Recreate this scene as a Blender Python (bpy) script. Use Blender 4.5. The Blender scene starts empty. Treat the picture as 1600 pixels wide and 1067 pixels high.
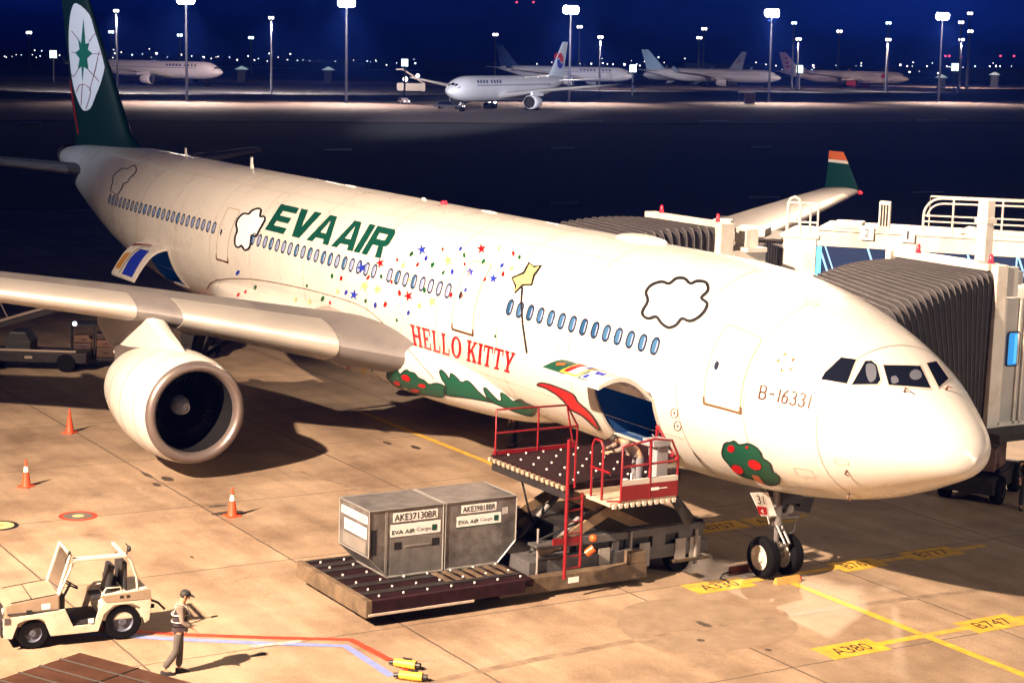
import bpy, bmesh, math, random
from mathutils import Vector, Matrix
from mathutils.bvhtree import BVHTree
SC = bpy.context.scene
COL = SC.collection
PI = math.pi
R_ = math.radians
random.seed(7)

# ------------------------------------------------------------------ camera
CAMP = Vector((-27.9739, 29.1226, 12.5664))
F = Vector((0.84223302, -0.51804043, -0.14925705))
RT = Vector((-0.51955422, -0.85384675, 0.03176678))
UP = Vector((0.14389912, -0.0507921, 0.98828802))
FPX, PPX, PPY = 2872.826, 6.8607, -5.3491
cam_d = bpy.data.cameras.new('camera')
cam = bpy.data.objects.new('camera', cam_d)
COL.objects.link(cam)
SC.camera = cam
m = Matrix.Identity(4)
for i in range(3):
    m[i][0] = RT[i]; m[i][1] = UP[i]; m[i][2] = -F[i]; m[i][3] = CAMP[i]
cam.matrix_world = m
cam_d.sensor_width = 36
cam_d.lens = 36 * FPX / 1600
cam_d.shift_x = -PPX / 1600
cam_d.shift_y = PPY / 1600
cam_d.clip_start = 0.5
cam_d.clip_end = 9000

# ------------------------------------------------------------------ view, world
SC.view_settings.view_transform = 'Standard'
SC.view_settings.look = 'None'
SC.view_settings.gamma = 1
SC.view_settings.exposure = 0.0
SC.cycles.use_denoising = True
SC.cycles.max_bounces = 6
SC.cycles.sample_clamp_indirect = 4
W = bpy.data.worlds.new("World"); SC.world = W; W.use_nodes = True
nt = W.node_tree; nt.nodes.clear()
wo = nt.nodes.new('ShaderNodeOutputWorld'); bg = nt.nodes.new('ShaderNodeBackground')
tc = nt.nodes.new('ShaderNodeTexCoord'); sx = nt.nodes.new('ShaderNodeSeparateXYZ')
rp = nt.nodes.new('ShaderNodeValToRGB'); nz = nt.nodes.new('ShaderNodeTexNoise')
nz.inputs['Scale'].default_value = 5; nz.inputs['Detail'].default_value = 3
mr = nt.nodes.new('ShaderNodeMapRange'); mr.inputs[1].default_value = 0.35; mr.inputs[2].default_value = 0.65
mr.inputs[3].default_value = 0.35; mr.inputs[4].default_value = 1.5
el = rp.color_ramp.elements
el[0].position = 0.0; el[0].color = (0.0006, 0.0022, 0.028, 1)
el[1].position = 1.0; el[1].color = (0.0008, 0.001, 0.008, 1)
e = el.new(0.02); e.color = (0.0008, 0.012, 0.16, 1)
e = el.new(0.12); e.color = (0.001, 0.004, 0.05, 1)
e = el.new(0.4); e.color = (0.001, 0.002, 0.018, 1)
nt.links.new(tc.outputs['Generated'], sx.inputs[0]); nt.links.new(sx.outputs['Z'], rp.inputs[0])
nt.links.new(tc.outputs['Generated'], nz.inputs['Vector']); nt.links.new(nz.outputs[0], mr.inputs[0])
nt.links.new(rp.outputs[0], bg.inputs[0]); nt.links.new(mr.outputs[0], bg.inputs[1])
nt.links.new(bg.outputs[0], wo.inputs[0])

# ------------------------------------------------------------------ key floodlight (apron mast beside the terminal, outside the frame)
ld = bpy.data.lights.new('apron_floodlight', 'SPOT')
ld.energy = 830000; ld.color = (1.0, 0.73, 0.52); ld.spot_size = R_(72); ld.spot_blend = 1.0; ld.shadow_soft_size = 0.55
lo = bpy.data.objects.new('apron_floodlight', ld); COL.objects.link(lo)
lo.location = (-3, 53, 35)
lo.rotation_euler = (Vector((8, 4, 3)) - Vector(lo.location)).to_track_quat('-Z', 'Y').to_euler()

l2 = bpy.data.lights.new('terminal_floodlight', 'SPOT')       # weaker floodlight on the terminal front
l2.energy = 55000; l2.color = (1.0, 0.84, 0.68); l2.spot_size = R_(30); l2.spot_blend = 0.8; l2.shadow_soft_size = 1.5
lo2 = bpy.data.objects.new('terminal_floodlight', l2); COL.objects.link(lo2)
lo2.location = (-42, -18, 17)
lo2.rotation_euler = (Vector((10, -5, 1)) - Vector(lo2.location)).to_track_quat('-Z', 'Y').to_euler()

l4 = bpy.data.lights.new('stand_floodlight', 'SPOT')           # cooler floodlight on the next stand, reaching the tail
l4.energy = 170000; l4.color = (.86, .90, 1.0); l4.spot_size = R_(17); l4.spot_blend = 1.0; l4.shadow_soft_size = 0.6
lo4 = bpy.data.objects.new('stand_floodlight', l4); COL.objects.link(lo4)
lo4.location = (72, 72, 27)
lo4.rotation_euler = (Vector((58.5, 0, 14.5)) - Vector(lo4.location)).to_track_quat('-Z', 'Y').to_euler()

l5 = bpy.data.lights.new('port_side_floodlight', 'SPOT')       # floodlight mast on the far side of the stand
l5.energy = 190000; l5.color = (1.0, .73, .50); l5.spot_size = R_(52); l5.spot_blend = .8; l5.shadow_soft_size = 0.8
lo5 = bpy.data.objects.new('port_side_floodlight', l5); COL.objects.link(lo5)
lo5.location = (52, -44, 34)
lo5.rotation_euler = (Vector((13, -4, 0)) - Vector(lo5.location)).to_track_quat('-Z', 'Y').to_euler()

# ------------------------------------------------------------------ far ground frame (the airfield falls away a little)
KAP, TILT = 0.0147, 0.0028
FH = Vector((F.x, F.y, 0)).normalized(); RH = Vector((FH.y, -FH.x, 0))
C0 = Vector((CAMP.x, CAMP.y, 0))
NF = (Vector((0, 0, 1)) - KAP * RH - TILT * FH).normalized()
FAR = Matrix.Translation(C0) @ Vector((0, 0, 1)).rotation_difference(NF).to_matrix().to_4x4() @ Matrix.Translation(-C0)
FARI = FAR.inverted()
def ray(px, py):
    return (F + RT * ((px - 800 - PPX) / FPX) - UP * ((py - 533.5 - PPY) / FPX)).normalized()
def gnd(px, py, z=0.0):
    d = ray(px, py); t = (z - CAMP.z) / d.z
    return CAMP + d * t
def farpt(px, py, z=0.0):                     # point on the far ground plane, in far-frame coordinates
    o = FARI @ CAMP; d = FARI.to_3x3() @ ray(px, py); t = (z - o.z) / d.z
    return o + d * t
def farx(px, dist):                           # far-frame ground point in that image column at a distance
    d = FARI.to_3x3() @ ray(px, 100); d.z = 0; d.normalize()
    return Vector((CAMP.x, CAMP.y, 0)) + d * dist
def to_far(o):
    o.matrix_world = FAR @ o.matrix_world

# ------------------------------------------------------------------ materials
MATS = {}
def mat(name, col, rough=0.5, metal=0.0, noise=0.0, nscale=3.0, emit=None, estr=0.0, coat=0.0, bump=0.0, alpha=None, dirt=None, spec=0.5):
    if name in MATS: return MATS[name]
    mt = bpy.data.materials.new(name); mt.use_nodes = True
    n = mt.node_tree.nodes; l = mt.node_tree.links; b = n['Principled BSDF']
    b.inputs['Base Color'].default_value = (*col, 1); b.inputs['Roughness'].default_value = rough
    b.inputs['Metallic'].default_value = metal; b.inputs['Coat Weight'].default_value = coat
    b.inputs['Specular IOR Level'].default_value = spec
    if emit: b.inputs['Emission Color'].default_value = (*emit, 1); b.inputs['Emission Strength'].default_value = estr
    if noise or bump or dirt:
        t = n.new('ShaderNodeTexCoord'); q = n.new('ShaderNodeTexNoise')
        q.inputs['Scale'].default_value = nscale; q.inputs['Detail'].default_value = 6; q.inputs['Roughness'].default_value = 0.65
        l.new(t.outputs['Object'], q.inputs['Vector'])
        if noise:
            r = n.new('ShaderNodeMapRange'); r.inputs[1].default_value = 0.3; r.inputs[2].default_value = 0.7
            r.inputs[3].default_value = 1 - noise; r.inputs[4].default_value = 1 + noise * 0.5
            l.new(q.outputs[0], r.inputs[0])
            mx = n.new('ShaderNodeMix'); mx.data_type = 'RGBA'; mx.blend_type = 'MULTIPLY'; mx.inputs[0].default_value = 1
            mx.inputs[6].default_value = (*col, 1); l.new(r.outputs[0], mx.inputs[7]); out = mx.outputs[2]
            if dirt:
                q2 = n.new('ShaderNodeTexNoise'); q2.inputs['Scale'].default_value = nscale * 0.35; q2.inputs['Detail'].default_value = 8
                q2.inputs['Roughness'].default_value = 0.75
                l.new(t.outputs['Object'], q2.inputs['Vector'])
                r2 = n.new('ShaderNodeMapRange'); r2.inputs[1].default_value = 0.5; r2.inputs[2].default_value = 0.72
                r2.inputs[4].default_value = 0.75
                l.new(q2.outputs[0], r2.inputs[0])
                m2 = n.new('ShaderNodeMix'); m2.data_type = 'RGBA'; l.new(r2.outputs[0], m2.inputs[0]); l.new(out, m2.inputs[6])
                m2.inputs[7].default_value = (*dirt, 1); out = m2.outputs[2]
            l.new(out, b.inputs['Base Color'])
            rr = n.new('ShaderNodeMapRange'); rr.inputs[3].default_value = max(0.03, rough - 0.12); rr.inputs[4].default_value = min(1, rough + 0.15)
            l.new(q.outputs[0], rr.inputs[0]); l.new(rr.outputs[0], b.inputs['Roughness'])
        if bump:
            bp = n.new('ShaderNodeBump'); bp.inputs['Strength'].default_value = bump; bp.inputs['Distance'].default_value = 0.02
            l.new(q.outputs[0], bp.inputs['Height']); l.new(bp.outputs[0], b.inputs['Normal'])
    MATS[name] = mt
    return mt
WHITE = mat('aircraft_white', (0.61, 0.585, 0.54), 0.28, noise=0.09, nscale=0.45, coat=0.3)
WHITED = mat('decal_white', (0.86, 0.85, 0.83), 0.35)
GREYW = mat('wing_grey', (0.15, 0.14, 0.138), 0.5, noise=0.18, nscale=1.3)
SLAT = mat('polished_slat', (0.50, 0.475, 0.44), 0.34, metal=0.5, noise=0.06, nscale=1.0)
LIPM = mat('intake_lip_metal', (0.20, 0.165, 0.155), 0.40, metal=0.6)
GREEN = mat('airline_green', (0.003, 0.055, 0.036), 0.35, noise=0.05)
DGREEN = mat('bush_green', (0.004, 0.062, 0.034), 0.45)
BLACK = mat('black_paint', (0.012, 0.012, 0.014), 0.5)
RUB = mat('rubber', (0.004, 0.004, 0.005), 0.85, noise=0.3, nscale=8, spec=0.12)
RED = mat('red_paint', (0.19, 0.004, 0.009), 0.4, noise=0.12, nscale=4)
REDD = mat('decal_red', (0.42, 0.004, 0.008), 0.4)
BLUED = mat('decal_blue', (0.012, 0.03, 0.34), 0.4)
YELD = mat('decal_yellow', (0.6, 0.42, 0.06), 0.4)
PALEY = mat('decal_pale_yellow', (0.60, 0.46, 0.17), 0.4)
ORG = mat('decal_orange', (0.45, 0.09, 0.01), 0.4)
GRND = mat('decal_green', (0.006, 0.09, 0.03), 0.4)
BROWN = mat('brown_letters', (0.07, 0.022, 0.010), 0.5)
LINEM = mat('door_seam', (0.13, 0.07, 0.035), 0.5)
LINEP = mat('pale_seam', (0.33, 0.28, 0.15), 0.5)
GLASSD = mat('cockpit_glass', (0.006, 0.008, 0.016), 0.06, spec=0.8)
PANE = mat('cabin_pane', (0.04, 0.105, 0.19), 0.15, emit=(0.10, 0.33, 0.75), estr=0.17)
PANE2 = mat('cabin_pane_with_blind', (0.20, 0.26, 0.43), 0.3)
PANE3 = mat('cabin_pane_dark', (0.02, 0.07, 0.16), 0.12)
PANEF = mat('cabin_window_frame', (0.012, 0.018, 0.04), 0.4)
STEEL = mat('strut_steel', (0.20, 0.19, 0.19), 0.5, metal=0.5)
DSTEEL = mat('dark_steel', (0.025, 0.022, 0.023), 0.6, metal=0.2, noise=0.4, nscale=4, spec=0.3)
DARK = mat('dark_void', (0.006, 0.006, 0.008), 0.8)
HOLD = mat('cargo_hold_blue', (0.01, 0.05, 0.16), 0.6, noise=0.2, emit=(0.0, 0.05, 0.2), estr=0.12)
ALU = mat('container_aluminium', (0.25, 0.245, 0.245), 0.38, metal=0.7, noise=0.5, nscale=2.6, bump=0.6, dirt=(0.11, 0.105, 0.105))
ALUF = mat('container_frame', (0.34, 0.33, 0.31), 0.4, metal=0.6, noise=0.2)
PLATE = mat('label_white', (0.8, 0.78, 0.74), 0.5)
CREAM = mat('bridge_cream', (0.66, 0.62, 0.55), 0.5, noise=0.12, nscale=1.5, dirt=(0.34, 0.28, 0.22))
CREAM2 = mat('bridge_grey_panel', (0.42, 0.41, 0.39), 0.5, noise=0.1, nscale=2)
BELL = mat('bellows_fabric', (0.028, 0.026, 0.029), 0.75, noise=0.35, nscale=5, dirt=(0.06, 0.05, 0.05))
BGLASS = mat('bridge_glass', (0.01, 0.02, 0.05), 0.08, emit=(0.0, 0.09, 0.42), estr=0.12, spec=0.8)
BDIAG = mat('glowing_blue_diagonal', (0.25, 0.5, 0.8), 0.4, emit=(0.10, 0.42, 0.95), estr=0.5)
BWIN = mat('cab_window_blue', (0.05, 0.3, 0.6), 0.15, emit=(0.02, 0.30, 0.85), estr=0.7)
BWIN2 = mat('cab_window_light_blue', (0.1, 0.5, 0.8), 0.15, emit=(0.10, 0.50, 1.0), estr=0.8)
TUG2 = mat('tractor_tan', (0.30, 0.225, 0.16), 0.45, noise=0.2, nscale=3, dirt=(0.2, 0.14, 0.09))
TUG = mat('tractor_cream', (0.56, 0.50, 0.40), 0.45, noise=0.12, nscale=3, dirt=(0.36, 0.29, 0.2))
SEAT = mat('black_seat', (0.015, 0.015, 0.018), 0.6)
YEL = mat('yellow_paint', (0.62, 0.36, 0.03), 0.7, noise=0.35, nscale=3, dirt=(0.36, 0.24, 0.10))
YELB = mat('yellow_plastic', (0.7, 0.42, 0.04), 0.5)
ORANGE = mat('cone_orange', (0.70, 0.07, 0.02), 0.5, noise=0.1)
SKIN = mat('skin', (0.45, 0.24, 0.15), 0.55)
LRED = mat('red_beacon', (0.7, 0.02, 0.04), 0.25, emit=(1.0, 0.02, 0.05), estr=0.5)
LAMP = mat('lamp_glow', (1, 1, 1), 0.5, emit=(1.0, 0.86, 0.74), estr=130)
LAMPS = mat('small_lamp_glow', (1, 1, 1), 0.5, emit=(1.0, 0.93, 0.85), estr=7)
LAMPB = mat('bluish_lamp_glow', (1, 1, 1), 0.5, emit=(0.65, 0.9, 1.0), estr=5)
LAMPG = mat('greenish_sign_glow', (1, 1, 1), 0.5, emit=(0.75, 1.0, 0.82), estr=3.5)
LAMPR = mat('red_lamp_glow', (1, 0.1, 0.1), 0.5, emit=(1.0, 0.08, 0.2), estr=3)
POLE = mat('mast_steel', (0.10, 0.12, 0.17), 0.5, metal=0.3)

# ------------------------------------------------------------------ mesh helpers
class MB:
    def __init__(s): s.v = []; s.f = []; s.mi = []
    def add(s, vs, fs, mi=0):
        o = len(s.v); s.v += [tuple(v) for v in vs]; s.f += [tuple(i + o for i in f) for f in fs]; s.mi += [mi] * len(fs); return s
    def box(s, x0, x1, y0, y1, z0, z1, mi=0, M=None):
        vs = [Vector((x, y, z)) for x in (x0, x1) for y in (y0, y1) for z in (z0, z1)]
        if M: vs = [M @ v for v in vs]
        return s.add(vs, [(0, 1, 3, 2), (4, 6, 7, 5), (0, 4, 5, 1), (2, 3, 7, 6), (0, 2, 6, 4), (1, 5, 7, 3)], mi)
    def loft(s, rings, c0=True, c1=True, mi=0, closed=True):
        n = len(rings[0]); vs = [p for r in rings for p in r]; fs = []
        for i in range(len(rings) - 1):
            for j in range(n if closed else n - 1):
                k = (j + 1) % n
                fs.append((i * n + j, i * n + k, (i + 1) * n + k, (i + 1) * n + j))
        if c0: fs.append(tuple(reversed(range(n))))
        if c1: fs.append(tuple((len(rings) - 1) * n + j for j in range(n)))
        return s.add(vs, fs, mi)
    def tube(s, pts, r, n=8, mi=0, cap=True):
        pts = [Vector(p) for p in pts]; rs = r if isinstance(r, (list, tuple)) else [r] * len(pts)
        rings = []; ref = None
        for i, p in enumerate(pts):
            t = (pts[min(i + 1, len(pts) - 1)] - pts[max(i - 1, 0)]).normalized()
            if ref is None: ref = Vector((0, 0, 1)) if abs(t.z) < 0.9 else Vector((1, 0, 0))
            a = t.cross(ref).normalized(); b = a.cross(t).normalized(); ref = b
            rings.append([p + (a * math.cos(2 * PI * k / n) + b * math.sin(2 * PI * k / n)) * rs[i] for k in range(n)])
        return s.loft(rings, cap, cap, mi)
    def prism(s, poly, a0, a1, axis='y', mi=0, M=None):     # poly in the two other axes
        def P(p, a):
            q = {'x': (a, p[0], p[1]), 'y': (p[0], a, p[1]), 'z': (p[0], p[1], a)}[axis]; q = Vector(q)
            return M @ q if M else q
        return s.loft([[P(p, a0) for p in poly], [P(p, a1) for p in poly]], True, True, mi)
    def disc(s, c, ax, r, n=24, r0=0.0, mi=0, th=0.0):
        c = Vector(c); ax = Vector(ax).normalized(); a = ax.orthogonal().normalized(); b = ax.cross(a)
        o = [c + (a * math.cos(2 * PI * k / n) + b * math.sin(2 * PI * k / n)) * r for k in range(n)]
        if r0 > 0:
            i_ = [c + (a * math.cos(2 * PI * k / n) + b * math.sin(2 * PI * k / n)) * r0 for k in range(n)]
            return s.add(o + i_, [(k, (k + 1) % n, n + (k + 1) % n, n + k) for k in range(n)], mi)
        return s.add(o, [tuple(range(n))], mi)
    def lathe(s, prof, c, ax, n=32, mi=0, cap=False):       # prof: (along, radius)
        c = Vector(c); ax = Vector(ax).normalized(); a = ax.orthogonal().normalized(); b = ax.cross(a)
        return s.loft([[c + ax * u + (a * math.cos(2 * PI * k / n) + b * math.sin(2 * PI * k / n)) * r for k in range(n)] for u, r in prof], cap, cap, mi)
    def sph(s, c, r, n=12, sc=(1, 1, 1), mi=0):
        c = Vector(c); rings = []
        for i in range(1, n):
            t = PI * i / n
            rings.append([c + Vector((math.sin(t) * math.cos(2 * PI * k / (2 * n)) * r * sc[0], math.sin(t) * math.sin(2 * PI * k / (2 * n)) * r * sc[1], math.cos(t) * r * sc[2])) for k in range(2 * n)])
        return s.loft(rings, True, True, mi)
    def build(s, name, mats, parent=None, smooth=None, bevel=0.0):
        me = bpy.data.meshes.new(name); me.from_pydata(s.v, [], s.f)
        for q in (mats if isinstance(mats, (list, tuple)) else [mats]): me.materials.append(q)
        if max(s.mi or [0]) > 0: me.polygons.foreach_set('material_index', s.mi)
        bm = bmesh.new(); bm.from_mesh(me); bmesh.ops.recalc_face_normals(bm, faces=bm.faces)
        if bevel:
            ed = [e for e in bm.edges if len(e.link_faces) == 2 and e.calc_face_angle(0) > 0.6]
            try: bmesh.ops.bevel(bm, geom=ed, offset=bevel, segments=2, affect='EDGES', profile=0.6, clamp_overlap=True)
            except Exception: pass
        bm.to_mesh(me); bm.free()
        if smooth is not None:
            me.polygons.foreach_set('use_smooth', [True] * len(me.polygons)); me.set_sharp_from_angle(angle=R_(smooth))
        o = bpy.data.objects.new(name, me); COL.objects.link(o)
        if parent: o.parent = parent
        return o
def thing(name, label, cat, loc=(0, 0, 0), rz=0.0, group=None):
    o = bpy.data.objects.new(name, None); COL.objects.link(o); o.location = loc; o.rotation_euler = (0, 0, rz)
    o['label'] = label; o['category'] = cat
    if group: o['group'] = group
    return o
def tag(o, label=None, cat=None, group=None, kind=None):
    for k, v in (('label', label), ('category', cat), ('group', group), ('kind', kind)):
        if v: o[k] = v
    return o
def copy_tree(o, parent=None):
    c = o.copy(); COL.objects.link(c)
    if parent: c.parent = parent
    for ch in list(o.children): copy_tree(ch, c)
    return c
def interp(x, tab):
    if x <= tab[0][0]: return tab[0][1]
    for i in range(len(tab) - 1):
        x0, y0 = tab[i]; x1, y1 = tab[i + 1]
        if x <= x1:
            m0 = (y1 - y0) / (x1 - x0)
            a = (y1 - tab[i - 1][1]) / (x1 - tab[i - 1][0]) if i > 0 else m0
            b = (tab[i + 2][1] - y0) / (tab[i + 2][0] - x0) if i + 2 < len(tab) else m0
            if m0 == 0: a = b = 0
            else:
                a = max(0, min(a / m0, 3)) * m0; b = max(0, min(b / m0, 3)) * m0
            h = x1 - x0; t = (x - x0) / h
            return (2 * t**3 - 3 * t**2 + 1) * y0 + (t**3 - 2 * t**2 + t) * h * a + (3 * t**2 - 2 * t**3) * y1 + (t**3 - t**2) * h * b
    return tab[-1][1]
def text_polys(body, size=1.0, ext=0.0):                    # flat text as list of polygons (x,y) from the built-in font
    cu = bpy.data.curves.new('t', 'FONT'); cu.body = body; cu.size = size; cu.resolution_u = 3; cu.offset = ext
    ob = bpy.data.objects.new('t', cu); COL.objects.link(ob); bpy.context.view_layer.update()
    dg = bpy.context.evaluated_depsgraph_get(); me = bpy.data.meshes.new_from_object(ob.evaluated_get(dg))
    ps = [[(me.vertices[i].co.x, me.vertices[i].co.y) for i in p.vertices] for p in me.polygons]
    bpy.data.objects.remove(ob); bpy.data.meshes.remove(me); bpy.data.curves.remove(cu)
    xs = [q[0] for p in ps for q in p]; ys = [q[1] for p in ps for q in p]
    x0, x1, y0, y1 = min(xs), max(xs), min(ys), max(ys)
    return [[((x - x0) / (x1 - x0), (y - y0) / (y1 - y0)) for x, y in p] for p in ps], (x1 - x0) / (y1 - y0)
def bil(ps, bl, br, tl, tr):
    return [[tuple((bl[k] * (1 - u) + br[k] * u) * (1 - v) + (tl[k] * (1 - u) + tr[k] * u) * v for k in range(len(bl))) for u, v in p] for p in ps]
def strip(pts, w, close=False):                              # stroke of width w along a 2D polyline -> quads
    out = []; n = len(pts); N = []
    for i in range(n):
        a = pts[(i - 1) % n] if (close or i > 0) else pts[i]; b = pts[(i + 1) % n] if (close or i < n - 1) else pts[i]
        dx, dy = b[0] - a[0], b[1] - a[1]; L = math.hypot(dx, dy) or 1; N.append((-dy / L * w / 2, dx / L * w / 2))
    for i in range(n if close else n - 1):
        j = (i + 1) % n
        out.append([(pts[i][0] + N[i][0], pts[i][1] + N[i][1]), (pts[j][0] + N[j][0], pts[j][1] + N[j][1]), (pts[j][0] - N[j][0], pts[j][1] - N[j][1]), (pts[i][0] - N[i][0], pts[i][1] - N[i][1])])
    return out
def smooth_loop(pts, k=4, close=True):
    n = len(pts); out = []
    for i in range(n if close else n - 1):
        p0, p1, p2, p3 = (pts[(i + d) % n] if close else pts[max(0, min(n - 1, i + d))] for d in (-1, 0, 1, 2))
        for s in range(k):
            t = s / k
            out.append(tuple(0.5 * (2 * p1[c] + (p2[c] - p0[c]) * t + (2 * p0[c] - 5 * p1[c] + 4 * p2[c] - p3[c]) * t * t + (3 * p1[c] - p0[c] - 3 * p2[c] + p3[c]) * t**3) for c in (0, 1)))
    if not close: out.append(pts[-1])
    return out
def flat_mesh(polys, fn, grid, name, material, parent=None):
    """polygons in a 2D chart, cut into a fine grid and laid on a surface by fn(u, v)"""
    bm = bmesh.new()
    for p in polys:
        vs = [bm.verts.new((x, y, 0)) for x, y in p]
        try: bm.faces.new(vs)
        except Exception: pass
    bm.normal_update()
    bmesh.ops.triangulate(bm, faces=bm.faces[:], ngon_method='EAR_CLIP')
    if bm.verts:
        for ax, g in enumerate(grid):
            if not g: continue
            lo_ = min(v.co[ax] for v in bm.verts); hi = max(v.co[ax] for v in bm.verts)
            k = math.floor(lo_ / g) + 1
            while k * g < hi:
                co = [0, 0, 0]; no = [0, 0, 0]; co[ax] = k * g; no[ax] = 1
                bmesh.ops.bisect_plane(bm, geom=bm.verts[:] + bm.edges[:] + bm.faces[:], plane_co=co, plane_no=no, dist=1e-6)
                k += 1
    bad = []
    for v in bm.verts:
        q = fn(v.co.x, v.co.y)
        if q is None: bad.append(v)
        else: v.co = q
    if bad: bmesh.ops.delete(bm, geom=bad, context='VERTS')
    me = bpy.data.meshes.new(name); bm.to_mesh(me); bm.free(); me.materials.append(material)
    me.polygons.foreach_set('use_smooth', [True] * len(me.polygons))
    o = bpy.data.objects.new(name, me); COL.objects.link(o)
    if parent: o.parent = parent
    return o
# ================================================================== THE AIRLINER (x = station from the nose, y = starboard, z up)
ATI = 0.00796969
ZC = 5.0312; RF = 2.82
plane = thing('airliner', 'big white airliner in front, clouds and confetti on its side', 'airliner', (0, 0, -20 * math.sin(ATI)))
plane.rotation_euler = (0, -ATI, 0)
ACM = Matrix.Translation((0, 0, -20 * math.sin(ATI))) @ Matrix.Rotation(-ATI, 4, 'Y'); ACI = ACM.inverted()
FT = [(0, -0.60), (.16, -.56), (.22, -.38), (.38, -.12), (.6, .10), (1.0, .36), (1.5, .66), (2.1, 1.02), (2.8, 1.46), (3.5, 1.80), (4.3, 2.12), (5.3, 2.42), (6.5, 2.66), (8.0, 2.79), (9.6, 2.82), (50, 2.82), (54, 2.76), (58, 2.6), (61, 2.38), (63.3, 2.1), (63.7, 1.9)]
FB = [(0, -0.64), (.16, -.66), (.22, -.82), (.38, -1.0), (.6, -1.14), (1.0, -1.33), (1.6, -1.60), (2.4, -1.91), (3.4, -2.2), (4.8, -2.46), (6.5, -2.67), (8.2, -2.79), (10, -2.82), (41.5, -2.82), (44, -2.74), (47, -2.38), (50, -1.82), (54, -.9), (58, .08), (61, .85), (63.3, 1.4), (63.7, 1.6)]
FW = [(0, .01), (.16, .05), (.22, .30), (.38, .62), (.6, .88), (1.0, 1.20), (1.6, 1.60), (2.4, 2.04), (3.4, 2.34), (4.8, 2.6), (6.3, 2.75), (8, 2.81), (9, 2.82), (44, 2.82), (47, 2.76), (50, 2.56), (54, 2.08), (58, 1.45), (61, .9), (63.3, .42), (63.7, .2)]
FM = [(0, -.62), (.6, -.5), (1.5, -.4), (2.6, -.22), (4, -.1), (6, 0), (46, 0), (50, .25), (54, .75), (58, 1.25), (61, 1.6), (63.7, 1.75)]
def fusP(x, th, off=0.0):
    w = interp(x, FW); zm = interp(x, FM); h = (interp(x, FT) - zm) if math.sin(th) >= 0 else (zm - interp(x, FB))
    p = Vector((x, w * math.cos(th), ZC + zm + h * math.sin(th)))
    if off:
        a = fusP(x + .02, th) - fusP(max(0, x - .02), th); b = fusP(x, th + .01) - fusP(x, th - .01)
        n = a.cross(b).normalized()
        if n.dot(Vector((0, math.cos(th), math.sin(th)))) < 0: n = -n
        p += n * off
    return p
ST = sorted(set([.155, .17, .19, .22, .27, .33, .42, .56, .72, .9, 1.1, 1.3, 1.55, 1.8, 2.1, 2.4, 2.7, 3, 3.35, 3.7, 4.1, 4.5, 5, 5.5, 6, 6.6, 7.2, 8.35, 9, 9.7, 10.4, 11.05] + [12 + i for i in range(30)] + [41.65, 42.5, 43.5, 44.4] + [45 + .8 * i for i in range(23)] + [63.3, 63.55, 63.7]))
NS = 96
def in_hold(xm, k):                                          # the two open cargo doorways, starboard low side
    d = (k + .5) * 360 / NS
    return (8.35 < xm < 11.05 and 315 < d < 348.75) or (41.65 < xm < 44.4 and 311.25 < d < 348.75)
mb = MB(); vs = [fusP(x, 2 * PI * k / NS) for x in ST for k in range(NS)]; fs = []
for i in range(len(ST) - 1):
    for k in range(NS):
        if in_hold((ST[i] + ST[i + 1]) / 2, k): continue
        fs.append((i * NS + k, i * NS + (k + 1) % NS, (i + 1) * NS + (k + 1) % NS, (i + 1) * NS + k))
fs.append(tuple(range(NS))); mb.add(vs, fs)
fus = mb.build('fuselage', WHITE, plane, smooth=40)
BV = [BVHTree.FromPolygons([v.co.copy() for v in fus.data.vertices], [tuple(p.vertices) for p in fus.data.polygons])]
# wing-to-body fairing under the belly
fr = MB(); rings = []
FWD = [(15.6, 1.6, 3.35, .9), (16.6, 2.1, 3.4, 1.3), (18, 2.5, 3.45, 1.50), (19.5, 2.78, 3.5, 1.62), (21, 2.98, 3.55, 1.72), (24, 3.12, 3.6, 1.78), (31, 3.15, 3.6, 1.8), (34, 3.0, 3.6, 1.7), (37, 2.6, 3.55, 1.4), (39.5, 1.9, 3.4, 1.0)]
for i in range(49):
    x = 15.6 + (39.5 - 15.6) * i / 48
    w = interp(x, [(a, b) for a, b, c, d in FWD]); zt = interp(x, [(a, c) for a, b, c, d in FWD]); h = interp(x, [(a, d) for a, b, c, d in FWD])
    rg = []
    for k in range(40):
        t = 2 * PI * k / 40; c, s = math.cos(t), math.sin(t)
        yy = math.copysign(abs(c) ** .75, c) * w; zz = zt + (math.copysign(abs(s) ** .85, s) * h if s < 0 else s * .5)
        rg.append(Vector((x, yy, zz)))
    rings.append(rg)
fr.loft(rings); fair = fr.build('belly_fairing', WHITE, plane, smooth=50)
BV.append(BVHTree.FromPolygons([v.co.copy() for v in fair.data.vertices], [tuple(p.vertices) for p in fair.data.polygons]))
O_AC = ACI @ CAMP; R3 = ACI.to_3x3()
def paint(px, py, off=0.012):
    d = R3 @ ray(px, py); best = None
    for b in BV:
        h = b.ray_cast(O_AC, d)
        if h[0] is not None and (best is None or h[3] < best[3]): best = h
    if best is None: return None
    n = best[1]
    if n.dot(d) > 0: n = -n
    return best[0] + n * off
def decal(name, polys, m_, off=0.012, grid=(6, 6), parent=None):
    return flat_mesh(polys, lambda u, v: paint(u, v, off), grid, name, m_, parent or plane)
def crop(pts, s, ox, oy): return [(x / s + ox, y / s + oy) for x, y in pts]
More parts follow.
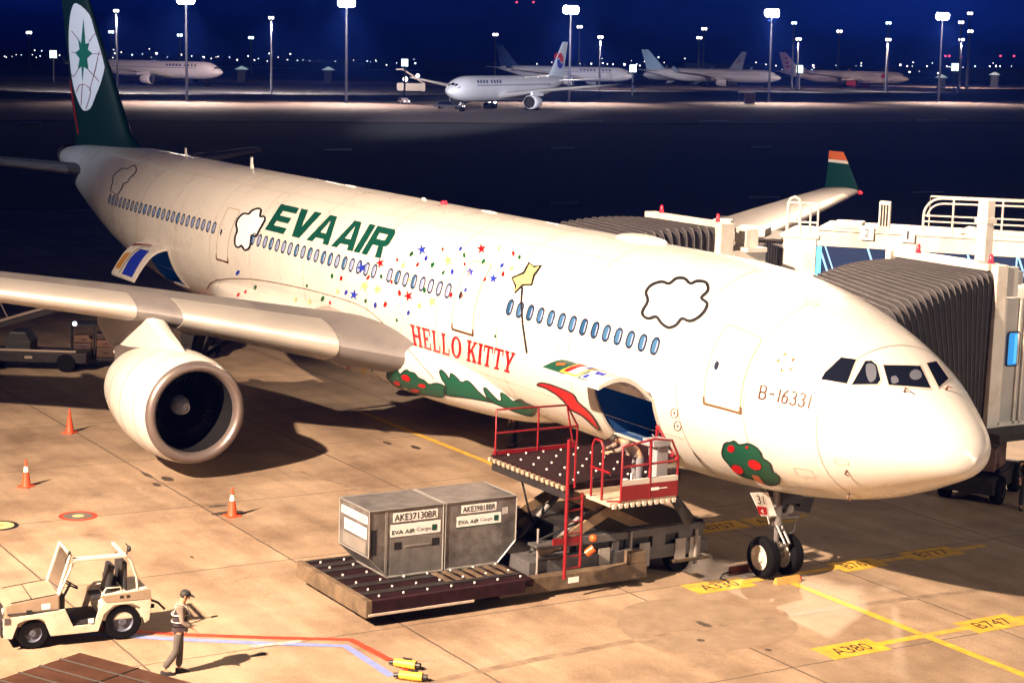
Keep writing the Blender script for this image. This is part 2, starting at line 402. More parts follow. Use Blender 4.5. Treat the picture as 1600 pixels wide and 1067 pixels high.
# ---- airline lettering
LET = {  # in a 0..1 by 0..1 box, left to right
 'E': [[(0, 0), (1, 0), (1, .22), (.30, .22), (.30, .39), (.92, .39), (.92, .60), (.30, .60), (.30, .78), (1, .78), (1, 1), (0, 1)]],
 'V': [[(0, 1), (.33, 1), (.52, .30), (.50, 0), (.32, 0)], [(1, 1), (.67, 1), (.48, .30), (.50, 0), (.68, 0)]],
 'A': [[(0, 0), (.27, 0), (.5, .84), (.5, 1), (.34, 1)], [(1, 0), (.73, 0), (.5, .84), (.5, 1), (.66, 1)], [(.24, .16), (.76, .16), (.69, .36), (.31, .36)]],
 'I': [[(0, 0), (1, 0), (1, 1), (0, 1)]],
 'R': [[(0, 0), (.28, 0), (.28, 1), (0, 1)], [(.28, .79), (.72, .79), (.72, 1), (.28, 1)], [(.28, .37), (.75, .37), (.75, .58), (.28, .58)], [(.72, .58), (1, .58), (1, .86), (.9, 1), (.72, 1)], [(.75, .37), (.93, .42), (1, .5), (1, .58), (.75, .58)], [(.56, .37), (.82, .37), (1, 0), (.71, 0)]],
}
ps = []; x = 0
for ch, w in (('E', .95), ('V', 1.05), ('A', 1.12), (' ', .10), ('A', 1.12), ('I', .30), ('R', 1.0)):
    if ch != ' ':
        ps += [[(x + u * w, v) for u, v in p] for p in LET[ch]]
        x += w + (.04 if ch in 'VA' else .10)
    else: x += w
x -= .1
ps = [[(u / x, v) for u, v in p] for p in ps]
decal('airline_lettering', bil(ps, (414, 359), (595, 404), (439, 319), (621, 360)), GREEN)
# ---- red slab-serif lettering
def serif(ch):
    S = []
    def bx(a, b, c, d): S.append([(a, b), (c, b), (c, d), (a, d)])
    if ch in 'HK':
        bx(.10, .0, .32, 1); bx(0, 0, .42, .1); bx(0, .9, .42, 1)
        if ch == 'H': bx(.68, 0, .90, 1); bx(.58, 0, 1, .1); bx(.58, .9, 1, 1); bx(.32, .44, .68, .56)
        else:
            S.append([(.32, .36), (.32, .54), (.68, .92), (.86, .92)]); S.append([(.42, .52), (.56, .64), (.95, .08), (.70, .08)]); bx(.6, .9, .98, 1); bx(.6, 0, 1.02, .1)
    if ch in 'EL':
        bx(.1, 0, .34, 1); bx(0, 0, .9, .11); bx(0, .9, .45, 1); bx(.8, 0, .9, .34)
        if ch == 'E': bx(0, .89, .88, 1); bx(.78, .68, .88, 1); bx(.34, .44, .62, .56); bx(.55, .36, .63, .64)
    if ch == 'O':
        o = [(.5 + .5 * math.cos(t), .5 + .52 * math.sin(t)) for t in [2 * PI * k / 20 for k in range(20)]]; i = [(.5 + .26 * math.cos(t), .5 + .40 * math.sin(t)) for t in [2 * PI * k / 20 for k in range(20)]]
        for k in range(20): S.append([o[k], o[(k + 1) % 20], i[(k + 1) % 20], i[k]])
    if ch == 'I': bx(.2, 0, .8, 1); bx(0, 0, 1, .1); bx(0, .9, 1, 1)
    if ch == 'T': bx(.39, 0, .63, 1); bx(.24, 0, .78, .1); bx(0, .88, 1, 1); bx(0, .68, .1, 1); bx(.9, .68, 1, 1)
    if ch == 'Y': bx(.39, 0, .63, .46); bx(.24, 0, .78, .1); S.append([(.08, .92), (.34, .92), (.63, .44), (.42, .38)]); S.append([(.72, .92), (.92, .92), (.63, .40), (.50, .46)]); bx(0, .9, .42, 1); bx(.6, .9, 1, 1)
    return S
ps = []; x = 0
for ch in 'HELLO KITTY':
    if ch == ' ': x += .38; continue
    w = {'I': .36, 'L': .72, 'E': .74, 'T': .78}.get(ch, .88)
    ps += [[(x + u * w, v) for u, v in p] for p in serif(ch)]; x += w + .10
ps = [[(u / x, v) for u, v in p] for p in ps]
decal('red_lettering', bil(ps, (646, 540), (801, 584), (641, 506), (808, 552)), REDD)
# ---- registration, star emblem
DIG = {'B': [[(0, 0), (0, 1), (.55, 1), (.7, .9), (.7, .6), (.55, .5), (0, .5)], [(.55, .5), (.75, .38), (.75, .12), (.55, 0), (0, 0)]], '-': [[(.1, .5), (.75, .5)]], '1': [[(.3, 0), (.3, 1)]],
       '6': [[(.62, 1), (.25, .75), (.04, .35), (.12, .06), (.38, 0), (.66, .08), (.72, .32), (.6, .52), (.35, .56), (.1, .42)]], '3': [[(.05, .88), (.3, 1), (.6, .92), (.66, .72), (.5, .54), (.28, .52)], [(.5, .54), (.7, .36), (.68, .12), (.4, 0), (.1, .06), (0, .18)]]}
sk = []; x = 0
for ch in 'B-16331':
    for l in DIG[ch]: sk.append([(x + u * .62, v) for u, v in l])
    x += .42 if ch == '1' else .68
x -= .2
polys = []
for l in sk:
    l2 = bil([[(u / x, v) for u, v in l]], (1186, 622), (1264, 638), (1190, 602), (1269, 617))[0]
    polys += strip(l2, 2.7)
decal('registration', polys, BROWN, grid=(8, 8))
cx, cy = 1228, 567; polys = []; pol2 = []
for k in range(5):
    a = -PI / 2 + k * 2 * PI / 5 - .12
    tip = (cx + 17 * math.cos(a), cy + 18 * math.sin(a)); b1 = (cx + 9.5 * math.cos(a - .42), cy + 10 * math.sin(a - .42)); b2 = (cx + 9.5 * math.cos(a + .42), cy + 10 * math.sin(a + .42)); c_ = (cx + 11 * math.cos(a), cy + 12 * math.sin(a))
    polys.append([tip, b1, c_]); pol2.append([tip, c_, b2])
decal('star_emblem', polys, mat('emblem_tan', (.42, .28, .12), .4)); decal('star_emblem', pol2, mat('emblem_dark', (.10, .05, .025), .4))
# ---- clouds
def outlined(name, pts, fill, w=2.6, k=3, smooth=True):
    p = smooth_loop(pts, k) if smooth else pts
    a = decal(name, [p], fill, .012); decal('outline', strip(p, w, True), BLACK, .020, parent=a); return a
outlined('cloud_marking', [(1004, 489), (1013, 498), (1026, 495), (1034, 505), (1045, 512), (1057, 508), (1066, 498), (1078, 502), (1092, 496), (1102, 485), (1105, 474), (1096, 466), (1106, 455), (1104, 443), (1090, 440), (1079, 444), (1070, 436), (1057, 436), (1046, 444), (1034, 441), (1019, 446), (1010, 457), (1013, 471)], WHITED, 5.0)
outlined('cloud_marking', crop([(35, 368), (60, 385), (80, 372), (100, 402), (125, 396), (140, 370), (150, 300), (180, 310), (205, 262), (240, 200), (236, 172), (208, 172), (214, 125), (190, 118), (150, 132), (130, 155), (95, 152), (60, 182), (42, 225), (50, 270), (36, 310)], 4.444, 360, 300), WHITED, 3.0)
outlined('cloud_marking', crop([(355, 450), (368, 400), (372, 365), (400, 335), (430, 318), (455, 322), (495, 300), (508, 325), (498, 352), (470, 375), (458, 398), (430, 412), (420, 440), (395, 475), (372, 462)], 3.812, 80, 180), WHITE, 1.3)
# ---- the yellow star on a stick
outlined('yellow_star', crop([(883, 168), (905, 188), (940, 180), (905, 228), (895, 270), (852, 272), (815, 310), (820, 275), (803, 240), (858, 215)], 3.0, 533, 355), PALEY, 3.2, smooth=False)
decal('star_stick', strip(crop([(850, 280), (846, 350), (852, 450), (862, 520), (872, 590)], 3.0, 533, 355), 3.0), BLACK, .016)
# ---- bushes with apples, and the apple tree near the nose
def blob(cx, cy, rx, ry, a=0.0, n=14): return [(cx + rx * math.cos(t) * math.cos(a) - ry * math.sin(t) * math.sin(a), cy + rx * math.cos(t) * math.sin(a) + ry * math.sin(t) * math.cos(a)) for t in [2 * PI * k / n for k in range(n)]]
S4 = (3.5575, 400, 440)
bu = outlined('bush_marking', crop([(728, 525), (742, 492), (765, 500), (785, 488), (803, 512), (835, 488), (860, 500), (885, 508), (905, 532), (935, 545), (965, 568), (1000, 562), (1030, 568), (1060, 590), (1040, 640), (960, 630), (850, 612), (800, 596), (755, 560)], *S4), DGREEN, 1.6)
decal('apple_marking', [blob(*crop([(785, 563)], *S4)[0], 5.5, 3.6, .3), blob(*crop([(836, 533)], *S4)[0], 7.5, 4.5, .5), blob(*crop([(925, 576)], *S4)[0], 6, 3, .2), blob(*crop([(885, 603)], *S4)[0], 7, 2.8, .1)], REDD, .026, parent=bu)
outlined('bush_marking', crop([(1022, 500), (1035, 490), (1060, 515), (1078, 540), (1085, 508), (1112, 525), (1145, 558), (1175, 548), (1205, 570), (1235, 605), (1290, 652), (1330, 672), (1240, 655), (1150, 640), (1060, 628), (1045, 600), (1056, 575), (1035, 540)], *S4), DGREEN, 1.6)
outlined('bush_marking', crop([(1300, 660), (1268, 600), (1278, 588), (1310, 620), (1345, 655), (1365, 655), (1362, 616), (1395, 630), (1430, 662), (1470, 650), (1500, 672), (1560, 700), (1535, 745), (1440, 720), (1370, 690)], *S4), DGREEN, 1.6)
bu = outlined('tree_marking', [(1129, 703), (1133, 692), (1142, 690), (1148, 688), (1156, 694), (1169, 692), (1181, 697), (1189, 706), (1192, 714), (1204, 723), (1207, 735), (1217, 742), (1218, 754), (1203, 757), (1192, 752), (1178, 748), (1161, 743), (1148, 735), (1138, 723), (1130, 713)], DGREEN, 2.0)
decal('apple_marking', [blob(1143, 700, 5.5, 5.5), blob(1180, 725, 11, 7, .5), blob(1153, 732, 10, 6, .5), blob(1168, 698, 2.5, 2)], REDD, .026, parent=bu)
decal('trunk_marking', [[(1175, 740), (1186, 742), (1197, 757), (1180, 749)]], mat('decal_brown', (.35, .1, .04), .5), .026, parent=bu)
# a plain red flash beside the forward hold, small rings and marks
outlined('red_marking', crop([(920, 738), (945, 728), (1000, 742), (1085, 778), (1110, 815), (1150, 850), (1185, 890), (1215, 950), (1180, 925), (1130, 880), (1072, 850), (1060, 830), (1020, 790), (965, 755)], 3.0, 533, 355), REDD, 2.4)
decal('ring_marking', sum([strip(blob(a, b, 5.5, 7.5), 1.0, True) + [blob(a, b, 1.5, 1.8, n=8)] for a, b in ((1054, 645), (1059, 665))], []), LINEM)
# ---- confetti: stars and spots
def star(cx, cy, r, a=0.0): return [(cx + (r if k % 2 == 0 else r * .36) * math.cos(a + k * PI / 5 - PI / 2) * .85, cy + (r if k % 2 == 0 else r * .36) * math.sin(a + k * PI / 5 - PI / 2)) for k in range(10)]
Z2 = (4.444, 360, 300); Z5 = (3.0, 533, 355)
stars = {'R': crop([(1042, 495), (1238, 722)], *Z2) + crop([(658, 103), (668, 447 * 0 + 700)], *Z5)[:1] + crop([(672, 447)], *S4), 'B': crop([(1330, 403), (915, 527), (860, 713)], *Z2) + crop([(606, 210), (715, 242)], *Z5), 'Y': crop([(502, 160), (172, 292), (428, 348), (110, 275)], *Z5) + crop([(600, 490), (385, 455), (1020, 680)], *S4)[:2]}
dots = {'R': crop([(1475, 400), (1160, 472), (1302, 505), (1122, 625), (958, 594), (771, 600), (1176, 702), (1077, 780), (694, 768), (55, 715), (105, 695), (1535, 715)], *Z2) + crop([(808, 125), (580, 175), (760, 220), (675, 245), (516, 318), (208, 362)], *Z5) + crop([(515, 478), (583, 522)], *S4),
        'B': crop([(1360, 462), (1008, 785), (805, 697), (1238, 838), (52, 560)], *Z2) + crop([(560, 103), (400, 148), (755, 180), (522, 210), (585, 296), (25, 305), (162, 365), (316, 403)], *Z5) + crop([(470, 467), (405, 445), (732, 437), (628, 546)], *S4),
        'G': crop([(1258, 432), (1402, 507), (1480, 560), (1350, 682), (1048, 585), (940, 755), (708, 583), (532, 652), (174, 662), (642, 740)], *Z2) + crop([(332, 125), (578, 133), (430, 178), (668, 162), (837, 142), (480, 215), (262, 435), (116, 346), (190, 232), (724, 510)], *Z5) + crop([(330, 452), (648, 492)], *S4),
        'Y': crop([(1405, 765), (1315, 790), (1245, 610), (745, 690), (552, 760), (1510, 470), (1200, 510), (455, 745)], *Z2) + crop([(740, 100), (600, 215), (370, 370), (800, 195)], *Z5) + crop([(540, 522), (590, 470)], *S4), 'O': crop([(568, 322), (1110, 140)], *Z5)[:1]}
MC = {'R': REDD, 'B': BLUED, 'G': GRND, 'Y': PALEY, 'O': ORG}
for c in 'RBGYO':
    pp = [star(x, y, random.uniform(8.5, 10), random.uniform(-.4, .4)) for x, y in stars.get(c, [])]
    for x, y in dots.get(c, []):
        s = random.uniform(.7, 1.15); pp.append(blob(x, y, 2.1 * s, 4.2 * s, random.uniform(-.1, .7), 10))
    decal('confetti_marking', pp, MC[c], .017, grid=(5, 5))
fsl = decal('fairing_seam', strip(smooth_loop([(x / 2.18, y / 2.18 + 360) for x, y in ((705, 200), (735, 170), (850, 165), (1000, 190), (1150, 228), (1250, 268), (1330, 340), (1400, 415), (1480, 505))], 4, False), 1.2), mat('seam_brown', (.16, .09, .05), .5), .02)
# ---- passenger doors (seams laid on the skin), in station / arc coordinates
def onfus(off): return lambda u, v: fusP(u, v / RF, off)
def vz(x, z): return math.asin(max(-1, min(1, (z - ZC - interp(x, FM)) / (interp(x, FT) - interp(x, FM) if z > ZC + interp(x, FM) else interp(x, FM) - interp(x, FB))))) * RF
def rrect(u0, u1, v0, v1, r=.12, n=4):
    o = []
    for cx, cy, a in ((u1 - r, v1 - r, 0), (u0 + r, v1 - r, PI / 2), (u0 + r, v0 + r, PI), (u1 - r, v0 + r, 1.5 * PI)):
        for k in range(n + 1): o.append((cx + r * math.cos(a + k * PI / 2 / n), cy + r * math.sin(a + k * PI / 2 / n)))
    return o
SEAM = mat('skin_seam', (.27, .24, .20), .4)
for xs_ in (2.9, 5.0, 7.4, 12.2, 15.9, 19.4, 24.0, 28.8, 33.4, 37.2, 40.8, 45.2, 48.6, 52.4, 56.4, 60.2):
    flat_mesh([rectq for rectq in [[(xs_ - .010, -4.2), (xs_ + .010, -4.2), (xs_ + .010, 6.2), (xs_ - .010, 6.2)]]], onfus(.006), (0, .15), 'skin_seam', SEAM, plane)
for v_ in (4.05, -1.5, 2.9):
    flat_mesh([[(7.5, v_ - .006), (49, v_ - .006), (49, v_ + .006), (7.5, v_ + .006)]], onfus(.006), (.5, .1), 'lap_seam', SEAM, plane)
random.seed(3)
for hx, hv, hw, hh in ((3.6, -1.9, .5, .35), (4.4, -2.6, .4, .3), (7.3, -2.7, .35, .45), (14.6, -2.7, .5, .3), (12.6, .1, .12, .16), (19.6, -.9, .18, .18), (38.6, -1.2, .3, .3), (39.8, -2.2, .4, .25), (5.0, 3.6, .3, .2), (2.4, -1.2, .3, .22)):
    flat_mesh(strip(rrect(hx - hw / 2, hx + hw / 2, hv - hh / 2, hv + hh / 2, .04), .014, True), onfus(.007), (.2, .15), 'access_panel', LINEP, plane)
def door(xc, w, z0, arc, dark):
    v0 = vz(xc, z0)
    d = flat_mesh([rrect(xc - w / 2, xc + w / 2, v0, v0 + arc)], onfus(.008), (.3, .18), 'passenger_door', WHITE, plane)
    flat_mesh(strip(rrect(xc - w / 2, xc + w / 2, v0, v0 + arc), .035, True), onfus(.014), (.3, .18), 'door_seam', LINEP, d)
    flat_mesh([[(xc - w / 2 - .03, v0 - .05), (xc + w / 2 + .03, v0 - .05), (xc + w / 2 + .03, v0 + .01), (xc - w / 2 - .03, v0 + .01)], [(xc - w / 2 - .05, v0), (xc - w / 2 + .03, v0), (xc - w / 2 + .03, v0 + .16), (xc - w / 2 - .05, v0 + .16)], [(xc + w / 2 - .03, v0), (xc + w / 2 + .05, v0), (xc + w / 2 + .05, v0 + .16), (xc + w / 2 - .03, v0 + .16)]], onfus(.02), (.3, .18), 'door_sill', dark, d)
    flat_mesh([blob(xc + w * .28, v0 + 1.02, .075, .12)], onfus(.02), (.3, .18), 'door_window', PANEF, d)
    return d
door(5.715, 1.24, 4.78, 2.12, LINEM); door(17.82, 1.2, 4.76, 2.12, BROWN); door(35.95, 1.1, 4.72, 2.0, BROWN)
# ---- cabin windows, each one a part with its pane
wx = [8.47 + .533 * i for i in range(14)]
b0 = 8.47 + 13 * .533 + 3.526
wx += [b0 + .533 * i for i in range(8)] + [b0 + .533 * i for i in range(9, 28)] + [37.05 + .533 * i for i in range(24)]
for xw in wx:
    v0 = vz(xw, 5.80) + (0.0 if xw < 37 else .02)
    f_ = flat_mesh(strip(rrect(xw - .135, xw + .135, v0 - .205, v0 + .205, .13), .055, True), onfus(.014), (0, .2), 'cabin_window', PANEF, plane)
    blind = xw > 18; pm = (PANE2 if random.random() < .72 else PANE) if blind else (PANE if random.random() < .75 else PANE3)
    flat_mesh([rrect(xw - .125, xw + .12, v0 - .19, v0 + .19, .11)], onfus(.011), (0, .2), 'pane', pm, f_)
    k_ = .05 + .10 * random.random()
    flat_mesh([rrect(xw - .115, xw - .045, v0 - .12 - k_ * .3, v0 + .16, .034)], onfus(.0125), (0, .2), 'painted_glint', PANE2 if not blind else mat('painted_glint_pale', (.34, .38, .50), .4), f_)  # pale strip paints a highlight onto each pane
# ---- cockpit glazing
for pl in ([(1283, 594), (1288, 582), (1314, 558), (1339, 562), (1324, 601)], [(1330, 602), (1351, 564), (1362, 563), (1371, 571), (1377, 594), (1371, 602)], [(1379, 570), (1438, 571), (1455, 608), (1388, 603)], [(1446, 568), (1463, 564), (1483, 592), (1466, 607)]):
    g_ = decal('cockpit_window', [pl], GLASSD, .012, grid=(5, 5)); decal('window_frame', strip(pl, 2.2, True), mat('glazing_frame', (.55, .48, .4), .4), .018, grid=(5, 5), parent=g_)
for pl in ([(1353, 570), (1364, 569), (1369, 578), (1368, 592), (1360, 598), (1354, 588)], [(1421, 584), (1428, 578), (1437, 580), (1440, 589), (1432, 594), (1423, 592)], [(1392, 590), (1400, 588), (1404, 597), (1394, 600)]): decal('glass_patch', [smooth_loop(pl, 2)], mat('glass_patch_grey', (.10, .11, .14), .5), .016)  # flat grey shapes laid over the cockpit glass
# ---- cargo holds and doors
def hold(x0, x1, d0, d1, nm):
    a, b = R_(d0 - 360), R_(d1 - 360); q = MB(); y0, z0 = RF * math.cos(a), ZC + RF * math.sin(a); y1, z1 = RF * math.cos(b), ZC + RF * math.sin(b)
    x0 += .01; x1 -= .01
    q.add([(x0, y0, z0), (x1, y0, z0), (x1, -1.6, z0), (x0, -1.6, z0)], [(0, 1, 2, 3)])
    q.add([(x0, y1, z1), (x1, y1, z1), (x1, -1.6, z1 + .1), (x0, -1.6, z1 + .1)], [(0, 1, 2, 3)])
    q.add([(x0, -1.6, z0), (x1, -1.6, z0), (x1, -1.6, z1 + .1), (x0, -1.6, z1 + .1)], [(0, 1, 2, 3)])
    for xx in (x0, x1): q.add([(xx, y0, z0), (xx, -1.6, z0), (xx, -1.6, z1 + .1), (xx, y1, z1)] + [(xx, RF * math.cos(a + (b - a) * t / 6), ZC + RF * math.sin(a + (b - a) * t / 6)) for t in range(5, 0, -1)], [tuple(range(9))])
    h_ = q.build('cargo_hold', HOLD, plane)
    q = MB()
    for k in range(6): xx = x0 + .2 + k * (x1 - x0 - .4) / 5; q.box(xx - .03, xx + .03, -1.58, -1.54, z0, z1)
    for k in range(5): q.box(x0 + .1, x1 - .1, y0 - 3.6 + k * .8, y0 - 3.52 + k * .8, z0 + .01, z0 + .05)
    q.build('hold_lining_rib', mat('lining_rib', (.05, .09, .16), .5), h_)
    q = MB()
    for k in range(5): q.tube([(x0 + .3 + k * .5, 1.2, z0 + .03), (x0 + .3 + k * .5, -1.5, z0 + .03)], .04, 6)
    q.build('floor_roller', STEEL, h_)
    e = MB()                                                 # door frame lip
    pts = [(x, a) for x in (x0, x1)]
    arc = [a + (b - a) * t / 10 for t in range(11)]
    loop = [fusP(x0, t, .01) for t in arc] + [fusP(x0 + (x1 - x0) * k / 6, b, .01) for k in range(1, 6)] + [fusP(x1, t, .01) for t in reversed(arc)] + [fusP(x1 - (x1 - x0) * k / 6, a, .01) for k in range(1, 6)]
    e.tube(loop + [loop[0]], .045, 6); e.build('hold_frame', mat('hold_frame_metal', (.5, .47, .42), .35, metal=.4), plane, smooth=60)
    # the door, swung up on its top hinge
    L = (b - a) * RF; dr = MB(); n = 12
    ring = []
    for xx in (x0 + .02, x1 - .02):
        r1 = []; 
        for k in range(n + 1):
            t = k / n; ang = R_(24) - t * (b - a)*0.9
            s = t * L; c = Vector((xx, y1 + .03 + s * math.cos(R_(nm)), z1 + .05 + s * math.sin(R_(nm)) + .34 * math.sin(PI * t)))
            r1.append(c)
        ring.append([p for p in r1] + [p - Vector((0, 0, .11)) for p in reversed(r1)])
    dr.loft(ring); d_ = dr.build('cargo_door', WHITE, plane, smooth=30)
    return d_, x0, x1, y1, z1, L
d_, x0, x1, y1, z1, L = hold(8.35, 11.05, 315, 348.75, 14)
def ontop_(x0, x1, y1, z1, L, nm, dz=0.0):
    return lambda u, v: Vector((x1 + (x0 - x1) * u, y1 + .03 + v * L * math.cos(R_(nm)), z1 + .05 + v * L * math.sin(R_(nm)) + .34 * math.sin(PI * v) + .012 + dz))
T0 = ontop_(x0, x1, y1, z1, L, 14); T1 = ontop_(x0, x1, y1, z1, L, 14, .004); T2 = ontop_(x0, x1, y1, z1, L, 14, .008)
def dm(polys, fn_, m_, par): return flat_mesh(polys, fn_, (.15, .08), 'door_marking', m_, par)
bx4 = lambda a, b, c, d: [(a, c), (b, c), (b, d), (a, d)]
dm([[(.01, .60), (.02, .98), (.40, .99), (.45, .80), (.28, .62), (.10, .5)]], T0, DGREEN, d_)
dm([[(.08, .78), (.14, .86), (.22, .80), (.18, .70)]], T1, ORG, d_)
dm([bx4(.30, .58, .50, .97)], T1, YELD, d_); dm([bx4(.33, .55, .54, .93)], T2, WHITED, d_); dm([bx4(.33, .42, .54, .93)], ontop_(x0, x1, y1, z1, L, 14, .011), REDD, d_); dm([bx4(.48, .55, .54, .70)], ontop_(x0, x1, y1, z1, L, 14, .011), BLUED, d_)
dm([[(.44, .30), (.5, .52), (.62, .50), (.66, .30), (.55, .24)], [(.60, .75), (.62, .98), (.78, .98), (.70, .72)]], T0, DGREEN, d_)
dm([bx4(.64, .86, .62, .96)], T1, WHITED, d_); dm([[(.66, .66), (.84, .66), (.84, .76), (.74, .80)], bx4(.66, .72, .84, .94)], T2, BLUED, d_)
dm([bx4(.10, .26, .30, .50)], T0, mat('decal_lilac', (.25, .20, .36), .4), d_)
dm([[(.70, .20), (.72, .46), (.76, .34), (.90, .34), (.94, .52), (.99, .28), (.90, .16), (.80, .20)]], T0, ORG, d_)
d_, x0, x1, y1, z1, L = hold(41.65, 44.4, 311.25, 348.75, -42)
A0 = ontop_(x0, x1, y1, z1, L, -42); A1 = ontop_(x0, x1, y1, z1, L, -42, .005)
dm([[(.45, .42), (.80, .40), (.86, .98), (.42, .98), (.38, .7)]], A0, BLUED, d_); dm([[(.08, .62), (.26, .58), (.24, .92), (.04, .92)]], A0, mat('decal_amber', (.42, .20, .03), .4), d_)
dm([[(.02, .30), (.5, .10), (.55, .18), (.05, .42)]], A0, mat('decal_dark_red', (.16, .02, .02), .4), d_)
dm(strip([(.30, .98), (.33, .6), (.40, .35), (.60, .22)], .025), A1, BLACK, d_)
# ---- wings
TS = .62
def wsec(y):
    ay = abs(y); le = 20.9 + (ay - 2.82) * TS
    te = 32.2 + (ay - 2.82) * .04 if ay < 9.4 else 32.46 + (ay - 9.4) * (40.3 - 32.46) / 20.75
    z = 3.45 + (ay - 2.82) * .1657 if ay < 9.4 else 4.54 + (ay - 9.4) * .108
    return le, te - le, z
def foil(le, c, y, z, tc, tw, n=18, x0=0.0, x1=1.0, off=0.0):
    up = []; lo_ = []
    for i in range(n + 1):
        x = x0 + (x1 - x0) * (1 - math.cos(PI * .5 * i / n)) if x1 < .5 else .5 * (1 - math.cos(PI * i / n))
        yt = 5 * tc * (.2969 * math.sqrt(x) - .126 * x - .3516 * x * x + .2843 * x**3 - .1036 * x**4); cam_ = .018 * math.sin(PI * x)
        up.append((x, yt + cam_ + off)); lo_.append((x, -yt + cam_ - off))
    pr = up + lo_[:0:-1] if x1 < .99 else up + lo_[-2:0:-1]
    return [Vector((le + c * x - (off * c if x < 1e-6 else 0), y, z + c * (t - tw * x))) for x, t in pr]
def make_wing(sg):
    w = MB(); ys = [2.0, 2.82, 4, 6, 8, 9.4, 12, 15, 18, 21, 24, 27, 29, 30.0]; rg = []
    for y in ys:
        le, c, z = wsec(y); t = (y - 2) / 28
        rg.append(foil(le, c, sg * y, z, .145 - .045 * t, .045 - .055 * t))
    w.loft(rg); wo_ = w.build('wing', GREYW, plane, smooth=35)
    for a, b in ((4.7, 8.75), (9.95, 28.6)):                # bright slats
        s = MB(); rg = []; k = 8
        for i in range(k + 1):
            y = a + (b - a) * i / k; le, c, z = wsec(y); t = (y - 2) / 28; xx = .13 if y < 10 else .15
            rg.append(foil(le, c, sg * y, z, .145 - .045 * t, .045 - .055 * t, n=12, x0=0, x1=xx, off=.0035))
        s.loft(rg); s.build('slat', SLAT, wo_, smooth=50)
    for y, L_ in ((6.2, 4.6), (12.5, 4.2), (17.5, 3.6), (22.5, 3.0)):    # flap track fairings
        le, c, z = wsec(y); q = MB(); zz = z - c * .05
        q.loft([[Vector((le + c * .62 + L_ * u, sg * y + r * .22 * math.cos(2 * PI * k / 10), zz - .28 + (.1 if u > .8 else 0) + r * .38 * math.sin(2 * PI * k / 10))) for k in range(10)] for u, r in ((0, .1), (.12, .6), (.35, 1), (.7, .85), (.92, .4), (1, .08))])
        q.build('flap_track_fairing', GREYW, wo_, smooth=60)
    le, c, z = wsec(30.0); q = MB(); rg = []; rw = []; ro = []
    for t in (0, .15, .3, .5, .7, .84):
        rg.append(foil(le + .1 + 1.75 * t, c * (1 - .55 * t), 0, 0, .07, 0, n=10))
    def wl(tr, name, m_):
        q = MB(); rr = []
        for t in tr:
            cc = c * (1 - .58 * t); l0 = le + 1.9 * t; f_ = foil(l0, cc, 0, 0, .075, 0, n=10)
            rr.append([Vector((p.x, sg * (30.0 + .55 * t ** .8) + p.z, z - .02 + 1.8 * t)) for p in f_])
        q.loft(rr); return q.build(name, m_, wo_, smooth=40)
    wl((0, .1, .25, .45, .70), 'winglet', mat('winglet_green', (.002, .03, .024), .4)); wl((.705, .78), 'winglet_stripe', mat('winglet_cream', (.5, .48, .44), .5)); wl((.785, .9, 1.0), 'winglet_tip', mat('winglet_orange', (.42, .09, .015), .5))
    q = MB(); q.sph((le - .05, sg * 30.0, z), .16, 8, (1.2, .6, .6)); q.build('navigation_light', LRED if sg < 0 else mat('green_nav', (.02, .5, .15), .3, emit=(0, 1, .3), estr=.6), wo_, smooth=60)
    return wo_
make_wing(1); make_wing(-1)
# wing root fillet
for sg in (1, -1):
    q = MB(); rr = []
    for x, w_, h_, zc_ in ((20.3, .16, .03, 3.24), (20.7, .28, .09, 3.26), (21.2, .42, .16, 3.30), (21.8, .62, .25, 3.36), (22.7, .9, .38, 3.46), (24, 1.15, .52, 3.58), (27, 1.25, .6, 3.66)):
        rr.append([Vector((x, sg * (2.55 + w_ * max(0, math.cos(t)) ** .9 - .3 * max(0, -math.cos(t))), zc_ + h_ * math.sin(t))) for t in [2 * PI * k / 20 for k in range(20)]])
    q.loft(rr); q.build('wing_root_fillet', mat('fillet_paint', (.30, .27, .25), .35, noise=.06), plane, smooth=60)
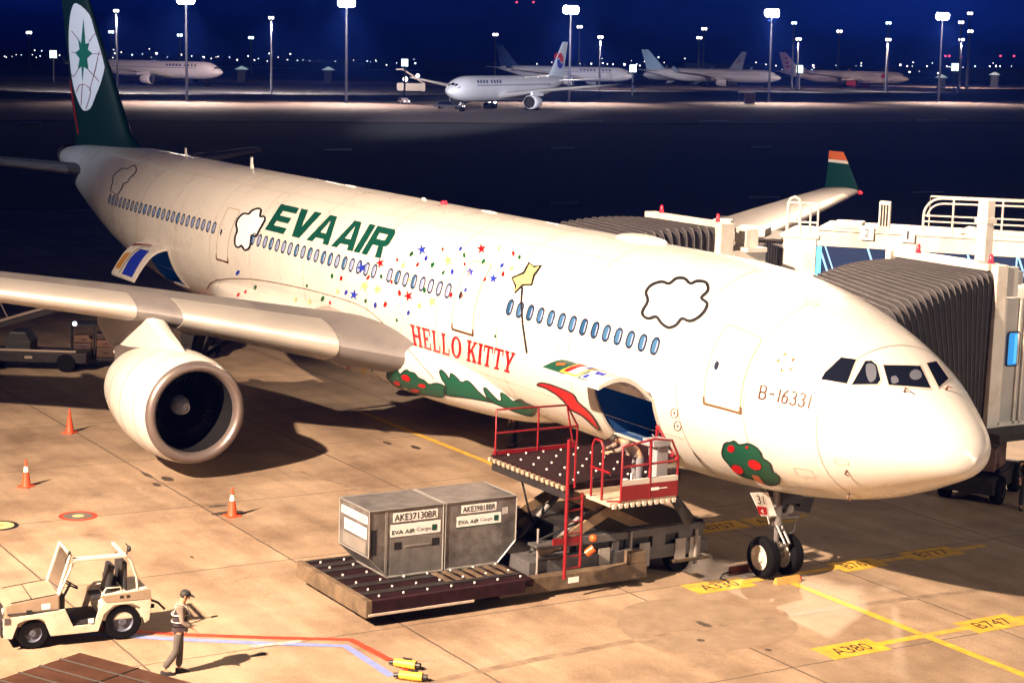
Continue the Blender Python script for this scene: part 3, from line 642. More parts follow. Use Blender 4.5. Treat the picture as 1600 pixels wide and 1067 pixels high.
# ---- engines
EX, EZ = 21.83, 2.06
def make_engine(sg):
    y = sg * 9.37; A = (1, 0, 0); c = (EX, y, EZ)
    q = MB(); q.lathe([(.16, 1.53), (.4, 1.575), (.9, 1.63), (1.7, 1.655), (2.6, 1.60), (3.5, 1.47), (4.3, 1.30), (4.75, 1.18)], c, A, 64)
    co = q.build('engine_cowling', WHITE, plane, smooth=40)
    q = MB(); q.lathe([(.16, 1.531), (.06, 1.50), (.0, 1.44), (-.03, 1.37), (-.01, 1.30), (.08, 1.235), (.22, 1.205)], c, A, 64); q.build('intake_lip', LIPM, co, smooth=60)
    q = MB(); q.lathe([(.22, 1.204), (.6, 1.19), (1.35, 1.21), (1.9, 1.22)], c, A, 48); q.build('intake_barrel', mat('intake_lining', (.007, .007, .008), .7, spec=.15), co, smooth=60)
    q = MB(); n = 34
    for k in range(n):
        t = 2 * PI * k / n; rr = []
        for r, tw, ch in ((.33, .25, .16), (.7, .6, .22), (1.19, 1.05, .26)):
            ct, st = math.cos(t), math.sin(t); rad = Vector((0, ct, st)); tan = Vector((0, -st, ct))
            p = Vector(c) + Vector((1.35, 0, 0)) + rad * r; d = Vector((math.cos(tw), 0, 0)) + tan * math.sin(tw)
            rr.append([p - d * ch, p + d * ch])
        q.add([v for r in rr for v in r], [(0, 1, 3, 2), (2, 3, 5, 4)])
    q.build('fan_blade', mat('fan_metal', (.008, .008, .010), .5, metal=.3), co)['kind'] = 'stuff'
    q = MB(); q.lathe([(1.55, 1.21), (1.56, .02)], c, A, 32); q.build('fan_backing', DARK, co)
    q = MB(); q.lathe([(1.5, .30), (1.3, .29), (1.12, .23), (.98, .14), (.91, .05), (.90, .01)], c, A, 24, cap=True)
    sp = q.build('spinner', mat('spinner_grey', (.32, .36, .42), .4), co, smooth=60)
    q = MB(); pts = []
    for k in range(26):
        t = k / 25; r = .04 + .18 * t; x_ = interp(r, [(.01, .89), (.05, .90), (.14, .97), (.23, 1.11), (.29, 1.28)]); pts.append(Vector(c) + Vector((x_, r * math.cos(5 * t), r * math.sin(5 * t))))
    q.tube(pts, .014, 5); q.build('spiral_mark', WHITED, sp)
    q = MB(); q.lathe([(3.6, 1.0), (4.7, .95), (5.6, .78), (6.4, .55), (6.42, .45), (6.0, .4)], c, A, 32, cap=False); q.build('core_cowling', LIPM, co, smooth=60)
    q = MB(); q.lathe([(5.8, .42), (6.6, .3), (7.2, .05)], c, A, 24, cap=True); q.build('exhaust_cone', DSTEEL, co, smooth=60)
    q = MB()                                                  # pylon
    rr = []
    for x_, zb, zt, w_ in ((1.0, 1.60, 1.66, .05), (1.8, 1.55, 1.86, .2), (2.9, 1.4, 2.18, .27), (3.7, 1.1, 2.52, .28), (5.2, .8, 2.6, .28), (6.6, .75, 2.5, .24), (8.6, 1.4, 2.45, .1)):
        rr.append([Vector((EX + x_, y + s * w_, EZ + z_)) for s, z_ in ((-1, zb), (1, zb), (1, zt - .12), (.5, zt), (-.5, zt), (-1, zt - .12))])
    q.loft(rr); py_ = q.build('engine_pylon', mat('pylon_paint', (.55, .52, .47), .35, noise=.1), plane, smooth=40)
    q = MB()
    for u in (.9, 2.0, 3.35): rr_ = interp(u, [(.16, 1.53), (.4, 1.575), (.9, 1.63), (1.7, 1.655), (2.6, 1.60), (3.5, 1.47)]) + .004; q.lathe([(u - .008, rr_), (u + .008, rr_)], c, A, 64)
    for a_ in (R_(-92), R_(88)):
        pts = [(u, interp(u, [(.16, 1.53), (.4, 1.575), (.9, 1.63), (1.7, 1.655), (2.6, 1.60), (3.5, 1.47), (4.3, 1.3)]) + .004) for u in (.9, 1.4, 2, 2.7, 3.35, 4.2)]
        q.loft([[Vector((EX + u, y + r * math.cos(a_ + d_a), EZ + r * math.sin(a_ + d_a))) for d_a in (-.004, .004)] for u, r in pts], False, False, closed=False)
    q.build('cowl_joint', LINEM, co)
    q = MB(); rr = []
    for x_, z_ in ((3.9, 1.05), (5.0, .9), (6.2, .8)): rr.append([Vector((EX + x_, y + a_ * .34, EZ + z_ + b_ * .5)) for a_, b_ in ((-1, -.6), (1, -.6), (1, .6), (-1, .6))])
    q.loft(rr); q.build('pylon_panel', mat('panel_dark_grey', (.10, .085, .08), .5, noise=.3), py_)
    if sg > 0:
        q = MB()
        for k, (dx, dz) in enumerate(((0, 0), (.35, .02), (.8, -.06))): pass
    return co
make_engine(1); make_engine(-1)
# ---- tail
def emp(): pass
q = MB(); rr = []
for z, x_, c_, t_ in ((ZC + 2.25, 51.0, 10.9, .085), (ZC + 2.9, 52.9, 9.0, .09), (ZC + 3.3, 53.9, 8.15, .09), (ZC + 6.5, 57.0, 6.0, .09), (ZC + 10.9, 61.2, 3.3, .085)):
    f_ = foil(x_, c_, 0, 0, t_, 0, n=16); rr.append([Vector((p.x, p.z - .018 * c_ * math.sin(PI * (p.x - x_) / c_), z)) for p in f_])
q.loft(rr); fin = q.build('tail_fin', mat('fin_green', (.0012, .022, .017), .35), plane, smooth=40)
BF = BVHTree.FromPolygons([v.co.copy() for v in fin.data.vertices], [tuple(p.vertices) for p in fin.data.polygons])
def onfin(off):
    def f(px, py):
        d = R3 @ ray(px, py); h = BF.ray_cast(O_AC, d)
        if h[0] is None: return None
        n = h[1] if h[1].dot(d) < 0 else -h[1]
        return h[0] + n * off
    return f
Z6 = (5.333, 0, 60)
pan = smooth_loop(crop([(712, 605), (760, 580), (800, 480), (840, 380), (872, 260), (868, 215), (850, 140), (825, 50), (790, -60), (745, -200), (640, -290), (600, -240), (580, -120), (575, 20), (582, 150), (595, 280), (615, 400), (645, 500), (680, 580)], *Z6), 3)
ep = flat_mesh([pan], onfin(.02), (12, 12), 'tail_emblem', mat('emblem_panel', (.9, .92, .98), .35), fin)
sc = crop([(692, 360), (702, 240), (740, 265), (728, 170), (775, 130), (735, 95), (745, 40), (715, 50), (700, -160), (680, 50), (655, 0), (668, 95), (632, 122), (668, 170), (655, 260), (684, 235)], *Z6)
flat_mesh([sc], onfin(.035), (12, 12), 'compass_star', mat('compass_green', (.01, .16, .11), .4), ep)
ln = []
for l in ([(600, 120), (632, 122)], [(775, 130), (855, 135)], [(655, 260), (620, 320), (600, 300)], [(740, 265), (830, 360)], [(830, 110), (800, 250), (750, 440)], [(640, 450), (665, 395), (695, 385), (730, 400), (760, 450), (720, 590)], [(690, 380), (680, 560)], [(745, 30), (800, -40)], [(655, 10), (600, -60)]):
    ln += strip(smooth_loop(crop(l, *Z6), 4, False), .9)
flat_mesh(ln, onfin(.03), (0, 0), 'emblem_line', mat('emblem_maroon', (.25, .03, .05), .5), ep)
flat_mesh(strip(crop([(655, 800), (610, 520), (575, 280), (545, 100), (520, -60)], *Z6), 1.8), onfin(.02), (0, 6), 'red_trim', REDD, fin)
for sg in (1, -1):
    q = MB(); rr = []
    for y, x_, c_, z in ((.5, 55.0, 5.4, 1.72), (1.6, 55.7, 4.95, 1.8), (5, 57.9, 3.7, 2.1), (9.7, 61.0, 2.0, 2.5)):
        rr.append(foil(x_, c_, sg * y, ZC + z - .35, .1, 0, n=12))
    q.loft(rr); tp = q.build('tailplane', GREYW, plane, smooth=40)
    s = MB(); rr = []
    for y in (2.2, 4, 6, 8, 9.6):
        t = (y - 1.6) / 8.1; rr.append(foil(55.7 + 5.3 * t, 4.95 - 2.95 * t, sg * y, ZC + 1.45 + .7 * t, .1, 0, n=8, x0=0, x1=.1, off=.004))
    s.loft(rr); s.build('leading_edge', SLAT, tp, smooth=50)
q = MB(); q.lathe([(62.6 - 63.0, .62), (0.2, .5), (.72, .33), (.74, .2), (.4, .15)], (63.0, 0, ZC + 1.74), (1, 0, .03), 24); q.build('exhaust_tailcone', LIPM, plane, smooth=50)
# ---- antennas and dome on the crown
for x_, h_, z0 in ((39.8, .45, ZC + 2.8), (46.9, .35, ZC + 2.8), (25.5, .10, ZC + 2.8)):
    q = MB(); q.loft([[Vector((x_ - .2 * (1 - t * .4) + t * .18, 0, z0 + h_ * t)), Vector((x_, .025, z0 + h_ * t)), Vector((x_ + .2 - t * .02, 0, z0 + h_ * t)), Vector((x_, -.025, z0 + h_ * t))] for t in (0, .5, 1)]); q.build('antenna', WHITED, plane)
q = MB(); q.sph((13.05, 0, ZC + 2.80), 1.0, 12, (1.15, .42, .2)); q.build('satcom_dome', WHITE, plane, smooth=60)
q = MB(); q.sph((24.0, .1, ZC + 2.86), .12, 6, (1, 1, .8)); q.build('red_beacon', LRED, plane, smooth=60)
q = MB()
for x_, w_ in ((21.3, .5), (31, .5)): q.sph((x_, 0, ZC + 2.83), w_, 6, (1, .14, .08))
q.build('crown_blister', WHITED, plane, smooth=60)
q = MB()                                                      # pitot probes and small plates on the nose
for px, py in ((1323, 735), (1326, 772), (1413, 612), (1478, 609)):
    a = paint(px, py, .0)
    if a: b = paint(px, py, .11); q.tube([a, b, b + Vector((-.12, 0, -.02))], [.03, .02, .012], 6)
q.build('pitot_probe', BROWN, plane)
# ---- landing gear (built upright in world, so z is corrected for the small pitch)
def gz(x, z): return z - ATI * (x - 20)
def make_wheel(c, r, w, par, sg=1):
    q = MB(); q.lathe([(-w / 2, r * .62), (-w / 2, r * .88), (-w * .34, r * .98), (-w * .12, r), (w * .12, r), (w * .34, r * .98), (w / 2, r * .88), (w / 2, r * .62)], c, (0, 1, 0), 36)
    t = q.build('wheel', RUB, par, smooth=35)
    q = MB(); q.lathe([(-w * .42, r * .63), (-w * .30, r * .50), (-w * .30, .02)], c, (0, 1, 0), 28, cap=False); q.lathe([(w * .42, r * .63), (w * .46, r * .55), (w * .28, r * .50), (w * .28, r * .26), (w * .42, r * .22), (w * .42, .01)], c, (0, 1, 0), 28)
    q.build('rim', mat('rim_metal', (.62, .58, .52), .35, metal=.3), t, smooth=35)
XN = 6.67; nz0 = gz(XN, 0)
ng = MB(); ng.tube([(XN, 0, nz0 + .53), (XN, 0, nz0 + 1.35)], .07, 14); ng.tube([(XN, 0, nz0 + 1.3), (XN + .05, 0, nz0 + 2.6)], .13, 14)
ng.tube([(XN, -.42, nz0 + .53), (XN, .42, nz0 + .53)], .07, 12)
gear = ng.build('nose_gear', STEEL, plane, smooth=40)
for y in (.37, -.37): make_wheel((XN, y, nz0 + .525), .525, .34, gear)
q = MB(); q.tube([(XN - .08, .07, nz0 + .62), (XN - .42, .07, nz0 + .95), (XN - .08, .07, nz0 + 1.32)], .035, 6); q.tube([(XN - .08, -.07, nz0 + .62), (XN - .42, -.07, nz0 + .95), (XN - .08, -.07, nz0 + 1.32)], .035, 6); q.build('torque_link', STEEL, gear)
q = MB(); q.tube([(XN, .0, nz0 + 1.5), (XN + .1, -.75, nz0 + 1.42)], .055, 10); q.tube([(XN, -.25, nz0 + 1.6), (XN, .3, nz0 + 1.6)], .1, 10); q.tube([(XN - .15, .2, nz0 + 1.3), (XN - .3, .28, nz0 + 1.0), (XN - .1, .2, nz0 + .8)], .02, 5)
q.tube([(XN, -.6, nz0 + 1.4), (XN, -.55, nz0 + 1.1), (XN, -.3, nz0 + .98), (XN, -.1, nz0 + 1.0)], .018, 5); q.tube([(XN + .1, .3, nz0 + 1.7), (XN - .1, .34, nz0 + 1.4), (XN, .2, nz0 + 1.25)], .02, 5); q.build('steering_actuator', STEEL, gear, smooth=50)
for y in (.2, -.2):
    q = MB(); q.lathe([(0, .02), (-.02, .11), (.08, .1), (.14, .04)], (XN - .22, y, nz0 + 1.75), (1, 0, 0), 14, cap=True); q.build('taxi_light', STEEL, gear, smooth=40)
q = MB(); q.tube([(XN + .1, 0, nz0 + 1.5), (XN + 1.1, 0, nz0 + 2.5)], .06, 8); q.build('drag_brace', STEEL, gear)
# doors: white leg plate with numerals, dark side doors
def npl(px, py, x_=XN - .35):
    d = R3 @ ray(px, py); t = (x_ - O_AC.x) / d.x; return O_AC + d * t
a, b, c, d = npl(1173, 770), npl(1200, 769), npl(1214, 806), npl(1190, 806)
q = MB(); q.loft([[a, b, c, d], [p + Vector((.03, 0, 0)) for p in (a, b, c, d)]]); dp = q.build('gear_door', WHITED, gear)
q = MB(); q.loft([[p + Vector((-.012, 0, 0)) for p in (npl(1182, 790), npl(1197, 792), npl(1199, 804), npl(1186, 803))], [p + Vector((-.004, 0, 0)) for p in (npl(1182, 790), npl(1197, 792), npl(1199, 804), npl(1186, 803))]]); q.build('red_patch', REDD, dp)
tp_, _ = text_polys('31')
for ps_, box_, m_, o_ in ((tp_, ((1184, 787), (1195, 788), (1181, 773), (1192, 774)), BLACK, .014), (text_polys('4')[0], ((1188, 801), (1193, 802), (1187, 794), (1192, 795)), WHITED, .02)):
    q = MB()
    for p in bil(ps_, *box_):
        q.add([npl(u, v) + Vector((-o_, 0, 0)) for u, v in p], [tuple(range(len(p)))])
    q.build('numeral', m_, dp)
q = MB(); q.box(XN - .15, XN + 1.2, -.62, -.58, nz0 + 1.75, nz0 + 2.42); q.box(XN - .2, XN - .16, -.62, .05, nz0 + 1.85, nz0 + 2.4)

for pl_, x_ in (([(1207, 772), (1240, 773), (1232, 805), (1216, 800)], XN + .12), ([(1236, 774), (1273, 777), (1265, 801), (1232, 795)], XN + .5)):
    P = [npl(a_, b_, x_) for a_, b_ in pl_]; q.loft([P, [p + Vector((.04, 0, 0)) for p in P]])
q.build('gear_door', mat('door_inside', (.008, .008, .01), .6), gear)
for sg in (1, -1):
    x_, y_ = 32.05, sg * 5.34; z0 = gz(x_, 0); q = MB(); q.tube([(x_, y_, z0 + .7), (x_, y_, z0 + 2.2), (x_ - .3, y_ - sg * .3, z0 + 4.0)], [.17, .2, .2], 14); q.tube([(x_ - .99, y_, z0 + .72), (x_ + .99, y_, z0 + .70)], .13, 10)
    q.tube([(x_, y_, z0 + 1.8), (x_, y_ - sg * 2.4, z0 + 3.1)], .09, 8); q.tube([(x_ - 2.0, y_, z0 + 3.6), (x_, y_, z0 + 1.5)], .08, 8)
    for dx in (-.99, .99): q.tube([(x_ + dx, y_ - .75, z0 + .7), (x_ + dx, y_ + .75, z0 + .7)], .08, 8)
    g_ = q.build('main_gear', DSTEEL, plane, smooth=40)
    for dx in (-.99, .99):
        for dy in (-.7, .7): make_wheel((x_ + dx, y_ + dy, z0 + .70), .70, .5, g_)
    q = MB(); q.box(x_ - .9, x_ + .9, y_ + sg * .95, y_ + sg * 1.0, z0 + 1.5, z0 + 3.6); q.build('gear_door', WHITE, g_)

# ================================================================== GROUND
def sstep(a, b, x): t = max(0, min(1, (x - a) / (b - a))); return t * t * (3 - 2 * t)
def farz(x, y):
    P = Vector((x, y, 0)) - C0; return KAP * P.dot(RH) + TILT * P.dot(FH)
gm = MB(); xs = [-400, -150, -60, 0, 60, 100, 130, 160, 200, 250, 320, 420, 560, 750, 1000, 1400, 2000, 3000, 4500, 6500]
fw = xs; lt = [-5000, -3000, -1800, -1100, -700, -450, -300, -200, -120, -60, 0, 60, 120, 200, 300, 450, 700, 1100, 1800, 3000, 5000]
rings = []
for f in fw:
    row = []
    for l in lt:
        p = C0 + FH * f + RH * l; d = math.hypot(f, l)
        row.append(Vector((p.x, p.y, -.06 + sstep(110, 260, d) * farz(p.x, p.y))))
    rings.append(row)
gm.loft(rings, False, False, closed=False)
def ground_mat():
    mt = bpy.data.materials.new('grass_and_asphalt'); mt.use_nodes = True; n = mt.node_tree.nodes; l = mt.node_tree.links; b = n['Principled BSDF']
    t = n.new('ShaderNodeTexCoord'); q = n.new('ShaderNodeTexNoise'); q.inputs['Scale'].default_value = .02; q.inputs['Detail'].default_value = 8
    r = n.new('ShaderNodeValToRGB'); r.color_ramp.elements[0].position = .42; r.color_ramp.elements[0].color = (.010, .016, .024, 1); r.color_ramp.elements[1].position = .6; r.color_ramp.elements[1].color = (.017, .023, .036, 1)
    l.new(t.outputs['Object'], q.inputs['Vector']); l.new(q.outputs[0], r.inputs[0]); l.new(r.outputs[0], b.inputs['Base Color']); b.inputs['Roughness'].default_value = .9
    return mt
tag(gm.build('ground', ground_mat()), kind='structure')
def apron_mat():
    mt = bpy.data.materials.new('apron_concrete'); mt.use_nodes = True; n = mt.node_tree.nodes; l = mt.node_tree.links; b = n['Principled BSDF']
    t = n.new('ShaderNodeTexCoord'); sp = n.new('ShaderNodeSeparateXYZ'); l.new(t.outputs['Object'], sp.inputs[0])
    def math_(op, a, bb=None, v=None):
        m_ = n.new('ShaderNodeMath'); m_.operation = op
        if isinstance(a, float): m_.inputs[0].default_value = a
        else: l.new(a, m_.inputs[0])
        if bb is not None: l.new(bb, m_.inputs[1])
        elif v is not None: m_.inputs[1].default_value = v
        return m_.outputs[0]
    wob = n.new('ShaderNodeTexNoise'); wob.inputs['Scale'].default_value = 2.5; wob.inputs['Detail'].default_value = 4; l.new(t.outputs['Object'], wob.inputs[0])
    wv = math_('MULTIPLY', math_('SUBTRACT', wob.outputs[0], v=.5), v=.06)
    def joint(axis, off, w):
        a = math_('ADD', math_('ADD', axis, v=-off + 610.0), wv); a = math_('MODULO', a, v=6.1); a = math_('ABSOLUTE', math_('SUBTRACT', a, v=3.05)); return math_('GREATER_THAN', a, v=3.05 - w)
    J = math_('MAXIMUM', joint(sp.outputs['X'], .9, .022), joint(sp.outputs['Y'], 4.2, .026))
    # slab to slab tone
    fx = math_('FLOOR', math_('DIVIDE', math_('ADD', sp.outputs['X'], v=-.9), v=6.1)); fy = math_('FLOOR', math_('DIVIDE', math_('ADD', sp.outputs['Y'], v=-4.2), v=6.1))
    cv = n.new('ShaderNodeCombineXYZ'); l.new(fx, cv.inputs[0]); l.new(fy, cv.inputs[1]); wn = n.new('ShaderNodeTexWhiteNoise'); l.new(cv.outputs[0], wn.inputs[0])
    n1 = n.new('ShaderNodeTexNoise'); n1.inputs['Scale'].default_value = .35; n1.inputs['Detail'].default_value = 9; n1.inputs['Roughness'].default_value = .68; l.new(t.outputs['Object'], n1.inputs[0])
    n2 = n.new('ShaderNodeTexNoise'); n2.inputs['Scale'].default_value = 14; n2.inputs['Detail'].default_value = 5; n2.inputs['Roughness'].default_value = .7; l.new(t.outputs['Object'], n2.inputs[0])
    mp = n.new('ShaderNodeMapping'); mp.inputs['Scale'].default_value = (.10, 1.5, 1); mp.inputs['Rotation'].default_value = (0, 0, R_(4)); l.new(t.outputs['Object'], mp.inputs[0])
    n3 = n.new('ShaderNodeTexNoise'); n3.inputs['Scale'].default_value = 1.0; n3.inputs['Detail'].default_value = 6; l.new(mp.outputs[0], n3.inputs[0])
    r1 = n.new('ShaderNodeValToRGB'); e = r1.color_ramp.elements; e[0].position = .36; e[0].color = (.20, .136, .086, 1); e[1].position = .64; e[1].color = (.37, .275, .186, 1); x_ = e.new(.5); x_.color = (.295, .212, .140, 1)
    l.new(n1.outputs[0], r1.inputs[0])
    def mul(c, f, lo_, hi, a=.3, b_=.7):
        r = n.new('ShaderNodeMapRange'); r.inputs[1].default_value = a; r.inputs[2].default_value = b_; r.inputs[3].default_value = lo_; r.inputs[4].default_value = hi; l.new(f, r.inputs[0])
        m_ = n.new('ShaderNodeMix'); m_.data_type = 'RGBA'; m_.blend_type = 'MULTIPLY'; m_.inputs[0].default_value = 1; l.new(c, m_.inputs[6]); l.new(r.outputs[0], m_.inputs[7]); return m_.outputs[2]
    c = mul(r1.outputs[0], wn.outputs[0], .90, 1.07, 0, 1); c = mul(c, n2.outputs[0], .80, 1.12); c = mul(c, n3.outputs[0], .84, 1.07, .35, .65)
    vo = n.new('ShaderNodeTexNoise'); vo.inputs['Scale'].default_value = .55; vo.inputs['Detail'].default_value = 10; vo.inputs['Roughness'].default_value = .8; vo.inputs['Distortion'].default_value = 1.2; l.new(t.outputs['Object'], vo.inputs[0])
    rs = n.new('ShaderNodeMapRange'); rs.inputs[1].default_value = .60; rs.inputs[2].default_value = .72; rs.inputs[4].default_value = .75; l.new(vo.outputs[0], rs.inputs[0])
    ms = n.new('ShaderNodeMix'); ms.data_type = 'RGBA'; l.new(rs.outputs[0], ms.inputs[0]); l.new(c, ms.inputs[6]); ms.inputs[7].default_value = (.06, .045, .035, 1)
    mj = n.new('ShaderNodeMix'); mj.data_type = 'RGBA'; l.new(math_('MULTIPLY', J, v=.8), mj.inputs[0]); l.new(ms.outputs[2], mj.inputs[6]); mj.inputs[7].default_value = (.04, .03, .025, 1)
    l.new(mj.outputs[2], b.inputs['Base Color'])
    rr = n.new('ShaderNodeMapRange'); rr.inputs[3].default_value = .5; rr.inputs[4].default_value = .85; l.new(n1.outputs[0], rr.inputs[0]); l.new(rr.outputs[0], b.inputs['Roughness'])
    bp = n.new('ShaderNodeBump'); bp.inputs['Strength'].default_value = .25; bp.inputs['Distance'].default_value = .02; l.new(n2.outputs[0], bp.inputs['Height']); l.new(bp.outputs[0], b.inputs['Normal'])
    return mt
q = MB(); q.add([(-70, -75, 0), (112, -75, 0), (112, 75, 0), (-70, 75, 0)], [(0, 1, 2, 3)]); tag(q.build('apron', apron_mat()), kind='structure')
CONC = mat('taxiway_concrete', (.20, .155, .145), .8, noise=.2, nscale=.02)
def far_strip(name, pts_top, pts_bot, z):
    q = MB(); a = [FAR @ (farpt(x, y) + Vector((0, 0, z))) for x, y in pts_top]; b = [FAR @ (farpt(x, y) + Vector((0, 0, z))) for x, y in pts_bot]
    q.loft([a, b], False, False, closed=False); tag(q.build(name, CONC), kind='structure')
far_strip('taxiway', [(-150, 154), (400, 158), (900, 161), (1300, 161), (1750, 157)], [(-150, 188), (400, 190), (900, 194), (1300, 193), (1750, 190)], .08)
far_strip('taxiway', [(-150, 117), (300, 123), (1000, 135), (1700, 133)], [(-150, 124), (300, 129), (1000, 141), (1700, 140)], .10)
far_strip('service_road', [(-150, 99), (300, 103), (1000, 117), (1700, 123)], [(-150, 101), (300, 105), (1000, 119), (1700, 126)], .12)

# ---- painted markings on the apron
PAINTM = YEL
def paint_obj(name, polys, m_, z=.004, lab=None, cat=None, kind='structure'):
    q = MB()
    for p in polys: q.add([(x, y, z) for x, y in p], [tuple(range(len(p)))])
    o = q.build(name, m_); tag(o, kind=kind); return o
def rectp(x0, x1, y0, y1): return [(x0, y0), (x1, y0), (x1, y1), (x0, y1)]
cl = [rectp(-40, 1.19, -.11, .13), rectp(1.45, 6.42, -.11, .13), rectp(14.8, 30, -.1, .12)]
paint_obj('centreline_marking', cl, PAINTM, .005)
BLKP = mat('stencil_black', (.03, .02, .012), .7, noise=.3, nscale=6)
def lead(x, boxes, bars):
    ps = [rectp(x - .115, x + .115, a, b) for a, b in bars] + [rectp(x - .42, x + .42, b, a) for a, b, t in boxes]
    paint_obj('stop_line_marking', ps, PAINTM, .006)
    for a, b, t in boxes:
        if not t: continue
        tp, asp = text_polys(t); L = (a - b) * .62; mid = (a + b) / 2
        pp = bil(tp, (x - .21, mid + L / 2), (x - .21, mid - L / 2), (x + .21, mid + L / 2), (x + .21, mid - L / 2))
        paint_obj('aircraft_type_marking', pp, BLKP, .010)
lead(1.3, [(3.05, 1.38, 'A380'), (-1.25, -2.95, 'B747'), (-4.9, -6.5, 'A340')], [(1.38, -1.25), (-2.95, -4.9)])
lead(6.55, [(2.72, .95, 'A330'), (-1.9, -3.4, 'B767'), (-4.4, -6.1, 'B777')], [(.95, .5), (-.5, -1.9), (-3.4, -4.4), (-6.1, -7.2)])
lead(11.2, [(-.95, -2.6, 'B757'), (-2.75, -4.3, 'A321')], [(1.0, -.95), (-4.3, -4.9)])
lead(14.65, [(-1.05, -2.6, 'B737')], [(.6, -1.05)])
g = lambda x, y: (lambda p: (p.x, p.y))(gnd(x, y))
def pstroke(name, pts, w, m_, z): return paint_obj(name, strip(pts, w), m_, z)
REDL = mat('red_line_paint', (.46, .04, .015), .7, noise=.25, nscale=5); BLUL = mat('pale_blue_line_paint', (.17, .22, .50), .7, noise=.25, nscale=5)
pstroke('red_line_marking', [g(-150, 962), g(0, 972), g(285, 991), g(420, 996), g(548, 999), g(640, 1047)], .20, REDL, .006)
pstroke('blue_line_marking', [g(-150, 972), g(0, 982), g(285, 999), g(420, 1005), g(540, 1009), g(612, 1056)], .20, BLUL, .007)
pstroke('worn_white_marking', [g(390, 1010), g(440, 1005), g(520, 1000)][:2] + [g(470, 1001)], .16, mat('worn_white', (.4, .37, .34), .8, noise=.5, nscale=9), .008)
# patches of repaired / oily concrete
def patch(px, py, rx, ry, col, name='oil_stain', s=0):
    random.seed(s); c = gnd(px, py); q = MB(); n = 26
    q.add([(c.x + rx * math.cos(t) * random.uniform(.7, 1.1), c.y + ry * math.sin(t) * random.uniform(.7, 1.1), .0035 + s * .0001) for t in [2 * PI * k / n for k in range(n)]], [tuple(range(n))])
    tag(q.build(name, mat('oil_' + str(col), (col, col * .78, col * .6), .55, noise=.4, nscale=3)), kind='structure')
for i, (x, y, a, b, c) in enumerate([(262, 748, .35, .18, .05), (245, 757, .3, .12, .06), (230, 742, .5, .1, .07), (356, 801, .22, .55, .05), (340, 790, .12, .3, .06), (597, 672, .5, .14, .06), (605, 692, .3, .1, .06), (650, 699, .35, .14, .05), (1095, 1000, .12, .1, .07), (1200, 1015, .1, .08, .07), (520, 885, .1, .06, .06), (1100, 975, .3, .12, .08), (300, 870, .1, .05, .07)]):
    patch(x, y, a, b, c, s=i)
c = gnd(1120, 985); paint_obj('resurfaced_patch', [[(c.x + 2.6 * math.cos(t) * (1 if math.cos(t) > 0 else .5), c.y + 2.1 * math.sin(t)) for t in [2 * PI * k / 30 for k in range(30)]]], mat('resurfaced', (.24, .175, .118), .7, noise=.25, nscale=2), .0031)
TY = mat('tyre_mark', (.245, .178, .12), .6, noise=.5, nscale=2.5)
for i, (pts, w_) in enumerate([([(3.2, 14), (3.9, 6), (3.4, -4), (1, -12)], .24), ([(22, 6), (16, 4.8), (12, 5.5)], .2)]):
    paint_obj('tyre_mark', strip(smooth_loop(pts, 8, False), w_), TY, .0036 + i * .00015)
def manhole(px, py, ms, label):
    c = gnd(px, py); t = thing('manhole_cover', label, 'manhole', (c.x, c.y, 0))
    q = MB(); q.lathe([(0, .52), (.006, .51), (.006, .40)], (0, 0, .003), (0, 0, 1), 32); q.build('rim', ms[0], t)
    q = MB(); q.lathe([(.005, .40), (.008, .39), (.008, .16)], (0, 0, .003), (0, 0, 1), 32); q.build('cover', ms[1], t)
    q = MB(); q.lathe([(.008, .16), (.011, .15), (.011, .01)], (0, 0, .003), (0, 0, 1), 24, cap=True); q.build('centre', ms[2], t)
manhole(122, 806, (REDL, mat('cover_grey', (.12, .10, .08), .7, noise=.2), mat('cover_yellow', (.55, .42, .2), .7)), 'round manhole cover with red ring and grey centre on the apron')
manhole(-2, 821, (BLACK, mat('cover_yellow', (.55, .42, .2), .7), mat('cover_centre', (.4, .3, .12), .7)), 'round manhole cover with black ring cut by the left edge')
def near(name, label, cat, loc, rz=0, group=None): return thing(name, label, cat, loc, rz, group)
class LB(MB):                                                 # world-coordinate builder for parts of an unrotated thing
    def build(s, name, m_, parent, **k):
        L = Vector((0, 0, 0)); p = parent
        while p is not None: L += Vector(p.location); p = p.parent
        s.v = [(v[0] - L.x, v[1] - L.y, v[2] - L.z) for v in s.v]
        return MB.build(s, name, m_, parent, **k)
# ---- traffic cones
def cone(px, py, white, label):
    c = gnd(px, py); t = thing('traffic_cone', label, 'cone', (c.x, c.y, 0), random.random(), 'traffic cones round the wing')
    q = MB(); q.box(-.19, .19, -.19, .19, 0, .035); q.build('base', ORANGE, t, bevel=.01)
    q = MB(); q.lathe([(.03, .15), (.06, .135), (.70, .035), (.74, .03), (.745, .001)], (0, 0, 0), (0, 0, 1), 20); b = q.build('cone_body', ORANGE, t, smooth=40)
    if white:
        q = MB(); q.lathe([(.44, .0795), (.60, .0545)], (0, 0, 0), (0, 0, 1), 20); q.build('reflective_band', mat('cone_white', (.8, .78, .72), .4), t, smooth=40)
    q = MB(); q.tube([(0, 0, .70), (0, 0, .80)], .028, 10); q.build('cone_tip', ORANGE, t)
cone(109, 676, False, 'all red traffic cone, farthest of the three, under the wing')
cone(41, 760, True, 'orange traffic cone with white band by the left edge')
cone(363, 806, True, 'orange traffic cone with white band below the engine shadow')
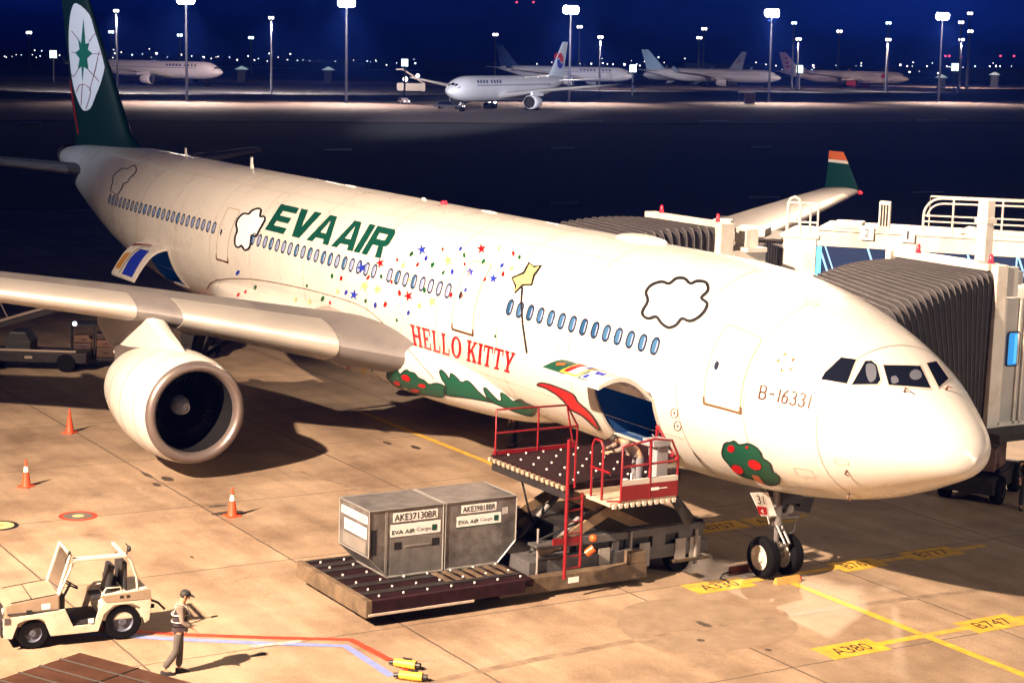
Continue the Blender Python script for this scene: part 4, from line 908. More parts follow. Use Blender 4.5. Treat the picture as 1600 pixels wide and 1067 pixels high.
# ---- chocks by the nose wheel, cable, couplings
t = thing('wheel_chock', 'worn yellow chock in front of the nose wheels', 'wheel chock', (6.02, .12, 0)); q = MB(); q.prism([(-.10, 0), (.1, 0), (.02, .17), (-.02, .17)], -.38, .38, 'y'); q.build('block', mat('chock_yellow', (.45, .26, .06), .6, noise=.3), t, bevel=.01)
q = MB(); q.box(-.06, .06, -.42, -.36, .0, .12); q.build('end_cap', REDL, t)
t = thing('wheel_chock', 'dark orange chock behind the nose wheels, rope tied to it', 'wheel chock', (7.35, .5, 0)); q = MB(); q.prism([(-.10, 0), (.1, 0), (.02, .17), (-.02, .17)], -.38, .38, 'y'); q.build('block', mat('chock_dark', (.25, .08, .04), .6, noise=.3), t, bevel=.01)
q = MB(); q.tube(smooth_loop3 := [Vector((.0, .4, .05)), Vector((-.1, .7, .03)), Vector((-.35, .95, .02)), Vector((-.55, .9, .02)), Vector((-.75, 1.0, .02))], .018, 6); q.build('rope', BLACK, t)
for px, py, rz, lb in ((636, 1044, -.9, 'yellow hose coupling with black end, upper of two at the end of the red line'), (645, 1063, -.75, 'yellow hose coupling with black end, lower of two at the frame edge')):
    c = gnd(px, py); t = thing('hose_coupling', lb, 'coupling', (c.x, c.y, 0), rz, 'yellow couplings on the painted lines')
    q = MB(); q.tube([(0, .28, .1), (0, .1, .1)], .085, 14); q.tube([(0, .1, .1), (0, .06, .1)], .1, 14); q.tube([(0, .06, .1), (0, -.2, .1)], .095, 14); q.build('coupling_body', YELB, t, smooth=40)
    q = MB(); q.tube([(0, -.2, .1), (0, -.3, .1)], .06, 12); q.tube([(0, .28, .1), (0, .4, .08)], .05, 12); q.build('end_fitting', BLACK, t, smooth=40)
    q = MB(); q.box(-.02, .02, -.1, .1, .19, .23); q.build('handle', BLACK, t)

# ================================================================== JET BRIDGES
def bellows(name_parent, A, B, n, folds):
    """A, B: quads (4 corner points each: inner-bottom, inner-top, outer-top, outer-bottom) of the cab frame and the aircraft end"""
    q = LB(); rings = []
    def ring(P, s):                                           # rounded-top frame outline, open at the bottom
        ib, it, ot, ob = P; c = (it + ot + ib + ob) / 4; pts = []
        for k in range(5): pts.append(ib.lerp(it, k / 5))
        for k in range(6):
            u = k / 5; a = it + (ib - it).normalized() * .25; b = it + (ot - it).normalized() * .25; pts.append(a.lerp(it, .0).lerp(b, u) + (it - (a + b) / 2) * .45 * math.sin(PI * u))
        for k in range(1, 8): pts.append((it + (ot - it).normalized() * .25).lerp(ot + (it - ot).normalized() * .25, k / 8))
        for k in range(6):
            u = k / 5; a = ot + (it - ot).normalized() * .25; b = ot + (ob - ot).normalized() * .25; pts.append(a.lerp(b, u) + (ot - (a + b) / 2) * .45 * math.sin(PI * u))
        for k in range(5): pts.append(ot.lerp(ob, (k + 1) / 5))
        return [c + (p - c) * s for p in pts]
    m_ = folds * 2
    for i in range(m_ + 1):
        t = i / m_; P = [A[j].lerp(B[j], t) for j in range(4)]
        P[1] += Vector((0, 0, .10 * math.sin(PI * t))); P[2] += Vector((0, 0, .18 * math.sin(PI * t)))
        r = ring(P, 1.0 if i % 2 == 0 else .955); rings.append(r)
    q.loft(rings, False, False, closed=False)
    ob = q.build('bellows', BELL, name_parent)
    q = LB()
    for i in range(0, m_ + 1, 2): q.tube(rings[i], .02, 5)
    q.build('fold_piping', mat('bellows_edge', (.055, .05, .054), .6, noise=.3, nscale=6), ob, smooth=60)
    return ob
def V3(*a): return Vector(a)
def beacon(c, par):
    q = LB(); q.lathe([(0, .085), (.04, .085), (.05, .06), (.2, .055), (.24, .02)], c, (0, 0, 1), 14, cap=True); b = q.build('beacon', LRED, par, smooth=40)
    q = LB(); q.tube([Vector(c) + Vector((0, 0, -.1)), Vector(c)], .02, 6); q.build('bracket', CREAM, b)
def rail(q, pts, h, zs=(1.0, .5), post=1.3, r=.03):
    pts = [Vector(p) for p in pts]
    for k in zs: q.tube([p + V3(0, 0, h * k) for p in pts], r, 6)
    for a, b in zip(pts, pts[1:]):
        n = max(1, round((b - a).length / post))
        for i in range(n + 1): p = a.lerp(b, i / n); q.tube([p, p + V3(0, 0, h)], r, 6)
# --- bridge at the forward door
b1 = near('jet_bridge', 'jet bridge at the forward door, bellows over the nose, grey cab with blue window', 'jet bridge', (7, -8, 0))
A = [V3(5.55, -5.75, 3.75), V3(5.5, -5.75, 7.62), V3(9.1, -5.5, 7.58), V3(9.1, -5.5, 3.8)]
B = [V3(4.2, -2.2, 4.15), V3(4.35, -.9, 6.8), V3(7.6, -.9, 7.3), V3(7.6, -2.4, 4.2)]
bellows(b1, A, B, 0, 19)
q = LB()                                                      # cab frame
q.box(5.38, 5.62, -6.12, -5.74, 3.55, 7.78); q.box(9.1, 9.3, -6.0, -5.5, 3.55, 7.78); q.box(5.62, 9.1, -6.06, -5.62, 7.62, 7.80); q.build('cab_frame', CREAM, b1, bevel=.02)
q = LB(); q.box(5.45, 9.2, -6.75, -6.12, 7.25, 7.6); q.box(5.42, 5.6, -6.55, -6.12, 6.95, 7.72); q.build('cab_roof', CREAM2, b1, bevel=.02)
q = LB(); q.box(5.5, 9.1, -9.4, -6.12, 3.55, 6.9); cw = q.build('cab_wall', CREAM2, b1, bevel=.02)
q = LB()
for y in (-6.2, -6.75, -6.95, -7.4, -8.2, -9.3): q.box(5.44, 5.5, y - .03, y + .03, 3.6, 6.9)
q.box(5.44, 5.5, -9.4, -6.14, 3.55, 3.66); q.build('wall_rib', CREAM, cw)
q = LB(); q.add([(5.47, y, z) for y, z in [(-6.30 - .27 + u, 5.58 + v) for u, v in rrect(-.20, .20, -.42, .42, .07)]], [tuple(range(20))]); w_ = q.build('cab_window', BWIN, cw)
q = LB(); q.add([(5.465, y, z) for y, z in ((-6.61, 5.20), (-6.73, 5.20), (-6.73, 5.96), (-6.61, 5.96))], [(0, 1, 2, 3)]); q.build('lit_pane', BWIN2, w_)
q = LB(); q.tube([(5.455, -6.57 + u, 5.58 + v) for u, v in rrect(-.21, .21, -.44, .44, .08)] + [(5.455, -6.57 + .21, 5.58 + .36)], .022, 6); q.build('window_frame', BLACK, w_)
q = LB(); q.box(4.6, 9.1, -9.3, -5.4, 3.36, 3.55); q.tube([(5.3, -5.5, 3.4), (5.2, -5.9, 3.1), (5.4, -6.8, 3.35), (5.5, -8.5, 3.5)], .07, 8); q.build('cab_floor', DSTEEL, b1)
q = LB(); q.box(5.3, 5.42, -6.9, -5.5, 3.38, 3.52); q.build('bumper', mat('bumper_grey', (.3, .29, .28), .6), b1)
beacon((8.35, -5.8, 7.8), b1); beacon((5.75, -5.85, 7.8), b1)
q = LB(); q.box(6.35, 6.7, -6.5, -6.22, 7.2, 9.35); q.box(6.30, 6.75, -6.54, -6.18, 8.75, 8.9); q.build('roof_post', CREAM, b1, bevel=.02)
d = (V3(-8, -24, 0) - V3(7, -9.2, 0)).normalized(); n_ = V3(-d.y, d.x, 0)
q = LB(); a = V3(7, -9.2, 0) - d * 0; b = a + d * 30
q.loft([[p + n_ * s * 1.5 + V3(0, 0, z + dz) for s, z in ((-1, 4.1), (1, 4.1), (1, 6.7), (-1, 6.7))] for p, dz in ((a, 0), (b, .2))]); q.build('tunnel', CREAM, b1)
q = LB()
for k in range(24):
    p = a + d * (k * 1.25 + .5); q.loft([[p + d * e_ + n_ * s * 1.53 + V3(0, 0, z) for s, z in ((-1, 4.05), (1, 4.05), (1, 6.78), (-1, 6.78))] for e_ in (0, .12)])
q.build('tunnel_rib', CREAM2, b1)
q = LB(); q.tube([(.5, -15.7, 0), (.5, -15.7, 4.2)], .22, 12); q.box(-.8, 1.8, -16.1, -15.3, .5, 1.0); lg = q.build('support_column', CREAM2, b1)
q = LB()
for x in (-.8, 1.8): q.lathe([(-.2, .3), (-.2, .5), (.2, .5), (.2, .3)], (x, -15.7, .5), (1, 0, 0), 20, cap=True)
q.build('wheel', RUB, lg)
# --- bridge at the second door
b2 = near('jet_bridge', 'jet bridge at the second door, cream tunnel with blue-lit glass and railings on its roof', 'jet bridge', (19, -9, 0))
A = [V3(17.55, -6.0, 4.0), V3(17.45, -6.0, 7.62), V3(21.1, -6.0, 7.62), V3(21.1, -6.0, 4.0)]
B = [V3(16.7, -2.4, 4.4), V3(16.8, -.9, 7.3), V3(20.4, -.9, 7.45), V3(20.4, -2.5, 4.4)]
bellows(b2, A, B, 0, 16)
q = LB(); q.box(17.2, 17.5, -6.5, -5.98, 3.6, 7.76); q.box(21.1, 21.3, -6.4, -5.98, 3.6, 7.80); q.box(17.5, 21.1, -6.3, -5.98, 7.62, 7.80); q.build('cab_frame', CREAM, b2, bevel=.02)
beacon((20.6, -6.15, 7.82), b2); beacon((17.6, -6.15, 7.80), b2)
q = LB(); q.box(17.2, 21, -7.8, -6.5, 3.6, 6.9); q.box(17.35, 17.95, -7.6, -7.1, 6.9, 7.55); q.box(17.0, 18.6, -7.7, -6.9, 6.85, 7.0); q.build('cab_wall', CREAM, b2, bevel=.02)
TA = V3(17.2, -9.7, 0); TD = (V3(12.33, -14, 0) - TA).normalized(); TN = V3(-TD.y, TD.x, 0)
if TN.dot(V3(-1, 1, 0)) < 0: TN = -TN
def TP(s, l, z): return TA + TD * s + TN * l + V3(0, 0, z)   # along, toward the nose side, up
def tbox(q, s0, s1, l0, l1, z0, z1):
    q.loft([[TP(s, l, z) for l, z in ((l0, z0), (l1, z0), (l1, z1), (l0, z1))] for s in (s0, s1)])
q = LB(); tbox(q, -.95, .12, -3.2, .05, 3.6, 7.22); tbox(q, -1.05, .2, -3.3, .1, 7.22, 7.34); tbox(q, .12, 34, -3.0, 0, 7.0, 7.58); tbox(q, .12, 34, -3.0, .02, 3.7, 4.1); tbox(q, .12, 34, -3.1, .07, 7.50, 7.56); q.build('tunnel', CREAM, b2, bevel=.015)
q = LB(); pts = []
for k in range(31): pts.append(TP(-2.25 + 1.3 * k / 30, -.1 + (.05 if k % 2 else 0), 0))
q.loft([[p + V3(0, 0, z) for p in pts] for z in (3.7, 7.05)], False, False, closed=False); tbox(q, -2.25, -.95, -2.8, -.14, 3.7, 7.04); q.build('folding_curtain', mat('curtain_grey', (.20, .19, .20), .6, noise=.15), b2)
q = LB(); tbox(q, -2.4, -.95, -3.0, .12, 7.06, 7.14); q.build('curtain_roof', DSTEEL, b2, bevel=.01)
q = LB(); tbox(q, -3.6, -2.25, -2.6, .0, 3.7, 7.05); tbox(q, -3.3, -2.7, -.6, -.1, 7.05, 7.65); tbox(q, -2.6, -1.6, -1.6, -.3, 7.14, 7.4); q.build('end_cabinet', CREAM, b2, bevel=.03)
q = LB(); tbox(q, .12, 34, -.10, -.06, 4.1, 7.0); tbox(q, .12, 34, -2.9, -2.86, 4.1, 7.0); gl = q.build('glass_wall', BGLASS, b2)
q = LB()
for k in range(16):
    s = .2 + k * 1.55
    q.tube([TP(s, -.04, 7.0), TP(s + 1.0, -.04, 4.4)], .035, 6)
    if k % 2 == 0: q.tube([TP(s + .2, -.04, 7.0), TP(s + 1.2, -.04, 4.4)], .025, 6)
    if k % 2: q.tube([TP(s + 1.5, -.03, 7.0), TP(s + 1.5, -.03, 4.1)], .03, 6)
q.build('blue_diagonal', BDIAG, gl)  # glowing bars stand in for blue diagonal reflections in the glass
q = LB(); tbox(q, .14, .30, -.02, .0, 4.6, 6.98); q.build('lit_pane', BWIN2, gl)
q = LB(); tbox(q, .6, 1.5, -1.2, -.2, 7.58, 7.78); tbox(q, 1.5, 2.9, -.5, .0, 7.58, 7.66); q.build('roof_cabinet', CREAM, b2, bevel=.03)
q = LB(); tbox(q, 2.0, 2.36, -.6, -.3, 7.6, 8.5); ac = q.build('air_conditioner', CREAM, b2, bevel=.03)
q = LB()
for k in range(3): tbox(q, 2.06 + k * .09, 2.11 + k * .09, -.29, -.28, 7.72, 8.4)
q.build('grille_slat', DSTEEL, ac)
for s, tx in ((1.5, '2'), (2.78, '1')):
    q = LB(); tbox(q, s, s + .42, .08, .12, 7.28, 7.72); sg_ = q.build('number_plate', PLATE, b2, bevel=.01)
    tp, _ = text_polys(tx); q = LB()
    wn_ = .075 if tx == '2' else .03
    for p in bil(tp, (s + .21 - wn_, 7.38), (s + .21 + wn_, 7.38), (s + .21 - wn_, 7.64), (s + .21 + wn_, 7.64)): q.add([TP(a_, .126, b_) for a_, b_ in p], [tuple(range(len(p)))])
    q.build('numeral', BLACK, sg_)
q = LB(); s0 = 3.42
q.tube([TP(s0, -.1, 7.55)] + [TP(s0 + .55 - .55 * math.cos(t), -.1, 8.15 + .55 * math.sin(t)) for t in [PI / 2 * k / 6 for k in range(7)]] + [TP(16, -.1, 8.9)], .04, 8)
q.tube([TP(s0 + .12, -.1, 8.1)] + [TP(s0 + .6 - .48 * math.cos(t), -.1, 8.12 + .42 * math.sin(t)) for t in [PI / 2 * k / 6 for k in range(7)]] + [TP(16, -.1, 8.74)], .03, 8)
for z in (8.14, 7.96, 7.66): q.tube([TP(s0, -.1, z), TP(16, -.1, z + .1)], .028, 6)
for k in range(8): q.tube([TP(s0 + .9 + k * 1.5, -.1, 7.55), TP(s0 + .9 + k * 1.5, -.1, 8.74)], .035, 6)
q.tube([TP(s0, -2.4, 7.58), TP(s0, -2.4, 8.6), TP(16, -2.4, 8.7)], .03, 6)
q.build('guard_rail', CREAM, b2, smooth=60)
q = LB(); q.sph(TP(4.9, -.3, 7.5), .42, 10, (1, .6, .9)); q.build('roof_dome', CREAM, b2, smooth=60)
q = LB()
for s in (-.85, -.45): q.tube([TP(s, -.05, 7.1), TP(s, -.05, 8.35)], .05, 8)
q.tube([TP(-.85, -.05, 8.25), TP(-.80, -.05, 8.45), TP(-.65, -.05, 8.52), TP(-.5, -.05, 8.45), TP(-.45, -.05, 8.25)], .05, 8)
for s in (-.12, .12): q.tube([TP(s, -.05, 7.2), TP(s, -.05, 8.35)], .035, 8)
for z in (8.33, 7.72): q.tube([TP(-.85, -.05, z), TP(.14, -.05, z)], .035, 8)
q.build('access_ladder', CREAM, b2, smooth=60)
q = LB(); q.tube([(19, -10.5, 0), (19, -10.5, 3.7)], .25, 12); q.tube([TP(12, -1.5, 0), TP(12, -1.5, 3.7)], .25, 12); q.build('support_column', CREAM2, b2)
# ================================================================== CARGO LOADER (rear at +y, bridge toward the fuselage)
LD = near('cargo_loader', 'grimy scissor-lift cargo loader with red railings and ladder raised to the open forward hold', 'cargo loader', (9, 6, 0))
GR = mat('grimy_yellow_steel', (.13, .09, .055), .6, noise=.6, nscale=3, dirt=(.02, .015, .014))
MA = mat('maroon_deck', (.016, .0045, .006), .65, noise=.5, nscale=3, dirt=(.004, .003, .004), spec=.15); BALL = mat('roller_steel', (.8, .78, .75), .3, metal=.3)
LGREY = mat('loader_grey', (.075, .072, .075), .5, noise=.5, nscale=2, dirt=(.02, .018, .018))
q = LB(); q.box(7.35, 10.75, 6.7, 11.0, .38, .56); dk = q.build('rear_platform', MA, LD, bevel=.02)
q = LB(); q.box(7.22, 10.9, 11.0, 11.16, .22, .62); q.build('rear_bumper', GR, LD, bevel=.02)
q = LB(); q.box(10.75, 10.88, 7.0, 11.0, .30, .60); q.build('side_beam', DSTEEL, LD, bevel=.01)
q = LB(); q.box(7.22, 7.35, 7.0, 11.0, .30, .60); q.build('side_beam', mat('beam_maroon', (.024, .007, .011), .6, noise=.6, nscale=4, dirt=(.005, .004, .005), spec=.2), LD, bevel=.01)
q = LB(); q.box(7.19, 7.22, 8.4, 11.1, .26, .31); q.build('edge_strip', mat('strip_bare', (.5, .42, .36), .5, noise=.3), LD)
q = LB()
for x in (7.9, 8.55, 9.25, 9.95, 10.4):
    q.box(x - .12, x + .12, 6.8, 10.95, .56, .585)
q.build('roller_track', DSTEEL, dk)
def rollers(xs, y0, y1, z, st, par, r=.032):
    q = LB()
    for x in xs:
        y = y0
        while y < y1: q.sph((x, y, z), r, 4); y += st
    o = q.build('transfer_ball', BALL, par, smooth=60); tag(o, kind='stuff')
rollers([7.55, 8.1, 8.7, 9.4, 10.1, 10.6], 6.95, 10.95, .60, .62, dk)
q = LB()
for k in range(7): q.box(7.9, 8.7, 6.9 + k * .28 - 1.5 + 1.5, 7.05 + k * .28, .588, .60)
q.build('wear_plate', GR, dk)
q = LB()                                                      # chassis with engine and cabinets
q.box(7.9, 11.1, 1.2, 6.5, .45, .78); ch = q.build('chassis', LGREY, LD, bevel=.02)
q = LB(); q.box(8.02, 11.2, 1.25, 5.1, .78, 1.27); q.build('engine_cover', mat('engine_cover_black', (.012, .011, .012), .6, noise=.4), ch, bevel=.04)
q = LB(); q.box(7.90, 8.02, 1.3, 6.4, 1.05, 1.24); q.box(7.60, 8.0, 5.2, 6.5, 1.2, 1.26); q.box(7.9, 8.0, 4.9, 6.3, .8, .86); q.box(7.92, 8.02, 1.35, 2.1, .45, 1.05); q.box(7.92, 8.02, 2.5, 2.9, .45, 1.05); q.box(7.92, 8.02, 3.9, 4.1, .45, 1.05); q.build('side_panel', LGREY, ch, bevel=.01)
q = LB()
for y in (1.45, 1.9, 3.0, 4.2): q.box(7.87, 7.9, y, y + .32, .3, .9)
q.tube([(7.85, 3.6, .2), (7.85, 3.6, 1.25)], .035, 8); q.tube([(7.85, 1.6, .2), (7.85, 1.6, 1.1)], .05, 8); q.tube([(7.86, 6.3, .2), (7.86, 6.3, 1.6)], .03, 8); q.build('bracket', mat('pale_bracket', (.25, .23, .21), .5, noise=.3), ch)
q = LB(); q.box(7.55, 7.85, 3.3, 7.5, .12, .50); q.box(7.55, 7.85, 3.35, 3.8, .50, .80); q.box(7.8, 8.1, 1.2, 2.3, .30, .38); q.build('outrigger_beam', GR, LD, bevel=.02)
q = LB(); q.box(7.545, 7.55, 5.3, 5.6, .26, .40); q.build('label', PLATE, LD)
for x in (8.1, 10.9):
    for y in (2.0, 5.6, 10.2):
        if y > 9 and x > 9: pass
        q = LB(); r = .34 if y < 9 else .2; q.lathe([(-.12, r * .5), (-.13, r * .95), (-.09, r), (.09, r), (.13, r * .95), (.12, r * .5)], (x, y, r), (1, 0, 0), 20, cap=True); q.build('wheel', RUB, LD, smooth=40)
# main platform raised on scissors
Z = 2.78
q = LB(); q.box(7.2, 10.75, 3.35, 5.95, Z - .16, Z); mp = q.build('main_platform', MA, LD, bevel=.015)
rollers([7.5, 8.1, 8.7, 9.3, 9.9, 10.5], 3.5, 5.9, Z + .02, .52, mp)
q = LB()
for k in range(16): q.box(7.25 + k * .225, 7.37 + k * .225, 5.95, 6.03, Z - .15, Z - .05)
q.build('edge_roller', mat('roller_pale', (.35, .27, .19), .5, noise=.3), mp)
q = LB(); q.box(7.3, 10.7, 5.7, 5.94, Z - .38, Z - .16); q.box(7.3, 10.7, 3.4, 3.6, Z - .38, Z - .16); q.build('under_frame', DSTEEL, mp)
for x in (8.1, 10.5):
    for a, b in ((V3(x, 6.1, .85), V3(x, 2.6, Z - .3)), (V3(x + .12, 2.2, .85), V3(x + .12, 5.7, Z - .3))):
        dd = (b - a).normalized(); up = dd.cross(V3(1, 0, 0)).normalized() * .13
        q = LB(); q.loft([[p + V3(s, 0, 0) + up * k for s, k in ((-.04, -1), (.04, -1), (.04, 1), (-.04, 1))] for p in (a, b)]); q.build('scissor_arm', mat('arm_brown', (.22, .15, .09), .5, noise=.4, nscale=4), LD, bevel=.01)
for x in (8.5, 9.9): q = LB(); q.tube([(x, 5.6, .8), (x, 4.2, 2.0)], .08, 10); q.build('hydraulic_ram', STEEL, LD)
# bridge platform to the hold with the red operator cage
ZB = 2.52
q = LB(); q.box(7.3, 10.9, 2.62, 3.35, Z - .2, Z - .02); q.add([(8.2, 2.62, Z - .03), (11.0, 2.62, Z - .03), (11.0, 1.9, 2.95), (8.2, 1.9, 2.95)], [(0, 1, 2, 3)]); q.build('bridge_platform', MA, LD)
q = LB(); q.box(6.15, 7.15, 3.55, 5.45, ZB - .10, ZB); cg = q.build('operator_platform', mat('pale_floor', (.5, .38, .27), .6, noise=.3), LD, bevel=.01)
q = LB()
for k in range(11): q.box(6.10, 6.15, 3.6 + k * .17, 3.69 + k * .17, ZB - .14, ZB - .04)
q.build('warning_stripe', mat('stripe_pale', (.55, .5, .42), .5), cg)
q = LB(); q.box(6.12, 6.15, 3.55, 5.15, ZB + .02, ZB + .38); q.build('kick_panel', mat('panel_red', (.20, .006, .010), .45, noise=.15), cg)
q = LB(); q.box(6.12, 6.2, 3.55, 5.15, ZB + .38, ZB + .50); q.build('ledge', mat('ledge_pale', (.5, .46, .42), .5), cg)
q = LB(); q.box(6.112, 6.118, 4.1, 4.32, ZB + .20, ZB + .27); q.box(6.112, 6.118, 3.86, 4.1, ZB + .225, ZB + .245); q.build('panel_lettering', PLATE, cg)
q = LB(); r = .03
q.tube([(6.15, 3.55, ZB), (6.15, 3.55, ZB + .95), (6.15, 3.75, ZB + 1.35), (6.15, 4.25, ZB + 1.42), (6.15, 5.15, ZB + 1.30), (6.15, 5.15, ZB)], r, 8)
q.tube([(6.15, 4.35, ZB), (6.15, 4.35, ZB + 1.42)], r * 1.3, 8); q.tube([(6.15, 3.55, ZB + .85), (6.15, 5.15, ZB + .82)], r, 8)
q.tube([(6.5, 5.45, ZB), (6.5, 5.45, ZB + 1.25), (6.6, 5.45, ZB + 1.38), (6.85, 5.45, ZB + 1.38), (6.95, 5.45, ZB + 1.25), (6.95, 5.45, ZB)], r, 8); q.tube([(6.2, 5.45, ZB + .7), (7.0, 5.45, ZB + .7)], r, 8)
q.tube([(6.15, 3.55, ZB + .9), (7.1, 3.5, ZB + .9)], r, 8); q.tube([(7.1, 3.5, ZB), (7.1, 3.5, ZB + 1.5)], r * 1.5, 8); q.tube([(7.1, 3.5, ZB + 1.5), (6.15, 3.55, ZB + .8)], r, 8); q.tube([(6.15, 5.15, ZB), (6.3, 5.45, ZB + .0)], r, 8)
q.build('cage_rail', RED, cg, smooth=60)
q = LB(); q.box(6.45, 6.8, 3.62, 3.95, ZB, ZB + 1.15); q.box(6.4, 6.85, 3.6, 4.1, ZB + 1.15, ZB + 1.3); q.tube([(6.6, 3.9, ZB + 1.3), (6.6, 4.0, ZB + 1.42)], .02, 6); q.build('control_console', mat('console_grey', (.27, .27, .29), .4, noise=.15), cg, bevel=.03)
q = LB(); q.box(6.2, 6.35, 4.9, 5.0, ZB, ZB + .5); q.box(6.2, 6.3, 4.75, 4.8, ZB, ZB + .62); q.build('post', PLATE, cg)
q = LB(); q.tube([(6.3, 3.5, ZB - .1), (6.2, 3.15, ZB - .6), (6.4, 3.05, ZB - .75)], [.12, .15, .1], 10); q.build('hanging_fender', BLACK, cg, smooth=60)
# far side guard rail, ladder
q = LB(); q.tube([(10.7, 5.85, Z), (10.7, 5.85, Z + 1.15), (10.7, 3.75, Z + 1.12), (10.7, 3.4, Z + .55)], .028, 8); q.tube([(10.7, 5.85, Z + .55), (10.7, 3.4, Z + .55)], .028, 8)
q.tube([(10.7, 4.6, Z), (10.7, 4.6, Z + 1.13)], .025, 8); q.tube([(10.7, 3.4, Z), (10.7, 3.4, Z + .58)], .028, 8); q.tube([(10.7, 3.75, Z + 1.12), (10.7, 3.5, Z)], .025, 8); q.box(10.69, 10.73, 3.4, 5.9, Z, Z + .1); q.build('guard_rail', RED, mp, smooth=60)
q = LB(); q.tube([(7.2, 5.95, .50), (7.2, 5.95, 3.85)], .045, 10); q.tube([(7.16, 5.78, 2.7), (7.16, 5.78, 3.8), (7.2, 5.95, 3.85)], .03, 8); q.tube([(7.2, 5.52, .75), (7.2, 5.52, 2.55)], .035, 8)
for k in range(7): q.tube([(7.2, 5.95, .75 + k * .28), (7.2, 5.52, .75 + k * .28)], .02, 6)
q.box(7.19, 7.23, 5.52, 6.3, 1.35, 1.5); q.build('ladder', RED, LD, smooth=60)
q = LB(); q.tube([(7.2, 5.35, 1.05), (7.1, 5.2, 1.2)], .1, 10); q.sph((7.15, 5.2, 1.42), .1, 6); q.build('warning_lamp', mat('amber_lens', (.5, .1, .02), .3), LD, smooth=60)
q = LB(); q.tube([(8, 4.5, .9), (8.2, 5.3, 1.3), (8.1, 5.8, 1.1), (8.4, 6.2, .9)], .04, 6); q.tube([(8.3, 4.9, 1.5), (8.0, 5.6, 1.45), (8.2, 6.1, 1.2)], .03, 6); q.tube([(10.0, 5, .9), (9.6, 5.5, 1.6), (9.8, 5.6, 2.3)], .03, 6); q.build('hydraulic_hose', BLACK, LD, smooth=60)
# ---- two lower-deck containers
def container(sg, y0, label, code, side):
    """profile in y/z, contour toward sg"""
    t = thing('cargo_container', label, 'cargo container', (9.5, y0, .62), 0, 'lower deck containers on the loader')
    prof = [(-sg * .73, 0), (sg * .73, 0), (sg * 1.22, .50), (sg * 1.22, 1.60), (-sg * .73, 1.60)]
    q = MB(); q.prism(prof, -.74, .79, 'x'); bd = q.build('container_body', ALU, t, bevel=.012)
    q = MB(); e = []
    for xx in (-.75, .80):
        P = [Vector((xx, a, b)) for a, b in prof]; q.tube(P + [P[0]], .022, 4)
    for a, b in prof: q.tube([(-.75, a, b), (.80, a, b)], .022, 4)
    q.box(-.78, .82, -sg * .74 if sg > 0 else -.74, .74 if sg > 0 else -sg * .74, -.03, .0)
    q.build('edge_frame', ALUF, bd)
    def face(name, u0, u1, v0, v1, m_, par, off=.006, front=True):  # u: image left -> right = decreasing y
        q = MB()
        if front: q.box(-.74 - off, -.739, u1, u0, v0, v1)
        else: q.box(u1, u0, sg * 1.22, sg * 1.22 + sg * off, v0, v1)
        return q.build(name, m_, par)
    def txt(s, u0, u1, v0, v1, m_, par, off=.012, front=True, ext=.0):
        tp, _ = text_polys(s, ext=ext); q = MB()
        for p in bil(tp, (u0, v0), (u1, v0), (u0, v1), (u1, v1)):
            q.add([(-.74 - off, a, b) if front else (a, sg * (1.22 + off), b) for a, b in p], [tuple(range(len(p)))])
        return q.build('lettering', m_, par)
    L, R = (1.22, -.73) if sg > 0 else (.73, -1.22)
    if sg > 0:
        face('door_panel', .66, -.70, .03, .88, mat('door_alu', (.26, .255, .25), .4, metal=.6, noise=.3, nscale=4), bd)
        a = face('label_plate', .60, -.58, 1.28, 1.50, PLATE, bd); txt(code, .57, -.55, 1.31, 1.47, BLACK, a, ext=.008)
        a = face('label_plate', .66, -.66, .93, 1.22, PLATE, bd); txt('EVA AIR', .63, .02, .99, 1.09, GREEN, a, ext=.012); txt('Cargo', -.02, -.40, .99, 1.10, BLACK, a, ext=.0)
        face('emblem', -.43, -.56, .99, 1.13, GREEN, a, off=.012)
        face('handle_recess', .56, .36, .62, .80, DARK, bd, off=.010); face('handle_recess', -.44, -.64, .62, .80, DARK, bd, off=.010); face('handle_bar', .28, -.38, .66, .70, ALUF, bd, off=.02)
        face('latch', 1.16, 1.02, .55, 1.15, DARK, bd, off=.008); face('post', .80, .74, .02, 1.58, ALUF, bd, off=.012)
        a = face('label_plate', .68, -.66, 1.28, 1.46, PLATE, bd, front=False); txt(code, .64, -.62, 1.30, 1.44, BLACK, a, front=False)
        a = face('label_plate', .52, -.62, .92, 1.18, PLATE, bd, front=False); txt('EVA AIR', .48, .0, .98, 1.08, GREEN, a, front=False); txt('Cargo', -.05, -.5, .98, 1.08, BLACK, a, front=False)
        face('mesh_door', .6, -.6, .55, .85, ALUF, bd, front=False)
    else:
        a = face('label_plate', .30, -.66, 1.30, 1.50, PLATE, bd); txt(code, .27, -.63, 1.33, 1.47, BLACK, a, ext=.008)
        a = face('label_plate', .42, -.80, .98, 1.24, PLATE, bd); txt('EVA AIR', .38, -.18, 1.05, 1.14, GREEN, a, ext=.012); txt('Cargo', -.22, -.55, 1.05, 1.15, BLACK, a)
        face('emblem', -.60, -.72, 1.05, 1.18, GREEN, a, off=.012); face('green_line', .42, -.80, .96, .985, GREEN, bd, off=.008)
        face('label_plate', -.84, -.99, 1.18, 1.34, mat('plate_grey', (.45, .44, .43), .5), bd)
    return t
container(1, 9.12, 'grey aluminium container with end label, left of the two on the loader', 'AKE37130BR', 0)
container(-1, 7.60, 'grey aluminium container with slanted right corner, nearer the lift', 'AKE39818BR', 0)

